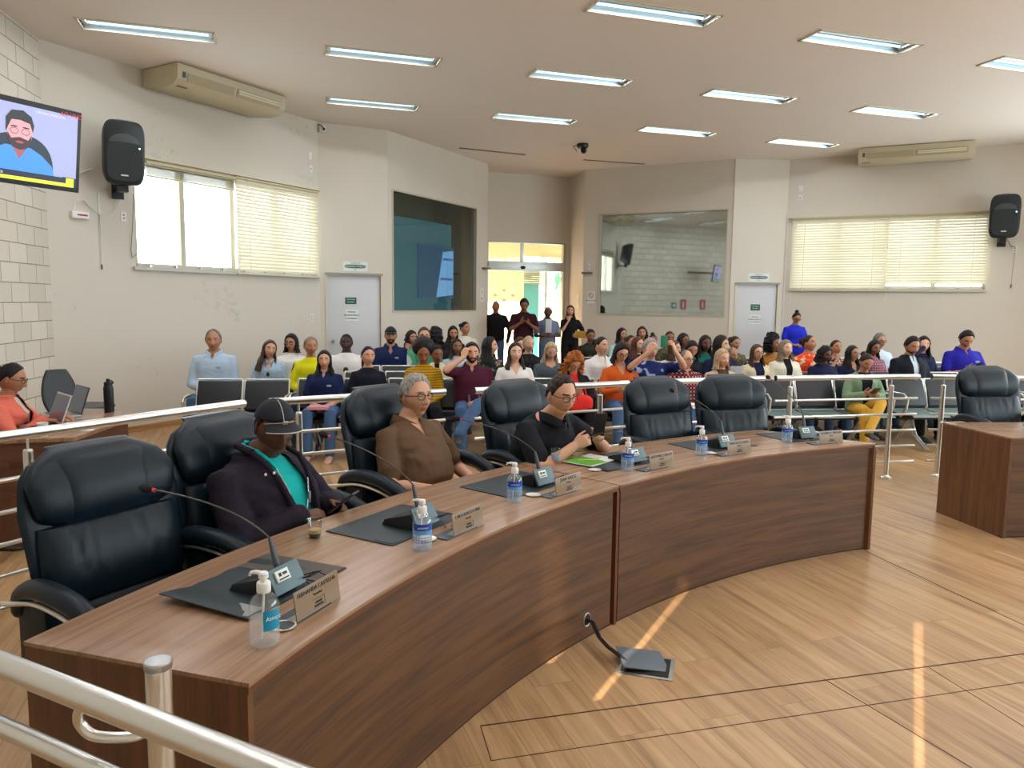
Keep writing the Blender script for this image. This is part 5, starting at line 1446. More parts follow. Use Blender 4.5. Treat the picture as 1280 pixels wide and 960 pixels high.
t = thing('pen', 'black pen lying on the clerk desk papers', 'pen', (-3.08, 5.2, ZT + .008), R(50)); b = MB(); b.tube([(-.07, 0, 0), (.07, 0, 0)], .004, 8, round_ends=True); b.build('barrel', M_BLACK, t)
# typist chair by the block wall
t = thing('typist_chair', 'small black typist chair by the white block wall', 'chair', (-4.30, 7.3, 0), R(-120))
b = MB(); rings = []
for k in range(15):
    s_ = k / 14; z = .56 + s_ * .42; w_ = .20 * math.sin(PI * (.14 + .72 * s_)) ** .5 * (1 - .25 * s_)
    rings.append([(w_ * math.cos(a), -.24 - .08 * s_ + .035 * math.sin(a) + (.006 * math.sin(s_ * 40) if math.sin(a) > .4 and abs(math.cos(a)) < .6 else 0) + .03 * math.cos(a) ** 2, z) for a in np.linspace(0, 2 * PI, 25)[:-1]])
b.loft(rings); b.build('backrest', M_LEATHER2, t, smooth=60)
b = MB(); b.pillow((0, 0, .47), (.46, .44, .08), .55, 28, 10); b.build('seat', M_LEATHER2, t, smooth=60)
b = MB(); b.tube([(0, -.18, .43), (0, -.27, .45), (0, -.27, .62)], .014, 8); b.tube([(0, 0, .1), (0, 0, .44)], .022, 10); b.build('stem', M_BLACK, t)
for k in range(5):
    a = 2 * PI * k / 5; b = MB(); b.tube([(0, 0, .11), (math.cos(a) * .28, math.sin(a) * .28, .06)], [.025, .014], 8); b.ell((math.cos(a) * .28, math.sin(a) * .28, .027), (.027, .027, .027), 10, 8); b.build('base_arm', M_BLACK, t)
# rectangular table under the flask side (waiting room table edge)
t = thing('side_table', 'dark round table edge behind the dark laptop', 'table', (-3.86, 6.75, 0))
b = MB(); b.lathe([(.001, .70), (.22, .70), (.23, .715), (.22, .73), (.001, .73)], n=32); b.build('tabletop', M_LEATHER2, t)
b = MB(); b.tube([(0, 0, 0), (0, 0, .70)], .03, 12); b.lathe([(.22, 0), (.22, .012), (.03, .04)], n=24); b.build('leg', M_BLACK, t)

# ------------------------------------------------------------------ airport benches
M_SEATM = plain('bench_steel_seat', srgb(150, 172, 170), .35, metal=.6, var=.08, bump=.001, bscale=120)
def row_y(x, k): return 8.65 + .12 * x + .88 * k
ROWA = math.atan2(.12, 1)
SP = .505
def make_bench(n=3, pad_seat=False):
    """local: seats along x, facing -Y; backrest plane at y=0"""
    t = thing('waiting_bench', 'x', 'bench')
    for i in range(n):
        x = (i - (n - 1) / 2) * SP
        b = MB(); pr = [(.02, .455), (-.02, .435), (-.24, .425), (-.44, .435), (-.475, .42), (-.475, .412), (-.44, .427), (-.24, .417), (-.02, .427), (.025, .447)]
        b.loft([[(x + sx, y, z) for (y, z) in pr] for sx in (-.235, .235)]); b.build('seat', M_LEATHER2 if pad_seat else M_SEATM, t, smooth=50)
        b = MB(); pr = [(-.005, .46), (-.03, .50), (.02, .66), (.07, .775), (.085, .80), (.10, .80), (.085, .765), (.035, .64), (.0, .50), (.01, .46)]
        b.loft([[(x + sx, y, z) for (y, z) in pr] for sx in (-.23, .23)]); b.build('backrest', M_LEATHER2, t, smooth=50, bevel=.004)
        b = MB()
        for sx in (-.238, .238):
            b.tube([(x + sx, .03, .44), (x + sx, .0, .48), (x + sx, .06, .70), (x + sx, .105, .815)], .011, 8)
        b.tube([(x - .238, .105, .815), (x + .238, .105, .815)], .010, 8); b.build('seat_frame', M_CHROME, t)
    for s_ in (-1, 1):
        x = s_ * (n / 2 * SP + .012)
        b = MB(); b.tube([(x, .05, .66), (x, -.05, .665), (x, -.30, .665), (x, -.38, .62), (x, -.36, .50), (x, -.26, .40)], .013, 8, flat=1.4); b.build('armrest', M_CHROME, t)
    b = MB(); b.tube([(-(n / 2 * SP), -.16, .37), (n / 2 * SP, -.16, .37)], .03, 10); b.build('beam', M_BLACK, t)
    for s_ in (-1, 1):
        x = s_ * (n / 2 * SP - .22)
        for q in (-.02, .02):
            b = MB(); b.tube([(x + q, -.02, .42), (x + q, -.12, .34), (x + q, -.22, .16), (x + q, -.46, .02)], .011, 8)
            b.tube([(x + q, -.12, .34), (x + q, .02, .16), (x + q, .16, .02)], .011, 8); b.build('leg', M_CHROME, t)
    return t
BENCH_A = make_bench(3, False); BENCH_B = make_bench(2, True); BENCH_C = make_bench(4, True)
first = {id(BENCH_A): True, id(BENCH_B): True, id(BENCH_C): True}
def put_bench(proto, x, k, label, dy=0):
    o = proto if first.get(id(proto)) else copy_tree(proto)
    first[id(proto)] = False
    o.location = (x, row_y(x, k) + dy, 0); o.rotation_euler = (0, 0, ROWA); o['label'] = label; o['category'] = 'bench'; o['group'] = 'audience benches'
    return o
put_bench(BENCH_B, -2.97, 0, 'two-seat black bench standing empty before the man in pale blue', dy=-.10)
put_bench(BENCH_C, -1.42, 0, 'black front-row bench under the woman in a navy polo')
put_bench(BENCH_C, .50, 0, 'black front-row bench under the woman in the white sweater')
put_bench(BENCH_A, 2.07, 0, 'front-row bench under the man in a red plaid shirt')
put_bench(BENCH_A, 3.72, 0, 'front-row bench with steel seats left of the woman in yellow trousers')
put_bench(BENCH_A, 5.42, 0, 'front-row bench with steel seats left of the right-hand armchair')
put_bench(BENCH_A, 7.10, 0, 'front-row bench hidden behind the right-hand armchair')
BL = {}
for k, xs in ((1, (-3.2, -1.1, 1.0, 3.1, 5.2)), (2, (-2.3, -.2, 1.9, 4.0, 6.1)), (3, (-1.9, 2.4, 4.5, 6.6)), (4, (-1.4, 2.0, 4.6, 6.3)), (5, (-1.0, 2.1)),):
    j = 0
    for x in xs:
        if not inside(Vector((x - 1.05, row_y(x, k) + .15)), .02) or not inside(Vector((x + 1.05, row_y(x, k) + .15)), .02): continue
        j += 1
        put_bench(BENCH_C, x, k, 'black audience bench, %s row back, %s counted from the left' % (['', 'second', 'third', 'fourth', 'fifth', 'sixth'][k], ['', 'first', 'second', 'third', 'fourth', 'fifth'][j]))
# ------------------------------------------------------------------ people
SKINS = {0: srgb(222, 176, 152), 1: srgb(206, 158, 130), 2: srgb(178, 126, 96), 3: srgb(140, 92, 66), 4: srgb(98, 62, 46), 5: srgb(70, 44, 36)}
def skin_mat(k): return plain('skin_%s' % 'abcdef'[k], SKINS[k], .5, var=.07, scale=22, spec=.4)
def lip_mat(k):
    c = SKINS[k]; return plain('lips_%s' % 'abcdef'[k], (c[0] * .8, c[1] * .58, c[2] * .6, 1), .45)
HAIRS = {'black': ((.006, .005, .006), (.022, .018, .018)), 'dark': ((.016, .010, .008), (.05, .03, .022)), 'brown': ((.04, .02, .012), (.11, .062, .036)), 'red': ((.28, .07, .015), (.55, .20, .05)),
         'grey': ((.16, .15, .135), (.42, .40, .36)), 'blonde': ((.28, .19, .10), (.58, .45, .28)), 'ash': ((.12, .085, .055), (.34, .26, .17)), 'salt': ((.07, .065, .06), (.26, .25, .23)), 'auburn': ((.05, .016, .012), (.13, .045, .03))}
def hmat(k): return hair_mat('hair_' + k, *HAIRS[k])
M_LENS = glass_mat('spectacle_lens', (.97, .97, .97), .0, .0)
M_EYEW = plain('eye_white', (.72, .70, .66, 1), .25)
M_IRIS = plain('iris_brown', (.03, .015, .008, 1), .2)
sst = lambda a, b, x: (lambda t: t * t * (3 - 2 * t))(min(1, max(0, (x - a) / (b - a))))
def head_pt(a, ph, fem=0, off=0.0, fat=0):
    dx, dy, dz = math.sin(ph) * math.sin(a), math.sin(ph) * math.cos(a), math.cos(ph)
    x, y, z = .0785 * dx, .094 * dy, .117 * dz
    e = off
    # jaw and nape
    j = sst(.0, .115, -z)
    x *= 1 - (.30 + .06 * fem - .10 * fat) * j
    if dy < 0: y *= 1 - .32 * sst(.03, .11, -z)
    else:
        y *= 1 - .06 * sst(.02, .12, -z) + .05 * sst(.03, .1, z) * 0
        if z < -.08: y += .012 * sst(-.08, -.118, z) if False else .010 * min(1, (-z - .08) / .035) * max(0, dy)
    if z > .03: x *= 1.02
    F = sst(.15, .55, dy)
    if F > 0 and off < .004:
        X = x
        g = lambda cx, cz, sx, sz: math.exp(-((abs(X) - cx) / sx) ** 2 - ((z - cz) / sz) ** 2)
        # nose
        if z > -.052:
            t = min(1, max(0, (.030 - z) / .064)); h = .004 + .021 * t ** 1.3
            if z < -.034: h *= math.exp(-((z + .034) / .0075) ** 2)
            if z > .03: h *= math.exp(-((z - .03) / .012) ** 2)
            y += F * h * math.exp(-(X / (.0075 + .0075 * t)) ** 2)
            y += F * .006 * g(.012, -.033, .006, .007)
        y -= F * .0125 * g(.031, .010, .015, .012)
        y += F * .005 * g(.028, .034, .020, .007)
        y += F * .004 * g(.043, -.020, .018, .018)
        y += F * .0060 * math.exp(-(X / .021) ** 2) * (math.exp(-((z + .0575) / .0045) ** 2) + 1.1 * math.exp(-((z + .0690) / .0055) ** 2))
        y -= F * .003 * g(0, -.0825, .018, .006)
        y += F * .006 * g(0, -.100, .018, .012)
        if fem: y -= F * .002 * g(.028, .034, .02, .008)
    p = Vector((x, y, z))
    if off:
        n_ = Vector((x / .0755 ** 2, y / .094 ** 2, z / .119 ** 2)).normalized()
        p = p + n_ * off
    return p
def head_mb(nu, nv, fem, mats_idx, brow=True, beard=0, lid=.35, eyes=True, fat=0):
    """mats_idx: skin, lips, hair, eyewhite, iris"""
    mb = MB(); SK, LP, HR, EW, IR = mats_idx
    vs_ = []; aa = [t - .45 * math.sin(t) for t in np.linspace(-PI, PI, nu, endpoint=False)]
    phs = np.linspace(.02, PI - .02, nv)
    rings = [[tuple(head_pt(a, ph, fem, 0, fat)) for a in aa] for ph in phs]
    mi = []
    for k in range(nv - 1):
        for i in range(nu):
            c = (Vector(rings[k][i]) + Vector(rings[k + 1][(i + 1) % nu])) / 2
            m_ = SK
            if c.y > .05:
                if abs(c.x) < .024 - abs(c.z + .063) * .8 and -.0765 < c.z < -.0515: m_ = LP
                elif brow and .0265 + .05 * max(0, abs(c.x) - .035) < c.z < .0375 and .011 < abs(c.x) < .047: m_ = HR
            if beard and m_ == SK:
                ang = abs(math.atan2(c.x, c.y))
                if c.y > -.01 and (c.z < -.052 or (beard > 1 and c.z < -.02 and abs(c.x) > .040) or (abs(c.x) < .03 and -.053 < c.z < -.042 and c.y > .06)): m_ = HR
            mi.append(m_)
    mb.loft(rings, mi + [SK, SK])
    # ears
    for s_ in (-1, 1):
        M_ = Matrix.Rotation(s_ * R(-22), 4, 'Z') @ Matrix.Rotation(R(-12), 4, 'X')
        mb.ell((s_ * .0775, -.008, .002), (.008, .017, .031), 10, 8, SK, M_)
        mb.ell((s_ * .0825, -.004, .004), (.004, .009, .018), 8, 6, LP, M_)
    if eyes:
        for s_ in (-1, 1):
            c = Vector((s_ * .031, .0685, .0105)); r_ = .0122
            n1, n2 = 14, 12
            rg, mm = [], []
            for k in range(n2 + 1):
                th = PI * k / n2
                rg.append([(c.x + r_ * math.sin(th) * math.cos(b_), c.y + r_ * math.cos(th), c.z + r_ * math.sin(th) * math.sin(b_)) for b_ in np.linspace(0, 2 * PI, n1, endpoint=False)])
            for k in range(n2):
                for i in range(n1): mm.append(IR if k < 2 else EW)
            mb.loft(rg, mm + [IR, EW])
            # upper lid
            r2 = .0135; rg = []
            for k in range(7):
                el = R(88) - (R(88) - R(28 - 75 * lid)) * k / 6
                rg.append([(c.x + r2 * math.cos(el) * math.sin(b_), c.y + r2 * math.cos(el) * math.cos(b_), c.z + r2 * math.sin(el)) for b_ in np.linspace(-1.35, 1.35, 11)])
            inner = [[(c.x + (x - c.x) * .9, c.y + (y - c.y) * .9, c.z + (z - c.z) * .9) for (x, y, z) in r] for r in rg]
            mb.loft([a_ + b_[::-1] for a_, b_ in zip(rg, inner)], SK)
            rl = [(c.x + r2 * math.cos(R(-32)) * math.sin(b_), c.y + r2 * math.cos(R(-32)) * math.cos(b_), c.z + r2 * math.sin(R(-32))) for b_ in np.linspace(-1.2, 1.2, 9)]
            mb.tube(rl, .0022, 5, SK)
            mb.tube([(x, y + .0008, z) for (x, y, z) in rg[-1]], .0011, 4, IR)
    return mb
HL_ = {  # hairline height by angle from the front (0, 40, 60, 80, 100, 120, 150, 180 degrees)
    'short': [.080, .074, .046, -.012, .008, -.035, -.062, -.068],
    'buzz': [.080, .068, .045, .0, .012, -.03, -.055, -.06],
    'receding': [.108, .100, .062, -.012, .008, -.04, -.066, -.070],
    'bald': [.14, .14, .10, .005, .02, -.02, -.05, -.05],
    'full': [.076, .060, .030, -.06, -.09, -.11, -.115, -.115],
    'tied': [.078, .064, .040, .0, .0, -.04, -.07, -.07],
    'cap': [.056, .054, .052, .046, .042, .036, .030, .028]}
def hairline(kind, a):
    return float(np.interp(abs(math.degrees(a)), [0, 40, 60, 80, 100, 120, 150, 180], HL_[kind]))
def scalp(mb, kind, T, fem=0, nu=44, nv=30, rough=0, seed=0, blend=.028, top=0, mi=0):
    rings = []
    for ph in np.linspace(.03, PI - .03, nv):
        ring = []
        for a in np.linspace(-PI, PI, nu, endpoint=False):
            z = .117 * math.cos(ph); m_ = z - hairline(kind, a)
            f = sst(0, blend, m_)
            th = -.008 + (T + .008) * f
            if f > 0:
                th += top * max(0, z / .119) ** 2
                if rough: th += f * rough * (mnoise.noise(Vector((a * 3 + seed, ph * 6, seed))) )
            o0 = head_pt(a, ph, fem, .010); n0 = Vector((o0.x / .0785 ** 2, o0.y / .094 ** 2, o0.z / .117 ** 2)).normalized()
            ring.append(tuple(o0 - n0 * .010 + n0 * (th - .006 * (1 - f))))
        rings.append(ring)
    mb.loft(rings, mi)
def curtain(mb, L_, a0=58, w=1.0, wave=.004, front=0, seed=0, taper=.6, T=.026):
    """long hair falling from the sides and back of the head"""
    rows = max(8, int(L_ / .022)); rings = []
    for k in range(rows + 1):
        s_ = k / rows; z = .055 - (L_ + .055) * s_
        below = max(0, -z - .07)
        rx = (.080 + .012 * min(1, s_ * 3)) * w + min(.045, below * .32); ry = .092 + .010 * min(1, s_ * 3) + min(.02, below * .2)
        aa = R(a0) - R(14) * sst(.0, .12, below) * (1 + front); n = 22; outer, inner = [], []
        th = T * (1 - (1 - taper) * sst(.7, 1, s_)) * (.5 + .5 * sst(0, .25, s_))
        for i in range(n + 1):
            a = aa + (2 * PI - 2 * aa) * i / n
            r_w = 1 + wave / .08 * math.sin(a * 13 + 7 * math.sin(s_ * 6 + seed) + seed) + wave / .1 * math.sin(s_ * 22 + a * 3 + seed)
            x, y = math.sin(a) * rx * r_w, math.cos(a) * ry * r_w - .004
            outer.append((x, y, z)); inner.append((x * (1 - th / rx), y * (1 - th / ry) - .0, z))
        rings.append(outer + inner[::-1])
    mb.loft(rings, 0)
QUEUE = []
def remeshed(mb, voxel, smooth_it, done):
    """voxel-union the pieces of mb into one continuous surface; done(mesh) runs after the batch is evaluated"""
    me = mb.mesh('tmp', [], smooth=0)
    o = bpy.data.objects.new('tmp', me); COL.objects.link(o)
    m = o.modifiers.new('r', 'REMESH'); m.mode = 'VOXEL'; m.voxel_size = voxel; m.adaptivity = 0
    s_ = o.modifiers.new('s', 'SMOOTH'); s_.factor = .5; s_.iterations = smooth_it
    QUEUE.append((o, done))
def flush_people():
    dg = bpy.context.evaluated_depsgraph_get()
    for o, done in QUEUE:
        me = bpy.data.meshes.new_from_object(o.evaluated_get(dg)); done(me)
    for o, _ in QUEUE:
        m_ = o.data; bpy.data.objects.remove(o); bpy.data.meshes.remove(m_)
    QUEUE.clear()
def absorb(mb, me, mi=0, keep=None, disp=None, planes=()):
    if planes:
        bm = bmesh.new(); bm.from_mesh(me)
        for co, no in planes: bmesh.ops.bisect_plane(bm, geom=bm.verts[:] + bm.edges[:] + bm.faces[:], plane_co=co, plane_no=no, dist=1e-5)
        bm.to_mesh(me); bm.free()
    """append an evaluated mesh to a builder; keep(p) filters faces, disp(p, n) moves vertices"""
    vs_ = [v.co.copy() for v in me.vertices]
    if disp:
        ns = [v.normal.copy() for v in me.vertices]; vs_ = [p + n_ * disp(p, n_) for p, n_ in zip(vs_, ns)]
    fs = [tuple(p.vertices) for p in me.polygons if keep is None or keep(p.center)]
    if keep:
        used = sorted({i for f in fs for i in f}); mp = {v: i for i, v in enumerate(used)}
        vs_ = [vs_[i] for i in used]; fs = [tuple(mp[i] for i in f) for f in fs]
    mb.M = None
    mb.add(vs_, fs, mi)
    bpy.data.meshes.remove(me)
def ik(S, Wt, l1, l2, hint):
    S, Wt, hint = Vector(S), Vector(Wt), Vector(hint)
    d = Wt - S; L_ = min(d.length, (l1 + l2) * .995); u = d.normalized(); Wt = S + u * L_
    a = (l1 * l1 - l2 * l2 + L_ * L_) / (2 * L_); h = math.sqrt(max(0, l1 * l1 - a * a))
    pp = (hint - u * hint.dot(u)).normalized()
    return S + u * a + pp * h, Wt
def hand(mb, wrist, fwd, up, side, s=1.0, curl=(35, 45, 30), thumb=35, mi=0, n=6, spread=4):
    """palm, four unequal bent fingers and a thumb; up = back of the hand, side +1: thumb on +lateral"""
    f = Vector(fwd).normalized(); u = Vector(up); u = (u - f * u.dot(f)).normalized(); lat = f.cross(u) * side
    w = Vector(wrist)
    rings = []
    for (t, hw, ht) in ((-.012, .024, .019), (.012, .030, .018), (.045, .040, .0155), (.078, .041, .0125), (.090, .036, .010)):
        c = w + f * t * s
        rings.append([tuple(c + lat * hw * s * sgn_pow(math.cos(a), .8) + u * ht * s * sgn_pow(math.sin(a), .8)) for a in np.linspace(0, 2 * PI, 12, endpoint=False)])
    mb.loft(rings, mi)
    for i, (ln, rr) in enumerate(((.070, .0088), (.078, .009), (.072, .0086), (.056, .0076))):
        o_ = (1.5 - i) * .0195
        base = w + (f * .080 + lat * o_) * s
        d = (f + lat * math.tan(R(spread)) * (1.5 - i) * .5).normalized(); p = base; pts_ = [p]; ang = 0
        for sg, c_ in zip((.45, .32, .23), curl):
            ang += R(c_ + i * 3); q = d * math.cos(ang) - u * math.sin(ang); p = p + q * ln * sg * s; pts_.append(p)
        mb.tube(pts_, [rr * s, rr * .95 * s, rr * .85 * s, rr * .7 * s], n, mi, round_ends=True)
    tb = w + (f * .022 + lat * .028) * s
    d1 = (f * math.cos(R(thumb)) + lat * math.sin(R(thumb)) - u * .35).normalized(); d2_ = (f * .9 + lat * .2 - u * .45).normalized()
    mb.tube([tb, tb + d1 * .042 * s, tb + d1 * .042 * s + d2_ * .030 * s, tb + d1 * .042 * s + d2_ * .052 * s], [.0125 * s, .0105 * s, .009 * s, .007 * s], n, mi, round_ends=True)
def torso(mb, P0, N0, fem, bulk, inf=0, n=20, top=1.0, belly=0):
    P0, N0 = Vector(P0), Vector(N0)
    if fem: S = [(-.10, .15, .105, 0), (0, .175, .125, 0), (.18, .168, .12, .0), (.40, .135, .10, .008), (.62, .152, .112, .022), (.74, .154, .116, .022), (.83, .142, .092, .004), (.89, .115, .078, -.002), (.95, .082, .064, -.004), (1.0, .058, .055, 0)]
    else: S = [(-.10, .15, .11, 0), (0, .168, .125, 0), (.18, .166, .125, .006), (.40, .160, .120, .012), (.62, .176, .122, .012), (.76, .184, .118, .008), (.83, .168, .100, .002), (.89, .135, .086, -.002), (.95, .096, .070, -.004), (1.0, .066, .06, 0)]
    ax = (N0 - P0); L_ = ax.length; zx = ax.normalized(); xx = Vector((1, 0, 0)); yy = zx.cross(xx) * 1.0
    yy = Vector((0, 1, 0)) - zx * zx.y; yy.normalize()
    rings = []
    for (t, w, d, o_) in S:
        if t > top: break
        b = 1 + (bulk - 1) * (1 if t < .7 else .45); bd = b + (belly * math.exp(-((t - .28) / .25) ** 2) if belly else 0)
        c = P0 + ax * t + yy * (o_ + (bd - b) * .06)
        rings.append([tuple(c + xx * (w * b + inf) * sgn_pow(math.cos(a), .85) + yy * (d * bd + inf) * sgn_pow(math.sin(a), .9)) for a in np.linspace(0, 2 * PI, n, endpoint=False)])
    mb.loft(rings)
POSES = {  # wrist targets and hand directions in body space (x right, y forward, z up), seated
    'lap': dict(w=[(-.05, .26, .62), (.06, .25, .63)], f=[(.8, .5, -.3), (-.8, .5, -.25)], u=[(-.1, .3, 1), (.1, .3, 1)], c=(30, 35, 20)),
    'knees': dict(w=[(-.13, .33, .63), (.13, .33, .63)], f=[(.1, 1, -.35), (-.1, 1, -.35)], u=[(0, .3, 1), (0, .3, 1)], c=(20, 25, 15)),
    'phone': dict(w=[(-.075, .25, .73), (.085, .25, .74)], f=[(.45, .8, .35), (-.45, .8, .35)], u=[(-.7, .3, -.5), (.7, .3, -.5)], c=(40, 50, 40)),
    'chin': dict(w=[(-.05, .24, .62), (.075, .17, .99)], f=[(.8, .5, -.2), (-.35, -.2, .9)], u=[(0, .3, 1), (.2, 1, .2)], c=(50, 60, 40)),
    'forehead': dict(w=[(-.05, .24, .62), (.10, .17, 1.12)], f=[(.8, .5, -.2), (-.25, -.35, .9)], u=[(0, .3, 1), (.5, .8, .1)], c=(20, 25, 20)),
    'raise': dict(w=[(-.17, .34, 1.16), (.15, .36, 1.14)], f=[(.35, .2, .9), (-.45, .2, .8)], u=[(-.6, .6, .3), (.6, .6, .3)], c=(35, 35, 30)),
    'crossed': dict(w=[(.12, .20, .80), (-.12, .22, .84)], f=[(1, -.05, .1), (-1, .0, .1)], u=[(0, 1, .3), (0, 1, .3)], c=(25, 25, 20)),
    'rest': dict(w=[(-.24, .22, .60), (.24, .22, .60)], f=[(.1, .9, -.4), (-.1, .9, -.4)], u=[(-.3, .2, 1), (.3, .2, 1)], c=(25, 30, 20)),
    'typing': dict(w=[(-.11, .40, .80), (.12, .38, .80)], f=[(.1, 1, -.05), (-.1, 1, -.05)], u=[(0, 0, 1), (0, 0, 1)], c=(25, 30, 25)),
    'elbowup': dict(w=[(-.05, .24, .62), (.30, .10, 1.0)], f=[(.8, .5, -.2), (-.5, .1, .8)], u=[(0, .3, 1), (.2, 1, .2)], c=(50, 60, 40)),
}
STAND = {
    'hang': dict(w=[(-.25, .06, .82), (.25, .06, .82)], f=[(0, .15, -1), (0, .15, -1)], u=[(-1, .2, 0), (1, .2, 0)], c=(20, 25, 20)),
    'phone': dict(w=[(-.06, .28, 1.22), (.08, .28, 1.23)], f=[(.4, .6, .6), (-.4, .6, .6)], u=[(-.7, .3, -.3), (.7, .3, -.3)], c=(40, 50, 40)),
    'holding': dict(w=[(-.07, .27, 1.08), (.10, .27, 1.07)], f=[(.8, .4, .1), (-.8, .4, .1)], u=[(0, 1, .4), (0, 1, .4)], c=(30, 40, 30)),
    'chin': dict(w=[(-.16, .20, 1.05), (.03, .16, 1.36)], f=[(.9, .1, .1), (-.1, -.1, 1)], u=[(0, 1, .3), (.1, 1, .1)], c=(35, 45, 30)),
    'low': dict(w=[(-.06, .24, 1.02), (.10, .24, 1.03)], f=[(.7, .6, .1), (-.7, .6, .1)], u=[(-.2, .4, 1), (.2, .4, 1)], c=(40, 50, 40)),
}
def person(label, loc, face, ztop, sex='f', skin=2, hair=('full', 'black', 'long', .30), top=('tee', 'navy', None), pants='denim', pose='lap', hyaw=0, hpitch=0, hroll=0,
           stand=False, bulk=1.0, belly=0, glasses=None, extra=(), group='seated audience', voxel=.019, lean=0, beard=0, shoes=None, hi=False, custom=None, seatz=None, legs=None, name='person', hs=1.0, lid=.35):
    fem = 1 if sex == 'f' else 0
    base_h = (1.72 if stand else 1.272)
    sc = ztop / base_h if not custom else 1.0
    t = thing(name, label, 'person', loc, face, group, sc)
    lf = 1 if fem == 0 else .93
    if stand: Pv, Nk = Vector((0, -.01, .90)), Vector((0, -.02 + lean * .3, 1.43))
    else: Pv, Nk = Vector((0, .02, .52)), Vector((0, -.02 + lean, 1.03 - abs(lean) * .12))
    if custom and 'Pv' in custom: Pv, Nk = Vector(custom['Pv']), Vector(custom['Nk'])
    spine = (Nk - Pv).normalized()
    sw = .160 if fem else .182
    sw *= 1 + (bulk - 1) * .4
    SH = [Nk - spine * .098 + Vector((s_ * sw, 0, 0)) for s_ in (-1, 1)]
    HC = Nk + Vector((0, .03 + .05 * (hpitch / 40), .122)) if not (custom and 'HC' in custom) else Vector(custom['HC'])
    po = (custom or {}).get('pose') or (STAND if stand else POSES)[pose]
    WR, EL = [], []
    for i, s_ in enumerate((-1, 1)):
        hint = Vector((s_ * .9, -.35, -1.0))
        if pose in ('raise',): hint = Vector((s_ * 1.0, .3, -.6))
        if 'hint' in po: hint = Vector(po['hint'][i])
        off = Vector((0, 0, 0)) if (stand or custom) else Vector((0, lean * .7, 0))
        e, w_ = ik(SH[i], Vector(po['w'][i]) + off, .285 * (lf + .03), .255 * (lf + .03), hint); EL.append(e); WR.append(w_)
    if stand:
        hips = [Vector((s_ * .095, 0, .88)) for s_ in (-1, 1)]; knees = [Vector((s_ * .11, .03, .48)) for s_ in (-1, 1)]; ank = [Vector((s_ * .12, -.01, .085)) for s_ in (-1, 1)]
    else:
        zs = .535 if seatz is None else seatz + .07
        hips = [Vector((s_ * .095, .02, zs - .015)) for s_ in (-1, 1)]; kz = .50 / sc if not custom else .50
        knees = [Vector((s_ * .135, .44, min(zs + .02, kz + .03))) for s_ in (-1, 1)]; ank = [Vector((s_ * .13, .47, .085)) for s_ in (-1, 1)]
        if legs == 'crossed': knees[0] = Vector((-.06, .46, kz + .11)); ank[0] = Vector((.17, .66, .33))
    am = .040 if fem else .048
    am *= 1 + (bulk - 1) * .6
    thg = (.082 if fem else .080) * (1 + (bulk - 1) * .6)
    dtl = 16 if hi else 10
    def arm(mb, i, inf=0, upto=None):
        S, E, Wv = SH[i], EL[i], WR[i]
        A = [S + Vector(((-.045 if i else .045), 0, .004)), S, S.lerp(E, .35), S.lerp(E, .8), E, E.lerp(Wv, .25), E.lerp(Wv, .7), Wv]
        Rr = [am * 1.0, am * 1.08, am, am * .86, am * .80, am * .82, am * .62, am * .56]
        if upto == 'short':
            A = A[:2] + [S.lerp(E, .35), S.lerp(E, .72)]; Rr = [am * 1.0, am * 1.10, am * 1.08, am * 1.08]
        elif upto == 'long': A = A[:-1] + [E.lerp(Wv, .96)]; Rr = Rr[:-1] + [am * .66]
        elif upto == 'elbow': A = A[:4] + [E, E.lerp(Wv, .1)]; Rr = Rr[:5] + [am * .9]
        mb.tube(A, [r_ + inf for r_ in Rr], dtl, round_ends=True)
    def leg(mb, i, inf=0):
        H_, K_, A_ = hips[i], knees[i], ank[i]
        mb.tube([H_ - (K_ - H_) * .1, H_.lerp(K_, .3), H_.lerp(K_, .8), K_, K_.lerp(A_, .3), K_.lerp(A_, .75), A_], [thg + inf, thg * .98 + inf, thg * .78 + inf, thg * .70 + inf, thg * .68 + inf, thg * .5 + inf * 1.6, thg * .46 + inf * 1.8], dtl, round_ends=True)
    # body: one continuous surface
    b = MB(); torso(b, Pv, Nk, fem, bulk, belly=belly, n=28 if hi else 18)
    nk = Nk.lerp(HC, .0); hb = HC + Vector((0, -.012, -.075))
    nr = (.050 if fem else .058) * (1 + (bulk - 1) * .5)
    b.tube([Nk - spine * .05, Nk.lerp(hb, .4), hb, hb + Vector((0, 0, .04))], [nr * 1.35, nr, nr * .96, nr * .9], 14, round_ends=True)
    for i in (0, 1): arm(b, i); leg(b, i)
    Mh = Matrix.Translation(HC) @ Matrix.Rotation(R(hyaw), 4, 'Z') @ Matrix.Rotation(R(-hpitch), 4, 'X') @ Matrix.Rotation(R(hroll), 4, 'Y') @ Matrix.Diagonal((hs * (.97 if fem else 1.03),) * 3 + (1,))
    smats = [skin_mat(skin), lip_mat(skin), hmat(hair[1]), M_EYEW, M_IRIS]
    hd = head_mb(88 if hi else 40, 76 if hi else 34, fem, (0, 1, 2, 3, 4), beard=beard, lid=lid if hpitch < 12 else max(lid, .75), fat=max(0, bulk - 1))
    if not hi: pass
    hdv = [Mh @ Vector(p) for p in hd.v]
    hn = MB()
    for i, s_ in enumerate((-1, 1)):
        if hi: hand(b, WR[i], po['f'][i], po['u'][i], (1 if s_ < 0 else -1), .98, po.get('c2', {}).get(i, po['c']), n=8)
        else: hand(hn, WR[i], po['f'][i], po['u'][i], (1 if s_ < 0 else -1), .90 if fem else 1.0, po['c'], n=5)
    def body_done(me, hd=hd, hdv=hdv, hn=hn, t=t, smats=smats):
        m_ = MB(); absorb(m_, me, 0)
        m_.add(hdv, hd.f, hd.m)
        if hn.v: m_.add(hn.v, hn.f, 0)
        m_.build('body', smats, t, smooth=65)
    remeshed(b, .0065 if hi else voxel, 3 if hi else 4, body_done)
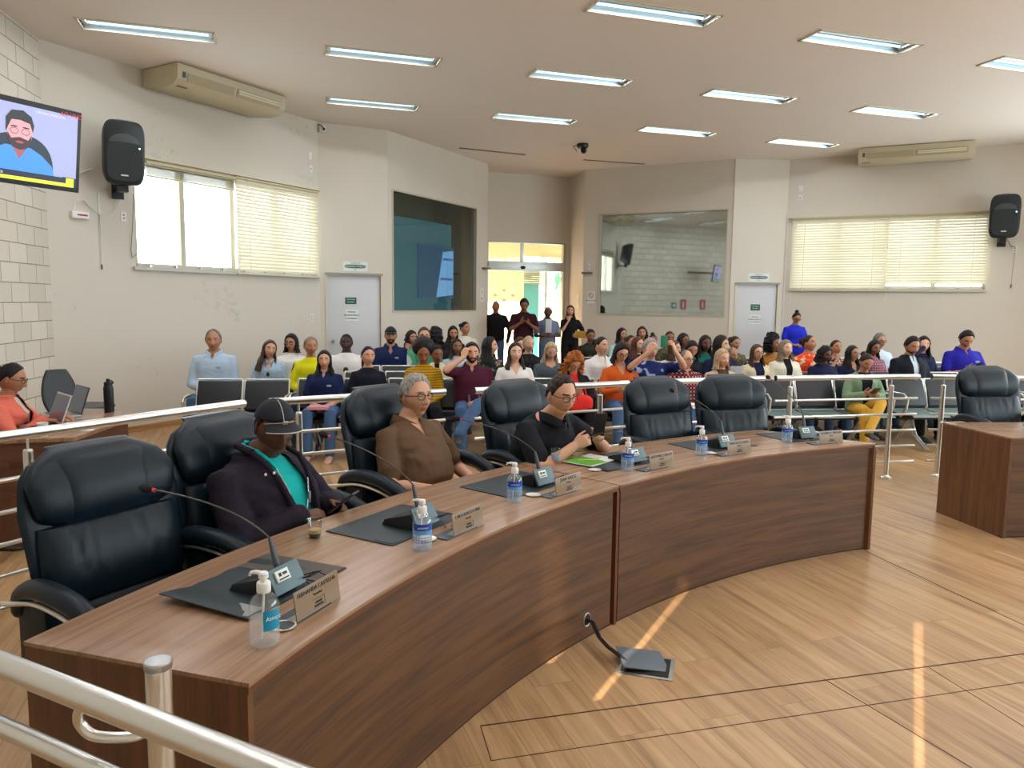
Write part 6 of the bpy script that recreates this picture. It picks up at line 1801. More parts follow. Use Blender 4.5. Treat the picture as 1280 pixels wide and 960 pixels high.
    # hair
    kind, hc, style, hl = hair
    hb_ = MB(); hb_.M = Mh
    g = dict(nu=64, nv=44) if hi else dict(nu=40, nv=26)
    seed = hash(label) % 97 if False else (len(label) * 7) % 23
    if style == 'short': scalp(hb_, kind, .010 if hl is None else hl, fem, rough=.007, seed=seed, top=.006 if hl is None or hl > .008 else .002, blend=.03 if hi else .022, **g)
    elif style == 'long': scalp(hb_, kind, .014, fem, rough=.006, seed=seed, **g); curtain(hb_, hl, seed=seed)
    elif style == 'wavy': scalp(hb_, kind, .018, fem, rough=.014, seed=seed, **g); curtain(hb_, hl, w=1.08, wave=.012, seed=seed, T=.035)
    elif style == 'bob': scalp(hb_, kind, .017, fem, rough=.006, seed=seed, top=.008, **g); curtain(hb_, .13, w=1.05, wave=.005, seed=seed, a0=62)
    elif style == 'curly': scalp(hb_, kind, .035, fem, rough=.045, seed=seed, top=.02, **g); curtain(hb_, hl, w=1.25, wave=.022, seed=seed, T=.05)
    elif style == 'afro':
        rg = []
        for ph in np.linspace(.03, PI - .03, 30):
            rg.append([tuple(Vector((.135 * math.sin(ph) * math.sin(a), .118 * math.sin(ph) * math.cos(a) - .062, .125 * math.cos(ph) + .050)) * (1 + .06 * mnoise.noise(Vector((math.sin(ph) * math.sin(a), math.sin(ph) * math.cos(a), math.cos(ph))) * 5))) for a in np.linspace(0, 2 * PI, 40, endpoint=False)])
        hb_.loft(rg)
    elif style == 'bun':
        scalp(hb_, kind, .009, fem, rough=.004, seed=seed, **g); hb_.ell((0, -.045 if hl == 'top' else -.115, .125 if hl == 'top' else .05), (.042, .038, .040), 14, 10)
    elif style == 'pony':
        scalp(hb_, kind, .009, fem, rough=.004, seed=seed, **g); hb_.tube([(0, -.095, .03), (0, -.135, .02), (.0, -.145, -.06), (.01, -.13, -.17), (.01, -.12, -.24)], [.018, .028, .034, .028, .010], 10)
    if 'cap' in extra or 'cap_white' in extra:
        pass
    if hb_.v: hb_.build('hair', hmat(hc), t, smooth=70)
    if any(e.startswith('cap') for e in extra if isinstance(e, str)):
        cm = plain('cap_navy', srgb(20, 24, 36), .8, bump=.0006, bscale=300)
        c_ = MB(); c_.M = Mh
        scalp(c_, 'cap', .012, fem, nu=g['nu'], nv=g['nv'], blend=.008, top=.006)
        cp = c_.build('cap', cm, t, smooth=60)
        br = MB(); br.M = Mh; up_, lo_ = [], []
        nb = 15
        rg = []
        for j in range(6):
            f_ = j / 5
            row_t = []
            for i in range(nb):
                a = R(-58 + 116 * i / (nb - 1)); ex = .070 * f_ * math.cos(a * .9) ** .6
                x = math.sin(a) * (.082 + ex * .25); y = math.cos(a) * .099 + ex; z = .060 - .018 * (abs(a) / R(58)) ** 2 - .010 * f_
                row_t.append((x, y, z))
            rg.append(row_t)
        top_ = [r for r in rg]; bot = [[(x, y, z - .004) for (x, y, z) in r] for r in rg]
        br.loft([a_ + b_[::-1] for a_, b_ in zip(top_, bot)]); br.build('brim', cm, cp, smooth=60)
        if hi:
            pp = MB(); pp.M = Mh; pp.tube([(x, y + .002, z - .002) for (x, y, z) in rg[-1]], .0022, 6)
            pp.tube([tuple(head_pt(0, ph, fem, .0125 + .006 * math.cos(ph) ** 2)) for ph in np.linspace(.05, 1.12, 14)], .0016, 5); pp.tube([tuple(head_pt(PI, ph, fem, .0125 + .006 * math.cos(ph) ** 2)) for ph in np.linspace(.05, 1.2, 14)], .0016, 5)
            pp.tube([(x * .99, y, z + .006) for (x, y, z) in rg[0]], .0014, 5)
            pp.build('piping', plain('piping_white', srgb(198, 196, 186), .6), cp)
            pp = MB(); pp.M = Mh; pp.box((0, .108, .068), (.022, .006, .018), M=Matrix.Rotation(R(-20), 4, 'X')); pp.build('badge', plain('badge_silver', srgb(180, 176, 160), .4, metal=.4), cp, bevel=.003)
    if 'headband' in extra or 'headband_grey' in extra:
        h_ = MB(); h_.M = Mh
        h_.tube([tuple(head_pt(a, .62 + .0 * a, fem, .019)) if False else (.088 * math.sin(a), -.005 + .02 * math.cos(a), .02 + .115 * math.cos(a)) for a in np.linspace(-1.6, 1.6, 17)], .009, 8, flat=.4)
        h_.build('headband', plain('band_blue' if 'headband' in extra else 'band_grey', srgb(150, 170, 200) if 'headband' in extra else srgb(190, 186, 196), .7), t)
    if glasses:
        gm = plain('glasses_' + glasses, {'black': (.015, .014, .015, 1), 'brown': srgb(70, 40, 24), 'metal': srgb(150, 150, 150)}[glasses], .3)
        g_ = MB(); g_.M = Mh; rr = .0026 if hi else .0030
        for s_ in (-1, 1):
            c = (s_ * .031, .0985, .006)
            ring = [(c[0] + .0225 * sgn_pow(math.cos(a), .8), c[1] - .010 * ((c[0] + .0225 * math.cos(a)) / .055) ** 2, c[2] + .0175 * sgn_pow(math.sin(a), .8)) for a in np.linspace(0, 2 * PI, 25)[:-1]]
            g_.tube(ring, rr, 6, loop=True)
            g_.tube([(s_ * .0535, .089, .012), (s_ * .066, .070, .012), (s_ * .079, .01, .012), (s_ * .081, -.02, .002)], rr, 6)
        g_.tube([(-.009, .0985, .010), (0, .100, .013), (.009, .0985, .010)], rr, 6)
        go = g_.build('glasses', gm, t)
        if hi:
            for s_ in (-1, 1):
                l_ = MB(); l_.M = Mh; c = (s_ * .031, .0980, .006)
                fr_ = [(c[0] + .021 * sgn_pow(math.cos(a), .8), c[1] - .010 * ((c[0] + .021 * math.cos(a)) / .055) ** 2, c[2] + .016 * sgn_pow(math.sin(a), .8)) for a in np.linspace(0, 2 * PI, 25)[:-1]]
                l_.loft([fr_, [(x, y - .0008, z) for (x, y, z) in fr_]]); l_.build('lens', M_LENS, go)
    # trousers, shirt
    pm = PANTS[pants]
    if pants:
        b = MB()
        for i in (0, 1): leg(b, i, .012)
        torso(b, Pv, Nk, fem, bulk, .008, top=.30 if stand else .22, n=18)
        remeshed(b, .012 if hi else voxel * 1.15, 3, lambda me, t=t, pm=pm: (lambda m_: (absorb(m_, me), m_.build('trousers', pm, t, smooth=70)))(MB()))
    kind_t, mt, opt = top
    def garment(nm, inf, sleeve, mt, keep=None, torso_top=.985, low=True, am_inf=None, disp=None, planes=()):
        b = MB(); torso(b, Pv, Nk, fem, bulk, inf, n=28 if hi else 18, top=torso_top, belly=belly)
        if torso_top > .98: b.tube([Nk - spine * .05, Nk - spine * (.005 if nm == 'shirt' else -.012)], [nr * 1.55 + inf * .8, (nr * 1.22 + inf * .6) if nm == 'shirt' else nr * 1.25 + inf * .7], 12)
        if sleeve:
            for i in (0, 1): arm(b, i, am_inf if am_inf is not None else inf * .9, sleeve)
        for i in (0, 1):
            if not sleeve: b.tube([SH[i] + Vector((-.04 if i else .04, 0, 0)), SH[i]], [am * 1.2 + inf, am * 1.1 + inf], 10)
        def done(me, nm=nm, mt=mt, keep=keep, t=t, disp=disp, planes=planes):
            m_ = MB(); absorb(m_, me, 0, keep, disp, planes)
            if (opt and 'collar' in opt) and nm == 'shirt':
                rg = []
                for j, (r_, dz, o_) in enumerate(((1.22, -.012, 0), (1.22, .030, 0), (1.36, .026, 0), (1.72, -.020, 0), (1.66, -.025, 0), (1.3, .018, 0))):
                    rg.append([(Nk.x + nr * r_ * math.sin(a), Nk.y + .004 + nr * r_ * math.cos(a) * (1.08), Nk.z + dz - .008 - .042 * max(0, math.cos(a)) ** 2 - .0 * abs(a)) for a in np.linspace(.22, 2 * PI - .22, 26)])
                m_.loft(rg, 0, closed=False, cap=False); 
            m_.build(nm, mt, t, smooth=75)
        remeshed(b, .0085 if hi else voxel, 3 if hi else 4, done)
    foldn = None
    if hi: foldn = lambda p, n_: .0075 * mnoise.noise(Vector((p.x * 9, p.y * 9, p.z * 16 + 3 * p.x))) + .004 * math.sin(p.z * 62 + 9 * mnoise.noise(p * 7)) * max(0, mnoise.noise(p * 5 + Vector((3, 1, 9))) + .25)
    vneck = None
    vpl = ()
    if opt and ('vneck' in opt or 'placket' in opt):
        k_, dz_ = (.55, .13) if 'vneck' in opt else (.5, .085)
        vpl = ((Vector((0, 0, Nk.z - dz_)), Vector((1, 0, -k_))), (Vector((0, 0, Nk.z - dz_)), Vector((1, 0, k_))), (Vector((0, Nk.y + .02, 0)), Vector((0, 1, 0))))
    if opt and 'vneck' in opt: vneck = lambda c: not (c.y > Nk.y + .02 and abs(c.x) < (c.z - (Nk.z - .13)) * .55)
    if opt and 'scoop' in opt: vneck = lambda c: not (c.y > Nk.y - .0 and (c.x / .085) ** 2 + ((c.z - Nk.z - .01) / .10) ** 2 < 1)
    if opt and 'placket' in opt: vneck = lambda c: not (c.y > Nk.y + .02 and abs(c.x) < (c.z - (Nk.z - .085)) * .5)
    if kind_t in ('tee', 'polo'): garment('shirt', .013, 'short', TOPS[mt], vneck, disp=foldn, planes=vpl)
    elif kind_t == 'long': garment('shirt', .013, 'long', TOPS[mt], vneck, disp=foldn, planes=vpl)
    elif kind_t == 'sleeveless': garment('shirt', .013, None, TOPS[mt], vneck)
    elif kind_t == 'jacket':
        inner, outer = mt
        garment('shirt', .011, None, TOPS[inner], vneck, disp=foldn, planes=vpl)
        ow = opt['open'] if isinstance(opt, dict) and 'open' in opt else .05
        zb = Pv.z + .05
        kp = lambda c: not (c.y > Nk.y - .03 and abs(c.x) < ow * (.35 + .75 * (c.z - zb) / .45)) and c.z < Nk.z + .0 + .03
        q0, qk = ow * .35, ow * .75 / .45
        jpl = tuple((Vector((s_ * q0, 0, zb)), Vector((s_, 0, -qk))) for s_ in (-1, 1)) + ((Vector((0, Nk.y - .03, 0)), Vector((0, 1, 0))),)
        garment('jacket', .031 if hi else .026, 'long', TOPS[outer], kp, am_inf=.022, disp=foldn, planes=jpl)
        if 'lapel' in opt:
            l_ = MB()
            for s_ in (-1, 1):
                l_.add([(s_ * .055, Nk.y + .085, Nk.z + .01), (s_ * .10, Nk.y + .10, Nk.z - .06), (s_ * .085, Nk.y + .165, Nk.z - .14), (s_ * .03, Nk.y + .185, Nk.z - .30), (s_ * .045, Nk.y + .12, Nk.z - .07),
                        (s_ * .055, Nk.y + .075, Nk.z + .01), (s_ * .10, Nk.y + .09, Nk.z - .06), (s_ * .085, Nk.y + .155, Nk.z - .14), (s_ * .03, Nk.y + .175, Nk.z - .30), (s_ * .045, Nk.y + .11, Nk.z - .07)],
                    [(0, 1, 2, 3, 4), (9, 8, 7, 6, 5), (0, 5, 6, 1), (1, 6, 7, 2), (2, 7, 8, 3), (3, 8, 9, 4), (4, 9, 5, 0)])
            l_.build('lapel', TOPS[outer], t)
    if 'tie' in extra:
        l_ = MB(); y0 = Nk.y + .085
        l_.loft([[(sx * w_, y + d_, z) for (sx, d_) in ((-1, 0), (0, .010), (1, 0), (0, -.006))] for (w_, y, z) in ((.012, Nk.y + .075, Nk.z - .002), (.017, Nk.y + .085, Nk.z - .02), (.012, Nk.y + .10, Nk.z - .045), (.024, Nk.y + .155, Nk.z - .20), (.030, Nk.y + .165, Nk.z - .36), (.004, Nk.y + .165, Nk.z - .41))])
        l_.build('tie', plain('tie_blue', srgb(20, 112, 176), .5), t)
    if 'lanyard' in extra:
        l_ = MB(); l_.tube([(-.055, Nk.y + .04, Nk.z + .0), (-.05, Nk.y + .12, Nk.z - .10), (0, Nk.y + .17, Nk.z - .25), (.05, Nk.y + .12, Nk.z - .10), (.055, Nk.y + .04, Nk.z)], .004, 6); l_.box((0, Nk.y + .175, Nk.z - .29), (.05, .006, .07)); l_.build('lanyard', M_BLACK, t)
    if 'emblem' in extra:
        l_ = MB(); l_.box((-.085, Pv.y + (.175 if not fem else .185), Nk.z - .17), (.05, .012, .022)); l_.build('chest_emblem', plain('emblem_pale', srgb(150, 170, 200), .6), t)
    if 'portrait' in extra:
        l_ = MB(); yq = Nk.y + .185
        l_.ell((0, yq, Nk.z - .23), (.035, .006, .042), 14, 8); l_.build('printed_portrait', plain('print_dark', srgb(60, 34, 38), .7), t)
    if 'necklace' in extra:
        l_ = MB(); l_.tube([(-.05, Nk.y + .045, Nk.z - .0), (-.03, Nk.y + .135, Nk.z - .10), (0, Nk.y + .165, Nk.z - .16), (.03, Nk.y + .135, Nk.z - .10), (.05, Nk.y + .045, Nk.z)], .004, 6); l_.ell((0, Nk.y + .17, Nk.z - .18), (.02, .008, .026), 10, 8); l_.build('necklace', plain('pendant_navy', srgb(36, 40, 66), .4), t)
    # shoes
    shm = shoes or plain('shoe_dark', (.03, .028, .028, 1), .5)
    for i in (0, 1):
        a_ = ank[i]; s_ = MB(); rg = []
        for (y, w_, h_) in ((-.085, .018, .030), (-.075, .034, .055), (-.02, .040, .075), (.05, .044, .055), (.12, .047, .036), (.17, .038, .026), (.185, .018, .016)):
            rg.append([(a_.x + w_ * math.cos(a), a_.y + .03 + y, (a_.z - .085) + max(.001, h_ * .5 + h_ * .5 * math.sin(a))) for a in np.linspace(0, 2 * PI, 14, endpoint=False)])
        s_.loft(rg); s_.build('shoe', shm, t, smooth=60)
    t['_wr'] = 0
    del t['_wr']
    return t, WR, Mh
def phone_at(loc, rz, tilt, label, col=(.02, .02, .022, 1), sx=.075, sy=.155, cat='phone', name='smartphone'):
    t = thing(name, label, cat, loc, rz)
    b = MB(); b.M = Matrix.Rotation(tilt, 4, 'X'); b.box((0, 0, 0), (sx, sy, .009)); b.build('casing', plain('phone_%02d' % int(col[1] * 99), col, .3), t, bevel=.003)
    b = MB(); b.M = Matrix.Rotation(tilt, 4, 'X'); b.box((0, 0, .0048), (sx * .92, sy * .95, .0006)); b.build('screen', plain('phone_screen', (.02, .025, .035, 1), .1), t)
    return t
AUDIENCE = [
    ('man in a pale blue shirt with receding grey hair, leftmost of the audience', -3.58, 8.98, 1.328, 188, {'sex': 'm', 'skin': 2, 'hair': ('receding', 'salt', 'short', None), 'top': ('long', 'paleblue', ('collar', 'placket')), 'pose': 'lap', 'bulk': 1.12, 'extra': ('emblem',), 'hyaw': 6}),
    ('woman with long brown hair in a pale denim shirt, tilting her head', -2.94, 9.06, 1.217, 188, {'skin': 1, 'hair': ('full', 'brown', 'long', 0.3), 'top': ('long', 'lightdenim', ('collar', 'vneck')), 'extra': ('necklace',), 'hroll': -10, 'hyaw': 26}),
    ('woman in white with glasses behind the yellow-sleeved woman', -2.93, 9.94, 1.248, 188, {'skin': 2, 'hair': ('full', 'black', 'bob', None), 'top': ('tee', 'white', None), 'glasses': 'brown', 'hyaw': -16}),
    ('woman with pulled-back hair in a yellow and green top', -2.43, 9.02, 1.264, 188, {'skin': 2, 'hair': ('tied', 'ash', 'bun', 'back'), 'top': ('long', 'yellowgreen', None), 'bulk': 1.08, 'extra': ('headband_grey',), 'hyaw': 22}),
    ('woman with long black hair in a navy polo holding a pink book', -2.08, 8.28, 1.151, 184, {'skin': 1, 'hair': ('full', 'black', 'long', 0.27), 'top': ('polo', 'navypolo', ('collar', 'placket')), 'pose': 'lap', 'bulk': 1.14, 'extra': ('emblem',), 'shoes': 'skinshoe', 'voxel': 0.015, 'hyaw': 6}),
    ('man in a white tee with a portrait print on the chest', -2.22, 10.02, 1.253, 188, {'sex': 'm', 'skin': 5, 'hair': ('buzz', 'black', 'short', 0.005), 'top': ('tee', 'white', None), 'extra': ('portrait',), 'bulk': 1.1, 'hyaw': -2}),
    ('young woman with a blue headband in a dark navy tee', -1.61, 8.34, 1.198, 190, {'skin': 1, 'hair': ('tied', 'black', 'pony', None), 'top': ('tee', 'midnight', None), 'extra': ('headband',), 'pants': 'black', 'hyaw': 20}),
    ('man in a dark cap and navy polo by the left door', -1.78, 10.96, 1.319, 188, {'sex': 'm', 'skin': 2, 'hair': ('buzz', 'black', 'short', 0.004), 'top': ('polo', 'navypolo', ('collar', 'vneck')), 'beard': 1, 'extra': ('cap', 'emblem'), 'bulk': 1.12, 'hyaw': 2}),
    ('woman with wavy dark hair in a pink top under the booth window', -1.60, 11.86, 1.241, 188, {'skin': 2, 'hair': ('full', 'black', 'wavy', 0.2), 'top': ('tee', 'pink', None), 'pose': 'chin', 'hyaw': 37}),
    ('man with glasses in a green and white jersey', -1.30, 11.01, 1.317, 188, {'sex': 'm', 'skin': 1, 'hair': ('short', 'brown', 'short', None), 'top': ('long', 'jersey', None), 'glasses': 'black', 'bulk': 1.1, 'hyaw': 4}),
    ('person with long dark curls turned away beside the man in the green jersey', -1.22, 11.90, 1.263, 188, {'skin': 2, 'hair': ('full', 'black', 'curly', 0.22), 'top': ('tee', 'black', None), 'hyaw': 142}),
    ('woman with a large black afro in a mustard dress looking down', -1.00, 8.41, 1.246, 188, {'skin': 3, 'hair': ('short', 'black', 'afro', None), 'top': ('long', 'mustard', None), 'hpitch': 26, 'bulk': 1.05, 'pants': 'black', 'hyaw': 0}),
    ('person in a cream jacket half hidden behind the afro', -0.94, 9.30, 1.161, 188, {'sex': 'm', 'skin': 3, 'hair': ('short', 'black', 'short', 0.01), 'top': ('jacket', ('black', 'cream'), {'open': 0.03}), 'hpitch': 10, 'hyaw': 17}),
    ('woman with black hair in a dark top against the booth wall', -1.02, 12.81, 1.295, 188, {'skin': 2, 'hair': ('full', 'black', 'long', 0.2), 'top': ('tee', 'black', None), 'hpitch': 10, 'hyaw': 10}),
    ('slim woman with a bun in a white tee seated highest at the booth wall', -0.87, 13.71, 1.349, 188, {'skin': 2, 'hair': ('tied', 'black', 'bun', 'back'), 'top': ('tee', 'offwhite', None), 'hyaw': 37}),
    ('woman with straight dark hair in a light grey tee', -0.76, 10.20, 1.204, 188, {'skin': 3, 'hair': ('full', 'black', 'long', 0.17), 'top': ('tee', 'lightgrey', None), 'hyaw': 8}),
    ('bearded man in a maroon shirt raising a hand to his face', -0.46, 8.47, 1.241, 186, {'sex': 'm', 'skin': 1, 'hair': ('short', 'black', 'short', 0.012), 'top': ('tee', 'maroon', ('collar', 'placket')), 'pose': 'forehead', 'beard': 2, 'bulk': 1.15, 'legs': 'crossed', 'voxel': 0.015, 'hyaw': 6}),
    ('woman with long black hair in a dark green floral blouse, seen in profile', -0.29, 9.38, 1.274, 210, {'skin': 1, 'hair': ('full', 'black', 'long', 0.26), 'top': ('long', 'greenfloral', None), 'hyaw': 48}),
    ('woman with dark brown hair in a white sweater with navy sleeves', 0.03, 8.53, 1.253, 188, {'skin': 0, 'hair': ('full', 'dark', 'long', 0.2), 'top': ('tee', 'white', ('vneck',)), 'pants': 'navyp', 'bulk': 1.05, 'hyaw': 6}),
    ('woman with fair pulled-back hair in a black blouse, below the standing men', 0.22, 10.32, 1.249, 188, {'skin': 1, 'hair': ('tied', 'blonde', 'bun', 'back'), 'top': ('long', 'black', None), 'extra': ('necklace',), 'bulk': 1.1, 'hyaw': 14}),
    ('brown-haired woman mostly hidden behind the fair-haired one', 0.11, 11.18, 1.186, 188, {'skin': 1, 'hair': ('full', 'brown', 'bob', None), 'top': ('tee', 'black', None), 'hyaw': 12}),
    ('woman with blonde-streaked hair in a grey tee looking down', 0.48, 9.47, 1.219, 188, {'skin': 1, 'hair': ('full', 'blonde', 'long', 0.2), 'top': ('tee', 'slate', ('scoop',)), 'hpitch': 26, 'bulk': 1.15, 'hyaw': -2}),
    ('woman with curly orange hair and a red top bent over her phone', 0.69, 8.61, 1.146, 188, {'skin': 1, 'hair': ('full', 'red', 'curly', 0.17), 'top': ('jacket', ('red', 'black'), {'open': 0.05}), 'pose': 'phone', 'hpitch': 38, 'glasses': 'brown', 'lean': 0.06, 'pants': 'black', 'hyaw': 8}),
    ('person in a dark tee seated alone right of the standing woman in black', 1.35, 13.09, 1.267, 188, {'skin': 3, 'hair': ('tied', 'black', 'bun', 'back'), 'top': ('tee', 'olive', None), 'pose': 'phone', 'hpitch': 18, 'hyaw': 0}),
    ('woman with dark tied hair in a white blazer', 1.13, 9.55, 1.285, 190, {'skin': 1, 'hair': ('tied', 'black', 'bun', 'back'), 'top': ('jacket', ('offwhite', 'white'), {'open': 0.04}), 'pants': 'black', 'hyaw': 32}),
    ('woman with shoulder-length black hair in an orange sweater', 1.25, 8.68, 1.260, 188, {'skin': 1, 'hair': ('full', 'black', 'bob', None), 'top': ('long', 'orange', ('vneck',)), 'hpitch': 24, 'pose': 'phone', 'glasses': 'black', 'hyaw': 8}),
    ('woman in a pale blue top at the back by the right booth', 1.91, 13.16, 1.286, 188, {'skin': 2, 'hair': ('full', 'black', 'long', 0.15), 'top': ('tee', 'palegreen', None), 'hyaw': 27}),
    ('dark-haired woman peeking behind the one in pale blue', 1.79, 11.38, 1.234, 188, {'skin': 2, 'hair': ('tied', 'dark', 'bun', 'back'), 'top': ('tee', 'black', None), 'hyaw': 22}),
    ('woman with auburn hair in a dark navy top left of the raised phone', 1.75, 10.50, 1.249, 188, {'skin': 1, 'hair': ('full', 'auburn', 'long', 0.2), 'top': ('long', 'navy2', None), 'hyaw': 32}),
    ('smiling woman with dark wavy hair below the booth window', 2.43, 14.10, 1.283, 188, {'skin': 2, 'hair': ('full', 'dark', 'wavy', 0.16), 'top': ('tee', 'black', None), 'hroll': 8, 'hyaw': -18}),
    ('grey-haired man in navy holding up a phone with a green case', 1.62, 8.85, 1.294, 190, {'sex': 'm', 'skin': 1, 'hair': ('short', 'grey', 'short', 0.012), 'top': ('tee', 'navyprint', None), 'pose': 'raise', 'bulk': 1.15, 'glasses': 'metal', 'hyaw': 10}),
    ('woman with short dark hair right of the raised phone', 2.58, 12.36, 1.268, 188, {'skin': 3, 'hair': ('tied', 'dark', 'bun', 'back'), 'top': ('tee', 'camo', None), 'hpitch': 4, 'hyaw': -8}),
    ('dark-haired person behind the raised hands', 2.47, 13.23, 1.178, 188, {'skin': 3, 'hair': ('tied', 'black', 'bun', 'top'), 'top': ('tee', 'black', None), 'hyaw': -8}),
    ('brown-haired woman below the woman in glasses', 2.28, 10.56, 1.197, 188, {'skin': 1, 'hair': ('full', 'brown', 'long', 0.18), 'top': ('tee', 'offwhite', None), 'hyaw': 42}),
    ('dark-haired woman in glasses glancing aside', 2.61, 11.48, 1.265, 188, {'skin': 3, 'hair': ('full', 'black', 'wavy', 0.15), 'top': ('tee', 'black', None), 'glasses': 'brown', 'hyaw': 27}),
    ('woman with black hair in a dark jacket looking at a phone', 2.30, 9.69, 1.251, 188, {'skin': 2, 'hair': ('full', 'black', 'long', 0.15), 'top': ('long', 'black', None), 'hpitch': 25, 'pose': 'phone', 'hyaw': -3}),
    ('man in a red plaid shirt and dark glasses', 2.03, 8.77, 1.171, 194, {'sex': 'm', 'skin': 1, 'hair': ('receding', 'salt', 'short', 0.004), 'top': ('long', 'redplaid', ('collar', 'placket')), 'glasses': 'black', 'bulk': 1.12, 'hyaw': 16}),
    ('dark woman with long hair in a green top', 2.72, 10.62, 1.279, 188, {'skin': 4, 'hair': ('full', 'black', 'long', 0.2), 'top': ('long', 'teal', None), 'hpitch': 8, 'hyaw': 0}),
    ('person with a black cap of hair holding a white sheet', 2.70, 9.73, 1.306, 188, {'skin': 1, 'hair': ('full', 'black', 'bob', None), 'top': ('long', 'navy2', None), 'pose': 'phone', 'hyaw': 47}),
    ('woman with tied dark hair left of the right door', 3.42, 11.58, 1.234, 188, {'skin': 2, 'hair': ('tied', 'dark', 'bun', 'back'), 'top': ('tee', 'camo', None), 'hpitch': 8, 'hyaw': 16}),
    ('blonde woman with short hair in brown and a cream scarf', 2.47, 8.83, 1.183, 188, {'skin': 1, 'hair': ('full', 'blonde', 'bob', None), 'top': ('jacket', ('brown', 'beige'), {'open': 0.07}), 'hyaw': 14}),
    ('bald man bent behind the blonde woman', 3.12, 10.66, 1.111, 188, {'sex': 'm', 'skin': 2, 'hair': ('bald', 'salt', 'short', 0.003), 'top': ('tee', 'navy2', None), 'hpitch': 15, 'hyaw': 12}),
    ('woman in glasses with long brown hair and a cream jacket', 3.19, 9.79, 1.200, 188, {'skin': 1, 'hair': ('full', 'brown', 'long', 0.22), 'top': ('jacket', ('navy2', 'cream'), {'open': 0.07}), 'glasses': 'brown', 'hyaw': 6}),
    ('curly-haired woman in an ochre top in front of the right door', 3.72, 10.74, 1.275, 188, {'skin': 3, 'hair': ('tied', 'black', 'curly', 0.12), 'top': ('long', 'ochre', None), 'hyaw': 37}),
    ('woman with brown-blonde hair in a cream denim jacket', 3.58, 9.84, 1.260, 188, {'skin': 0, 'hair': ('full', 'ash', 'long', 0.16), 'top': ('jacket', ('black', 'ivory'), {'open': 0.05}), 'extra': ('lanyard',), 'hyaw': 10}),
    ('woman in a bright orange floral top', 4.27, 10.80, 1.290, 188, {'skin': 2, 'hair': ('tied', 'dark', 'bun', 'back'), 'top': ('tee', 'orangefloral', None), 'hpitch': -8, 'bulk': 1.08, 'hyaw': 32}),
    ('dark woman with full black hair in a navy jacket', 4.11, 9.90, 1.189, 188, {'skin': 4, 'hair': ('full', 'black', 'wavy', 0.13), 'top': ('long', 'navy2', None), 'hpitch': 20, 'bulk': 1.1, 'hyaw': 17}),
    ('woman resting her chin on her hand', 4.68, 10.85, 1.224, 188, {'skin': 2, 'hair': ('tied', 'dark', 'pony', None), 'top': ('tee', 'floralgrey', None), 'pose': 'chin', 'hpitch': -5, 'hyaw': 2}),
    ('woman in glasses with long black hair and a navy top', 4.58, 10.11, 1.184, 188, {'skin': 2, 'hair': ('full', 'black', 'long', 0.22), 'top': ('long', 'navy2', ('vneck',)), 'glasses': 'brown', 'hyaw': 20}),
    ('woman in a green jacket and yellow trousers on the front bench', 4.23, 9.04, 1.163, 180, {'skin': 2, 'hair': ('tied', 'dark', 'bun', 'back'), 'top': ('jacket', ('midnight', 'sage'), {'open': 0.08}), 'pose': 'phone', 'pants': 'yellow', 'hpitch': 32, 'legs': 'crossed', 'voxel': 0.015, 'lean': 0.05, 'hyaw': 4}),
    ('woman with long black hair in a pink checked shirt', 5.25, 10.92, 1.228, 188, {'skin': 3, 'hair': ('full', 'black', 'long', 0.24), 'top': ('long', 'pinkcheck', None), 'hpitch': 14, 'hyaw': 4}),
    ('grey-haired man in a pale shirt against the right wall', 5.79, 11.87, 1.289, 188, {'sex': 'm', 'skin': 2, 'hair': ('short', 'salt', 'short', 0.01), 'top': ('long', 'whiteshirt', None), 'glasses': 'black', 'hpitch': 6, 'hyaw': 6}),
    ('man in a dark suit with a blue tie', 5.33, 10.05, 1.314, 188, {'sex': 'm', 'skin': 2, 'hair': ('short', 'black', 'short', 0.012), 'top': ('jacket', ('whiteshirt', 'suit'), {'open': 0.045, 'lapel': 1}), 'extra': ('tie',), 'beard': 1, 'hpitch': 18, 'pants': 'black', 'bulk': 1.08, 'hyaw': -2}),
    ('woman hiding her face behind her hand, right of the man in the suit', 6.02, 11.01, 1.291, 188, {'skin': 1, 'hair': ('full', 'black', 'long', 0.25), 'top': ('long', 'navy2', None), 'pose': 'forehead', 'hpitch': 8, 'hyaw': -22}),
    ('man in a royal blue polo typing on his phone', 6.67, 11.09, 1.378, 180, {'sex': 'm', 'skin': 2, 'hair': ('short', 'black', 'short', 0.012), 'top': ('polo', 'royal', ('collar', 'placket')), 'pose': 'phone', 'hpitch': 30, 'extra': ('emblem',), 'bulk': 1.15, 'beard': 1, 'hyaw': -6}),
    ('standing bald man in a black sweater at the entrance', -0.37, 16.35, 1.774, 180, {'sex': 'm', 'skin': 3, 'hair': ('bald', 'salt', 'short', 0.003), 'top': ('long', 'black', None), 'pose': 'hang', 'bulk': 1.08, 'stand': True, 'hyaw': 0}),
    ('standing man in a maroon tee holding his phone with both hands', 0.22, 15.30, 1.833, 186, {'sex': 'm', 'skin': 3, 'hair': ('short', 'black', 'short', 0.014), 'top': ('tee', 'darkmaroon', None), 'pose': 'phone', 'hpitch': 22, 'bulk': 1.12, 'pants': 'black', 'stand': True, 'hyaw': 0}),
    ('standing man in a grey shirt in the doorway', 0.72, 15.50, 1.669, 184, {'sex': 'm', 'skin': 4, 'hair': ('short', 'salt', 'short', 0.005), 'top': ('tee', 'greyshirt', ('collar', 'placket')), 'pose': 'holding', 'hpitch': 24, 'stand': True, 'hyaw': 0}),
    ('standing woman in black with a hand at her mouth', 1.19, 15.60, 1.707, 176, {'skin': 1, 'hair': ('full', 'dark', 'long', 0.16), 'top': ('tee', 'black', None), 'pose': 'chin', 'pants': 'black', 'stand': True, 'hyaw': 0}),
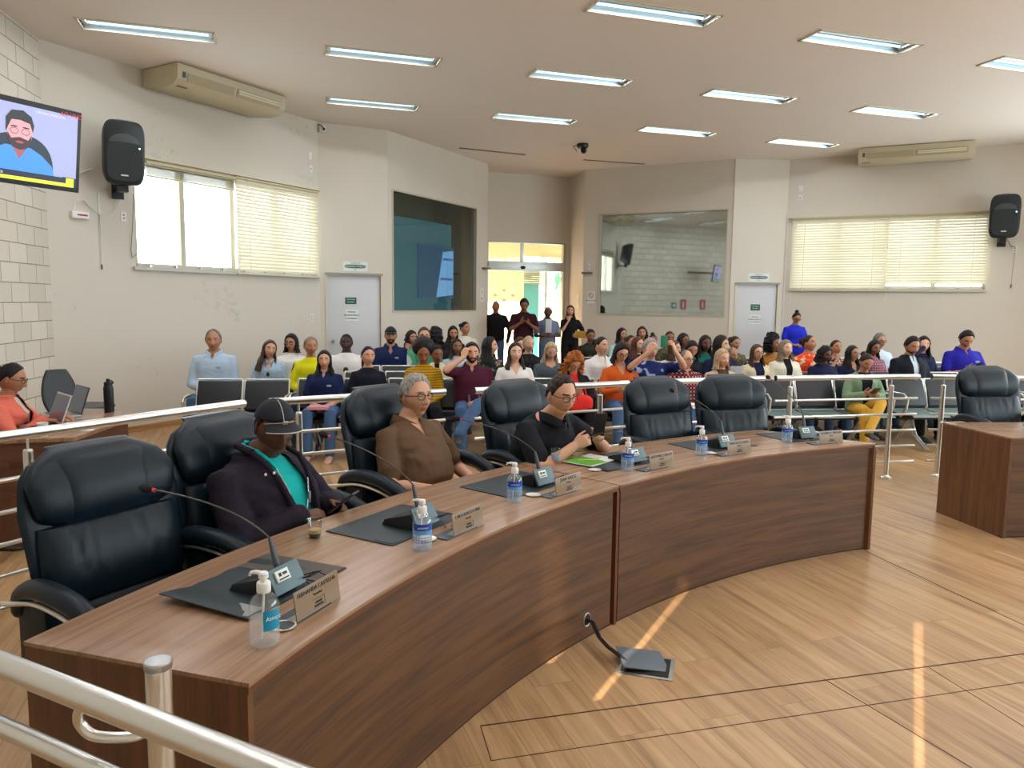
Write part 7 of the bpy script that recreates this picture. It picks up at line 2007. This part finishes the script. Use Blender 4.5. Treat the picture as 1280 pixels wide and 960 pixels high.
    ('standing woman in a royal blue tee with a high bun', 5.33, 14.20, 1.639, 186, {'skin': 2, 'hair': ('tied', 'black', 'bun', 'top'), 'top': ('tee', 'royal2', None), 'pose': 'low', 'hpitch': 24, 'bulk': 1.2, 'glasses': 'black', 'stand': True, 'hyaw': 0}),
]
def cl(n, *a, **k): return cloth('cloth_' + n, *a, **k)
TOPS = dict(
    paleblue=cl('pale_blue', srgb(176, 198, 220)), lightdenim=cl('light_denim', srgb(164, 190, 212), pattern='camo', col2=srgb(178, 202, 220), col3=srgb(150, 178, 204), scale=60),
    white=cl('white', srgb(224, 222, 220)), offwhite=cl('off_white', srgb(220, 214, 202)), whiteshirt=cl('white_shirt', srgb(206, 220, 232)), yellowgreen=cl('yellow_green', srgb(214, 212, 20), pattern='camo', col2=srgb(222, 220, 26), col3=srgb(16, 84, 62), scale=2.6),
    navypolo=cl('navy_polo', srgb(18, 32, 74)), midnight=cl('midnight', srgb(14, 18, 34)), navy2=cl('deep_navy', srgb(20, 26, 60)), royal=cl('royal_blue', srgb(34, 30, 150)), royal2=cl('bright_royal', srgb(30, 40, 190)),
    pink=cl('pink', srgb(214, 84, 120)), jersey=cl('green_jersey', srgb(60, 140, 104), pattern='camo', col2=srgb(96, 170, 134), col3=srgb(206, 220, 210), scale=3.0), black=cl('black', srgb(22, 20, 24)),
    mustard=cl('mustard', srgb(186, 142, 20), pattern='stripe', col2=srgb(120, 84, 14), scale=34), cream=cl('cream', srgb(216, 206, 172)), ivory=cl('ivory', srgb(224, 220, 200)), beige=cl('beige', srgb(196, 170, 146)), lightgrey=cl('light_grey', srgb(172, 182, 190)),
    maroon=cl('maroon', srgb(72, 22, 44)), darkmaroon=cl('dark_maroon', srgb(52, 16, 26)), greenfloral=cl('green_floral', srgb(10, 40, 34), pattern='floral', col2=srgb(20, 70, 50), col3=srgb(190, 120, 120), scale=26),
    slate=cl('slate', srgb(76, 86, 94)), red=cl('red', srgb(226, 50, 44)), olive=cl('olive', srgb(40, 38, 28)), orange=cl('orange', srgb(206, 92, 30)), palegreen=cl('pale_green', srgb(170, 200, 200)),
    navyprint=cl('navy_print', srgb(20, 36, 92), pattern='floral', col2=srgb(24, 44, 104), col3=srgb(150, 164, 196), scale=11), camo=cl('camo', srgb(70, 66, 48), pattern='camo', col2=srgb(110, 100, 70), col3=srgb(40, 40, 34), scale=22),
    redplaid=cl('red_plaid', srgb(150, 30, 44), pattern='plaid', col2=srgb(30, 16, 24), col3=srgb(190, 150, 150), scale=22), teal=cl('teal', srgb(18, 96, 84)), brown=cl('brown_knit', srgb(84, 56, 48)), ochre=cl('ochre', srgb(166, 110, 44)),
    orangefloral=cl('orange_floral', srgb(226, 70, 34), pattern='floral', col2=srgb(236, 110, 60), col3=srgb(240, 200, 170), scale=18), floralgrey=cl('grey_floral', srgb(60, 56, 58), pattern='floral', col2=srgb(150, 120, 100), col3=srgb(190, 160, 140), scale=24),
    sage=cl('sage', srgb(120, 146, 118)), pinkcheck=cl('pink_check', srgb(190, 90, 110), pattern='plaid', col2=srgb(60, 40, 60), col3=srgb(206, 180, 190), scale=26), suit=cl('suit', srgb(18, 20, 34)), greyshirt=cl('grey_shirt', srgb(120, 130, 152)),
    coral=cl('coral', srgb(232, 120, 100)), darkbrown=cl('dark_brown', srgb(66, 42, 36)), brownpolo=cl('brown_polo', srgb(98, 74, 54), fold=.004), blackpolo=cl('black_polo', srgb(24, 27, 34), fold=.004), jacketplum=cl('plum_black', srgb(34, 27, 40), fold=.005), turquoise=cl('turquoise', srgb(20, 178, 176), fold=.004))
PANTS = dict(denim=cl('denim', srgb(70, 98, 136)), black=cl('black_trousers', srgb(20, 20, 26)), navyp=cl('navy_trousers', srgb(26, 32, 54)), yellow=cl('yellow_trousers', srgb(206, 160, 62)), khaki=cl('khaki', srgb(190, 164, 120)), greyt=cl('grey_trousers', srgb(70, 70, 76)))
for (lab, x, y, zt, rz, kw) in AUDIENCE:
    kw = dict(kw)
    if kw.get('shoes') == 'skinshoe': kw['shoes'] = plain('shoe_beige', srgb(196, 150, 130), .5)
    st = kw.get('stand', False)
    if st: kw['group'] = 'people standing at the back'
    # head is a little in front of the body's origin
    person(lab, (x, y, 0), R(rz), zt, **kw)
# ---- things the audience holds
def near(lab_start):
    for o in COL.objects:
        if o.get('category') == 'person' and o['label'].startswith(lab_start): return o
def held(who, off, builder):
    o = near(who); return builder(parent_matrix(o) @ Vector(off), o.rotation_euler.z)
held('woman with curly orange', (.0, .37, .80), lambda p, r: phone_at(p, r, R(40), 'pale phone held by the woman with curly orange hair', (.5, .5, .5, 1)))
held('person in a dark tee seated', (.0, .35, .80), lambda p, r: phone_at(p, r, R(40), 'phone held by the person seated alone in a dark tee'))
held('woman with shoulder-length', (.0, .35, .80), lambda p, r: phone_at(p, r, R(30), 'pale phone held by the woman in the orange sweater', (.6, .58, .55, 1)))
held('grey-haired man in navy holding', (.0, .44, 1.27), lambda p, r: phone_at(p, r, R(88), 'raised smartphone in a green case above the audience', srgb(14, 120, 84), .078, .13))
held('woman with black hair in a dark jacket', (.0, .35, .80), lambda p, r: phone_at(p, r, R(40), 'phone in the lap of the woman in a dark jacket'))
held('woman in a green jacket and', (.0, .40, .80), lambda p, r: phone_at(p, r, R(30), 'phone held by the woman in yellow trousers'))
held('man in a royal blue polo', (.0, .36, .82), lambda p, r: phone_at(p, r, R(35), 'phone held by the man in the royal blue polo'))
held('standing man in a maroon', (.0, .36, 1.31), lambda p, r: phone_at(p, r, R(60), 'phone held up by the standing man in maroon'))
held('standing woman in a royal', (.0, .33, 1.08), lambda p, r: phone_at(p, r, R(30), 'dark red phone held by the standing woman in royal blue', srgb(90, 20, 30)))
def book(p, r, lab, col, sx=.15, sy=.21, sz=.03, tilt=0, cat='book', nm='book'):
    t = thing(nm, lab, cat, p, r); b = MB(); b.M = Matrix.Rotation(tilt, 4, 'X'); b.box((0, 0, 0), (sx, sy, sz)); b.build('cover', plain('cover_%d' % int(col[1] * 1000), col, .5), t, bevel=.003)
    b = MB(); b.M = Matrix.Rotation(tilt, 4, 'X'); b.box((.003, 0, 0), (sx, sy * .96, sz * .7)); b.build('pages', M_SIGNW, t); return t
held('woman with long black hair in a navy polo', (.0, .40, .625), lambda p, r: book(p, r, 'pink book in the lap of the woman in a navy polo', srgb(214, 150, 160), .21, .15, .035))
held('person with a black cap of hair', (-.05, .36, .84), lambda p, r: book(p, r, 'white sheet of paper held up in the middle of the audience', srgb(226, 228, 234), .16, .20, .003, R(60), 'paper', 'paper_sheet'))
held('man in a red plaid shirt', (.0, .42, .60), lambda p, r: book(p, r, 'open white notebook on the knees of the man in plaid', srgb(222, 224, 232), .22, .16, .012))
held('woman with a large black afro', (.05, .40, .60), lambda p, r: book(p, r, 'white leaflet on the knees of the woman with an afro', srgb(226, 226, 222), .15, .21, .006))
held('standing man in a grey shirt', (.0, .20, 1.28), lambda p, r: book(p, r, 'white sheet held by the standing man in grey', srgb(214, 218, 226), .12, .28, .003, R(78), 'paper', 'paper_sheet'))
held('standing woman in black', (-.22, .24, 1.08), lambda p, r: book(p, r, 'yellow folder under the arm of the standing woman in black', srgb(196, 160, 70), .22, .16, .02, R(60), 'folder', 'folder'))
def bag(p, r, lab, col):
    t = thing('handbag', lab, 'bag', p, r); b = MB(); b.pillow((0, 0, .09), (.34, .17, .19), .6, 28, 14); b.build('body', col, t, smooth=60)
    b = MB(); b.tube([(-.1, 0, .17), (-.08, 0, .25), (0, 0, .28), (.08, 0, .25), (.1, 0, .17)], .008, 8); b.build('strap', col, t); return t
held('woman with dark brown hair in a white', (.02, .33, .58), lambda p, r: bag(p, r, 'cream bag in the lap of the woman in the white sweater', TOPS['cream']))
held('woman with curly orange', (.0, .36, .56), lambda p, r: bag(p, r, 'red bag in the lap of the woman with curly orange hair', TOPS['red']))
# ---- the three councilmen, the clerk and her neighbour
def seat_frame(i):
    a, r_, _, _, tw = CHAIRS[i]; p = pol(r_, a); return p, facing(p, Vector((C0.x, C0.y, 0))) + R(tw)
p, rz = seat_frame(1)
m1, _, _ = person('man in a black cap and dark jacket over turquoise, looking at his phone', p, rz, 1.27, sex='m', skin=4, hair=('buzz', 'black', 'short', .004), top=('jacket', ('turquoise', 'jacketplum'), {'open': .085, 'scoopx': 1}),
    bulk=1.30, belly=.25, hi=True, hyaw=-26, hpitch=15, extra=('cap',), pants='black', group='councilmen at the curved desk', seatz=.53, lid=1,
    custom=dict(Pv=(.0, -.03, .57), Nk=(.02, -.085, 1.0), HC=(.0, .005, 1.125), pose=dict(w=[(-.14, .205, .765), (.07, .20, .76)], f=[(.15, 1, .0), (-.75, .65, .05)], u=[(-.75, -.1, .7), (.15, .3, .95)], c=(30, 45, 35), hint=[(-1, -.3, -.8), (1, -.3, -.6)])))
b = MB(); bz = [(x + .02, y - .085, z) for (x, y, z) in [(-.055, .06, 1.03), (-.068, .0, 1.045), (-.03, -.065, 1.05), (.03, -.065, 1.05), (.068, .0, 1.045), (.058, .06, 1.03), (.03, .105, .985), (.0, .14, .93)]]
b.tube(bz, [.012, .015, .015, .015, .015, .013, .011, .008], 8, flat=.6); b.build('collar', TOPS['turquoise'], m1)
b = MB(); b.tube([(-.085, -.02, 1.03), (-.10, .06, .99), (-.085, .115, .93), (-.07, .165, .84), (-.06, .20, .74)], .013, 8); b.tube([(.115, -.02, 1.03), (.125, .06, .99), (.11, .115, .93), (.095, .165, .84), (.085, .20, .74)], .013, 8)
b.tube([(-.085, -.02, 1.03), (-.07, -.12, 1.05), (.02, -.165, 1.05), (.10, -.12, 1.05), (.115, -.02, 1.03)], .017, 8); b.build('jacket_collar', TOPS['jacketplum'], m1)
b = MB(); b.tube([(.10, .10, .97), (.09, .155, .88), (.08, .19, .78), (.06, .21, .70)], .0028, 6); b.tube([(-.06, .14, .90), (-.01, .185, .84), (.03, .205, .78)], .003, 6); b.box((.0, .195, .83), (.012, .008, .05)); b.build('zip', M_STEEL, m1)
b = MB(); b.ell((.125, .11, .955), (.007, .005, .007), 8, 6); b.ell((.15, .085, .95), (.007, .005, .007), 8, 6); b.build('snap_button', M_SIGNW, m1)
M1 = Matrix.Translation(p) @ Matrix.Rotation(rz, 4, 'Z')
phone_at(M1 @ Vector((-.085, .315, .800)), rz + R(12), R(38), 'black smartphone held by the man in the black cap')
p, rz = seat_frame(2)
m2, _, _ = person('grey-haired man with glasses in a brown polo shirt', p, rz, 1.3, sex='m', skin=1, hair=('short', 'grey', 'short', .016), top=('polo', 'brownpolo', ('collar', 'placket')), bulk=1.16, belly=.42, hi=True, hyaw=-10, hpitch=-3,
    glasses='brown', pants='khaki', group='councilmen at the curved desk', seatz=.53, lid=.4, hs=1.0,
    custom=dict(Pv=(.0, -.02, .57), Nk=(-.03, -.125, 1.01), HC=(-.045, -.07, 1.140), pose=dict(w=[(-.21, .22, .66), (.13, .26, .66)], f=[(.2, .9, -.35), (-.3, .9, -.3)], u=[(-.6, 0, .8), (.5, .1, .8)], c=(20, 25, 20), hint=[(-.9, -.6, -.6), (.8, -.5, -.6)])))
b = MB(); b.ell((-.0, -.005, .955), (.005, .004, .005), 8, 6); b.ell((0, .012, .915), (.005, .004, .005), 8, 6); b.ell((0, .022, .875), (.005, .004, .005), 8, 6); b.build('button', plain('button_brown', srgb(60, 44, 34), .4), m2)
p, rz = seat_frame(3)
m3, _, _ = person('man with glasses in a black polo shirt holding his phone upright', p, rz, 1.3, sex='m', skin=1, hair=('short', 'dark', 'short', .009), top=('polo', 'blackpolo', ('collar', 'placket')), bulk=1.18, belly=.2, hi=True, hyaw=-10, hpitch=12,
    glasses='black', pants='black', group='councilmen at the curved desk', seatz=.53, lid=.7,
    custom=dict(Pv=(.05, .0, .57), Nk=(.085, .245, 1.01), HC=(.10, .325, 1.140), pose=dict(w=[(-.085, .465, .865), (.115, .455, .845)], f=[(.42, .65, .5), (-.55, .6, .45)], u=[(-.75, .2, .3), (.75, .3, .2)], c=(42, 55, 45), hint=[(-1, .2, -.7), (1, .1, -.8)])))
M3 = Matrix.Translation(p) @ Matrix.Rotation(rz, 4, 'Z')
phone_at(M3 @ Vector((-.005, .550, .975)), R(200), R(72), 'black smartphone held upright by the man in the black polo')
pc = Vector((-3.76, 5.48, 0))
person('woman in glasses and a coral blouse typing at the clerk desk', pc, math.atan2(-.97, .22), 1.255, skin=2, hair=('tied', 'black', 'bun', 'back'), top=('jacket', ('offwhite', 'coral'), {'open': .05}), hi=True, glasses='brown', pants='black', hpitch=14, group='clerks at the left desk', seatz=.47,
    custom=dict(Pv=(0, .0, .52), Nk=(0, .03, .97), HC=(0, .07, 1.095), pose=dict(w=[(-.10, .33, .80), (.12, .31, .80)], f=[(.1, 1, -.05), (-.1, 1, -.05)], u=[(0, 0, 1), (0, 0, 1)], c=(25, 30, 25))))
person('person in a dark brown sleeve leaning on the clerk desk at the picture edge', Vector((-3.98, 4.98, 0)), math.atan2(-.98, .1), 1.25, skin=1, hair=('full', 'dark', 'long', .2), top=('long', 'darkbrown', None), hi=False, pants='black', group='clerks at the left desk', seatz=.47,
    custom=dict(Pv=(0, .0, .52), Nk=(0, .08, 1.0), HC=(0, .15, 1.13), pose=dict(w=[(-.20, .34, 1.0), (.12, .40, .80)], f=[(.5, -.3, .8), (-.1, 1, -.05)], u=[(-.2, 1, .2), (0, 0, 1)], c=(45, 50, 30), hint=[(-.3, .6, -1), (1, -.2, -1)])))
for (x, y) in ((-3.86, 5.5), (-3.98, 4.98)):
    c = copy_tree([o for o in COL.objects if o.name.startswith('typist_chair') and o.parent is None][0]); c.location = (x - .02, y, 0); c.rotation_euler = (0, 0, -PI / 2)
    c['label'] = 'typist chair under the woman in coral' if y > 5.2 else 'typist chair at the left picture edge by the clerk desk'
q = W_BOOTHL.p(2.74, 0, -.42)
person('person in a dark cap inside the left booth behind the glass', q, R(180 + 50), 1.74, sex='m', skin=3, hair=('short', 'black', 'short', .01), top=('tee', 'black', None), stand=True, pose='hang', extra=('cap',), group='people standing at the back')
flush_people()
flush_texts()
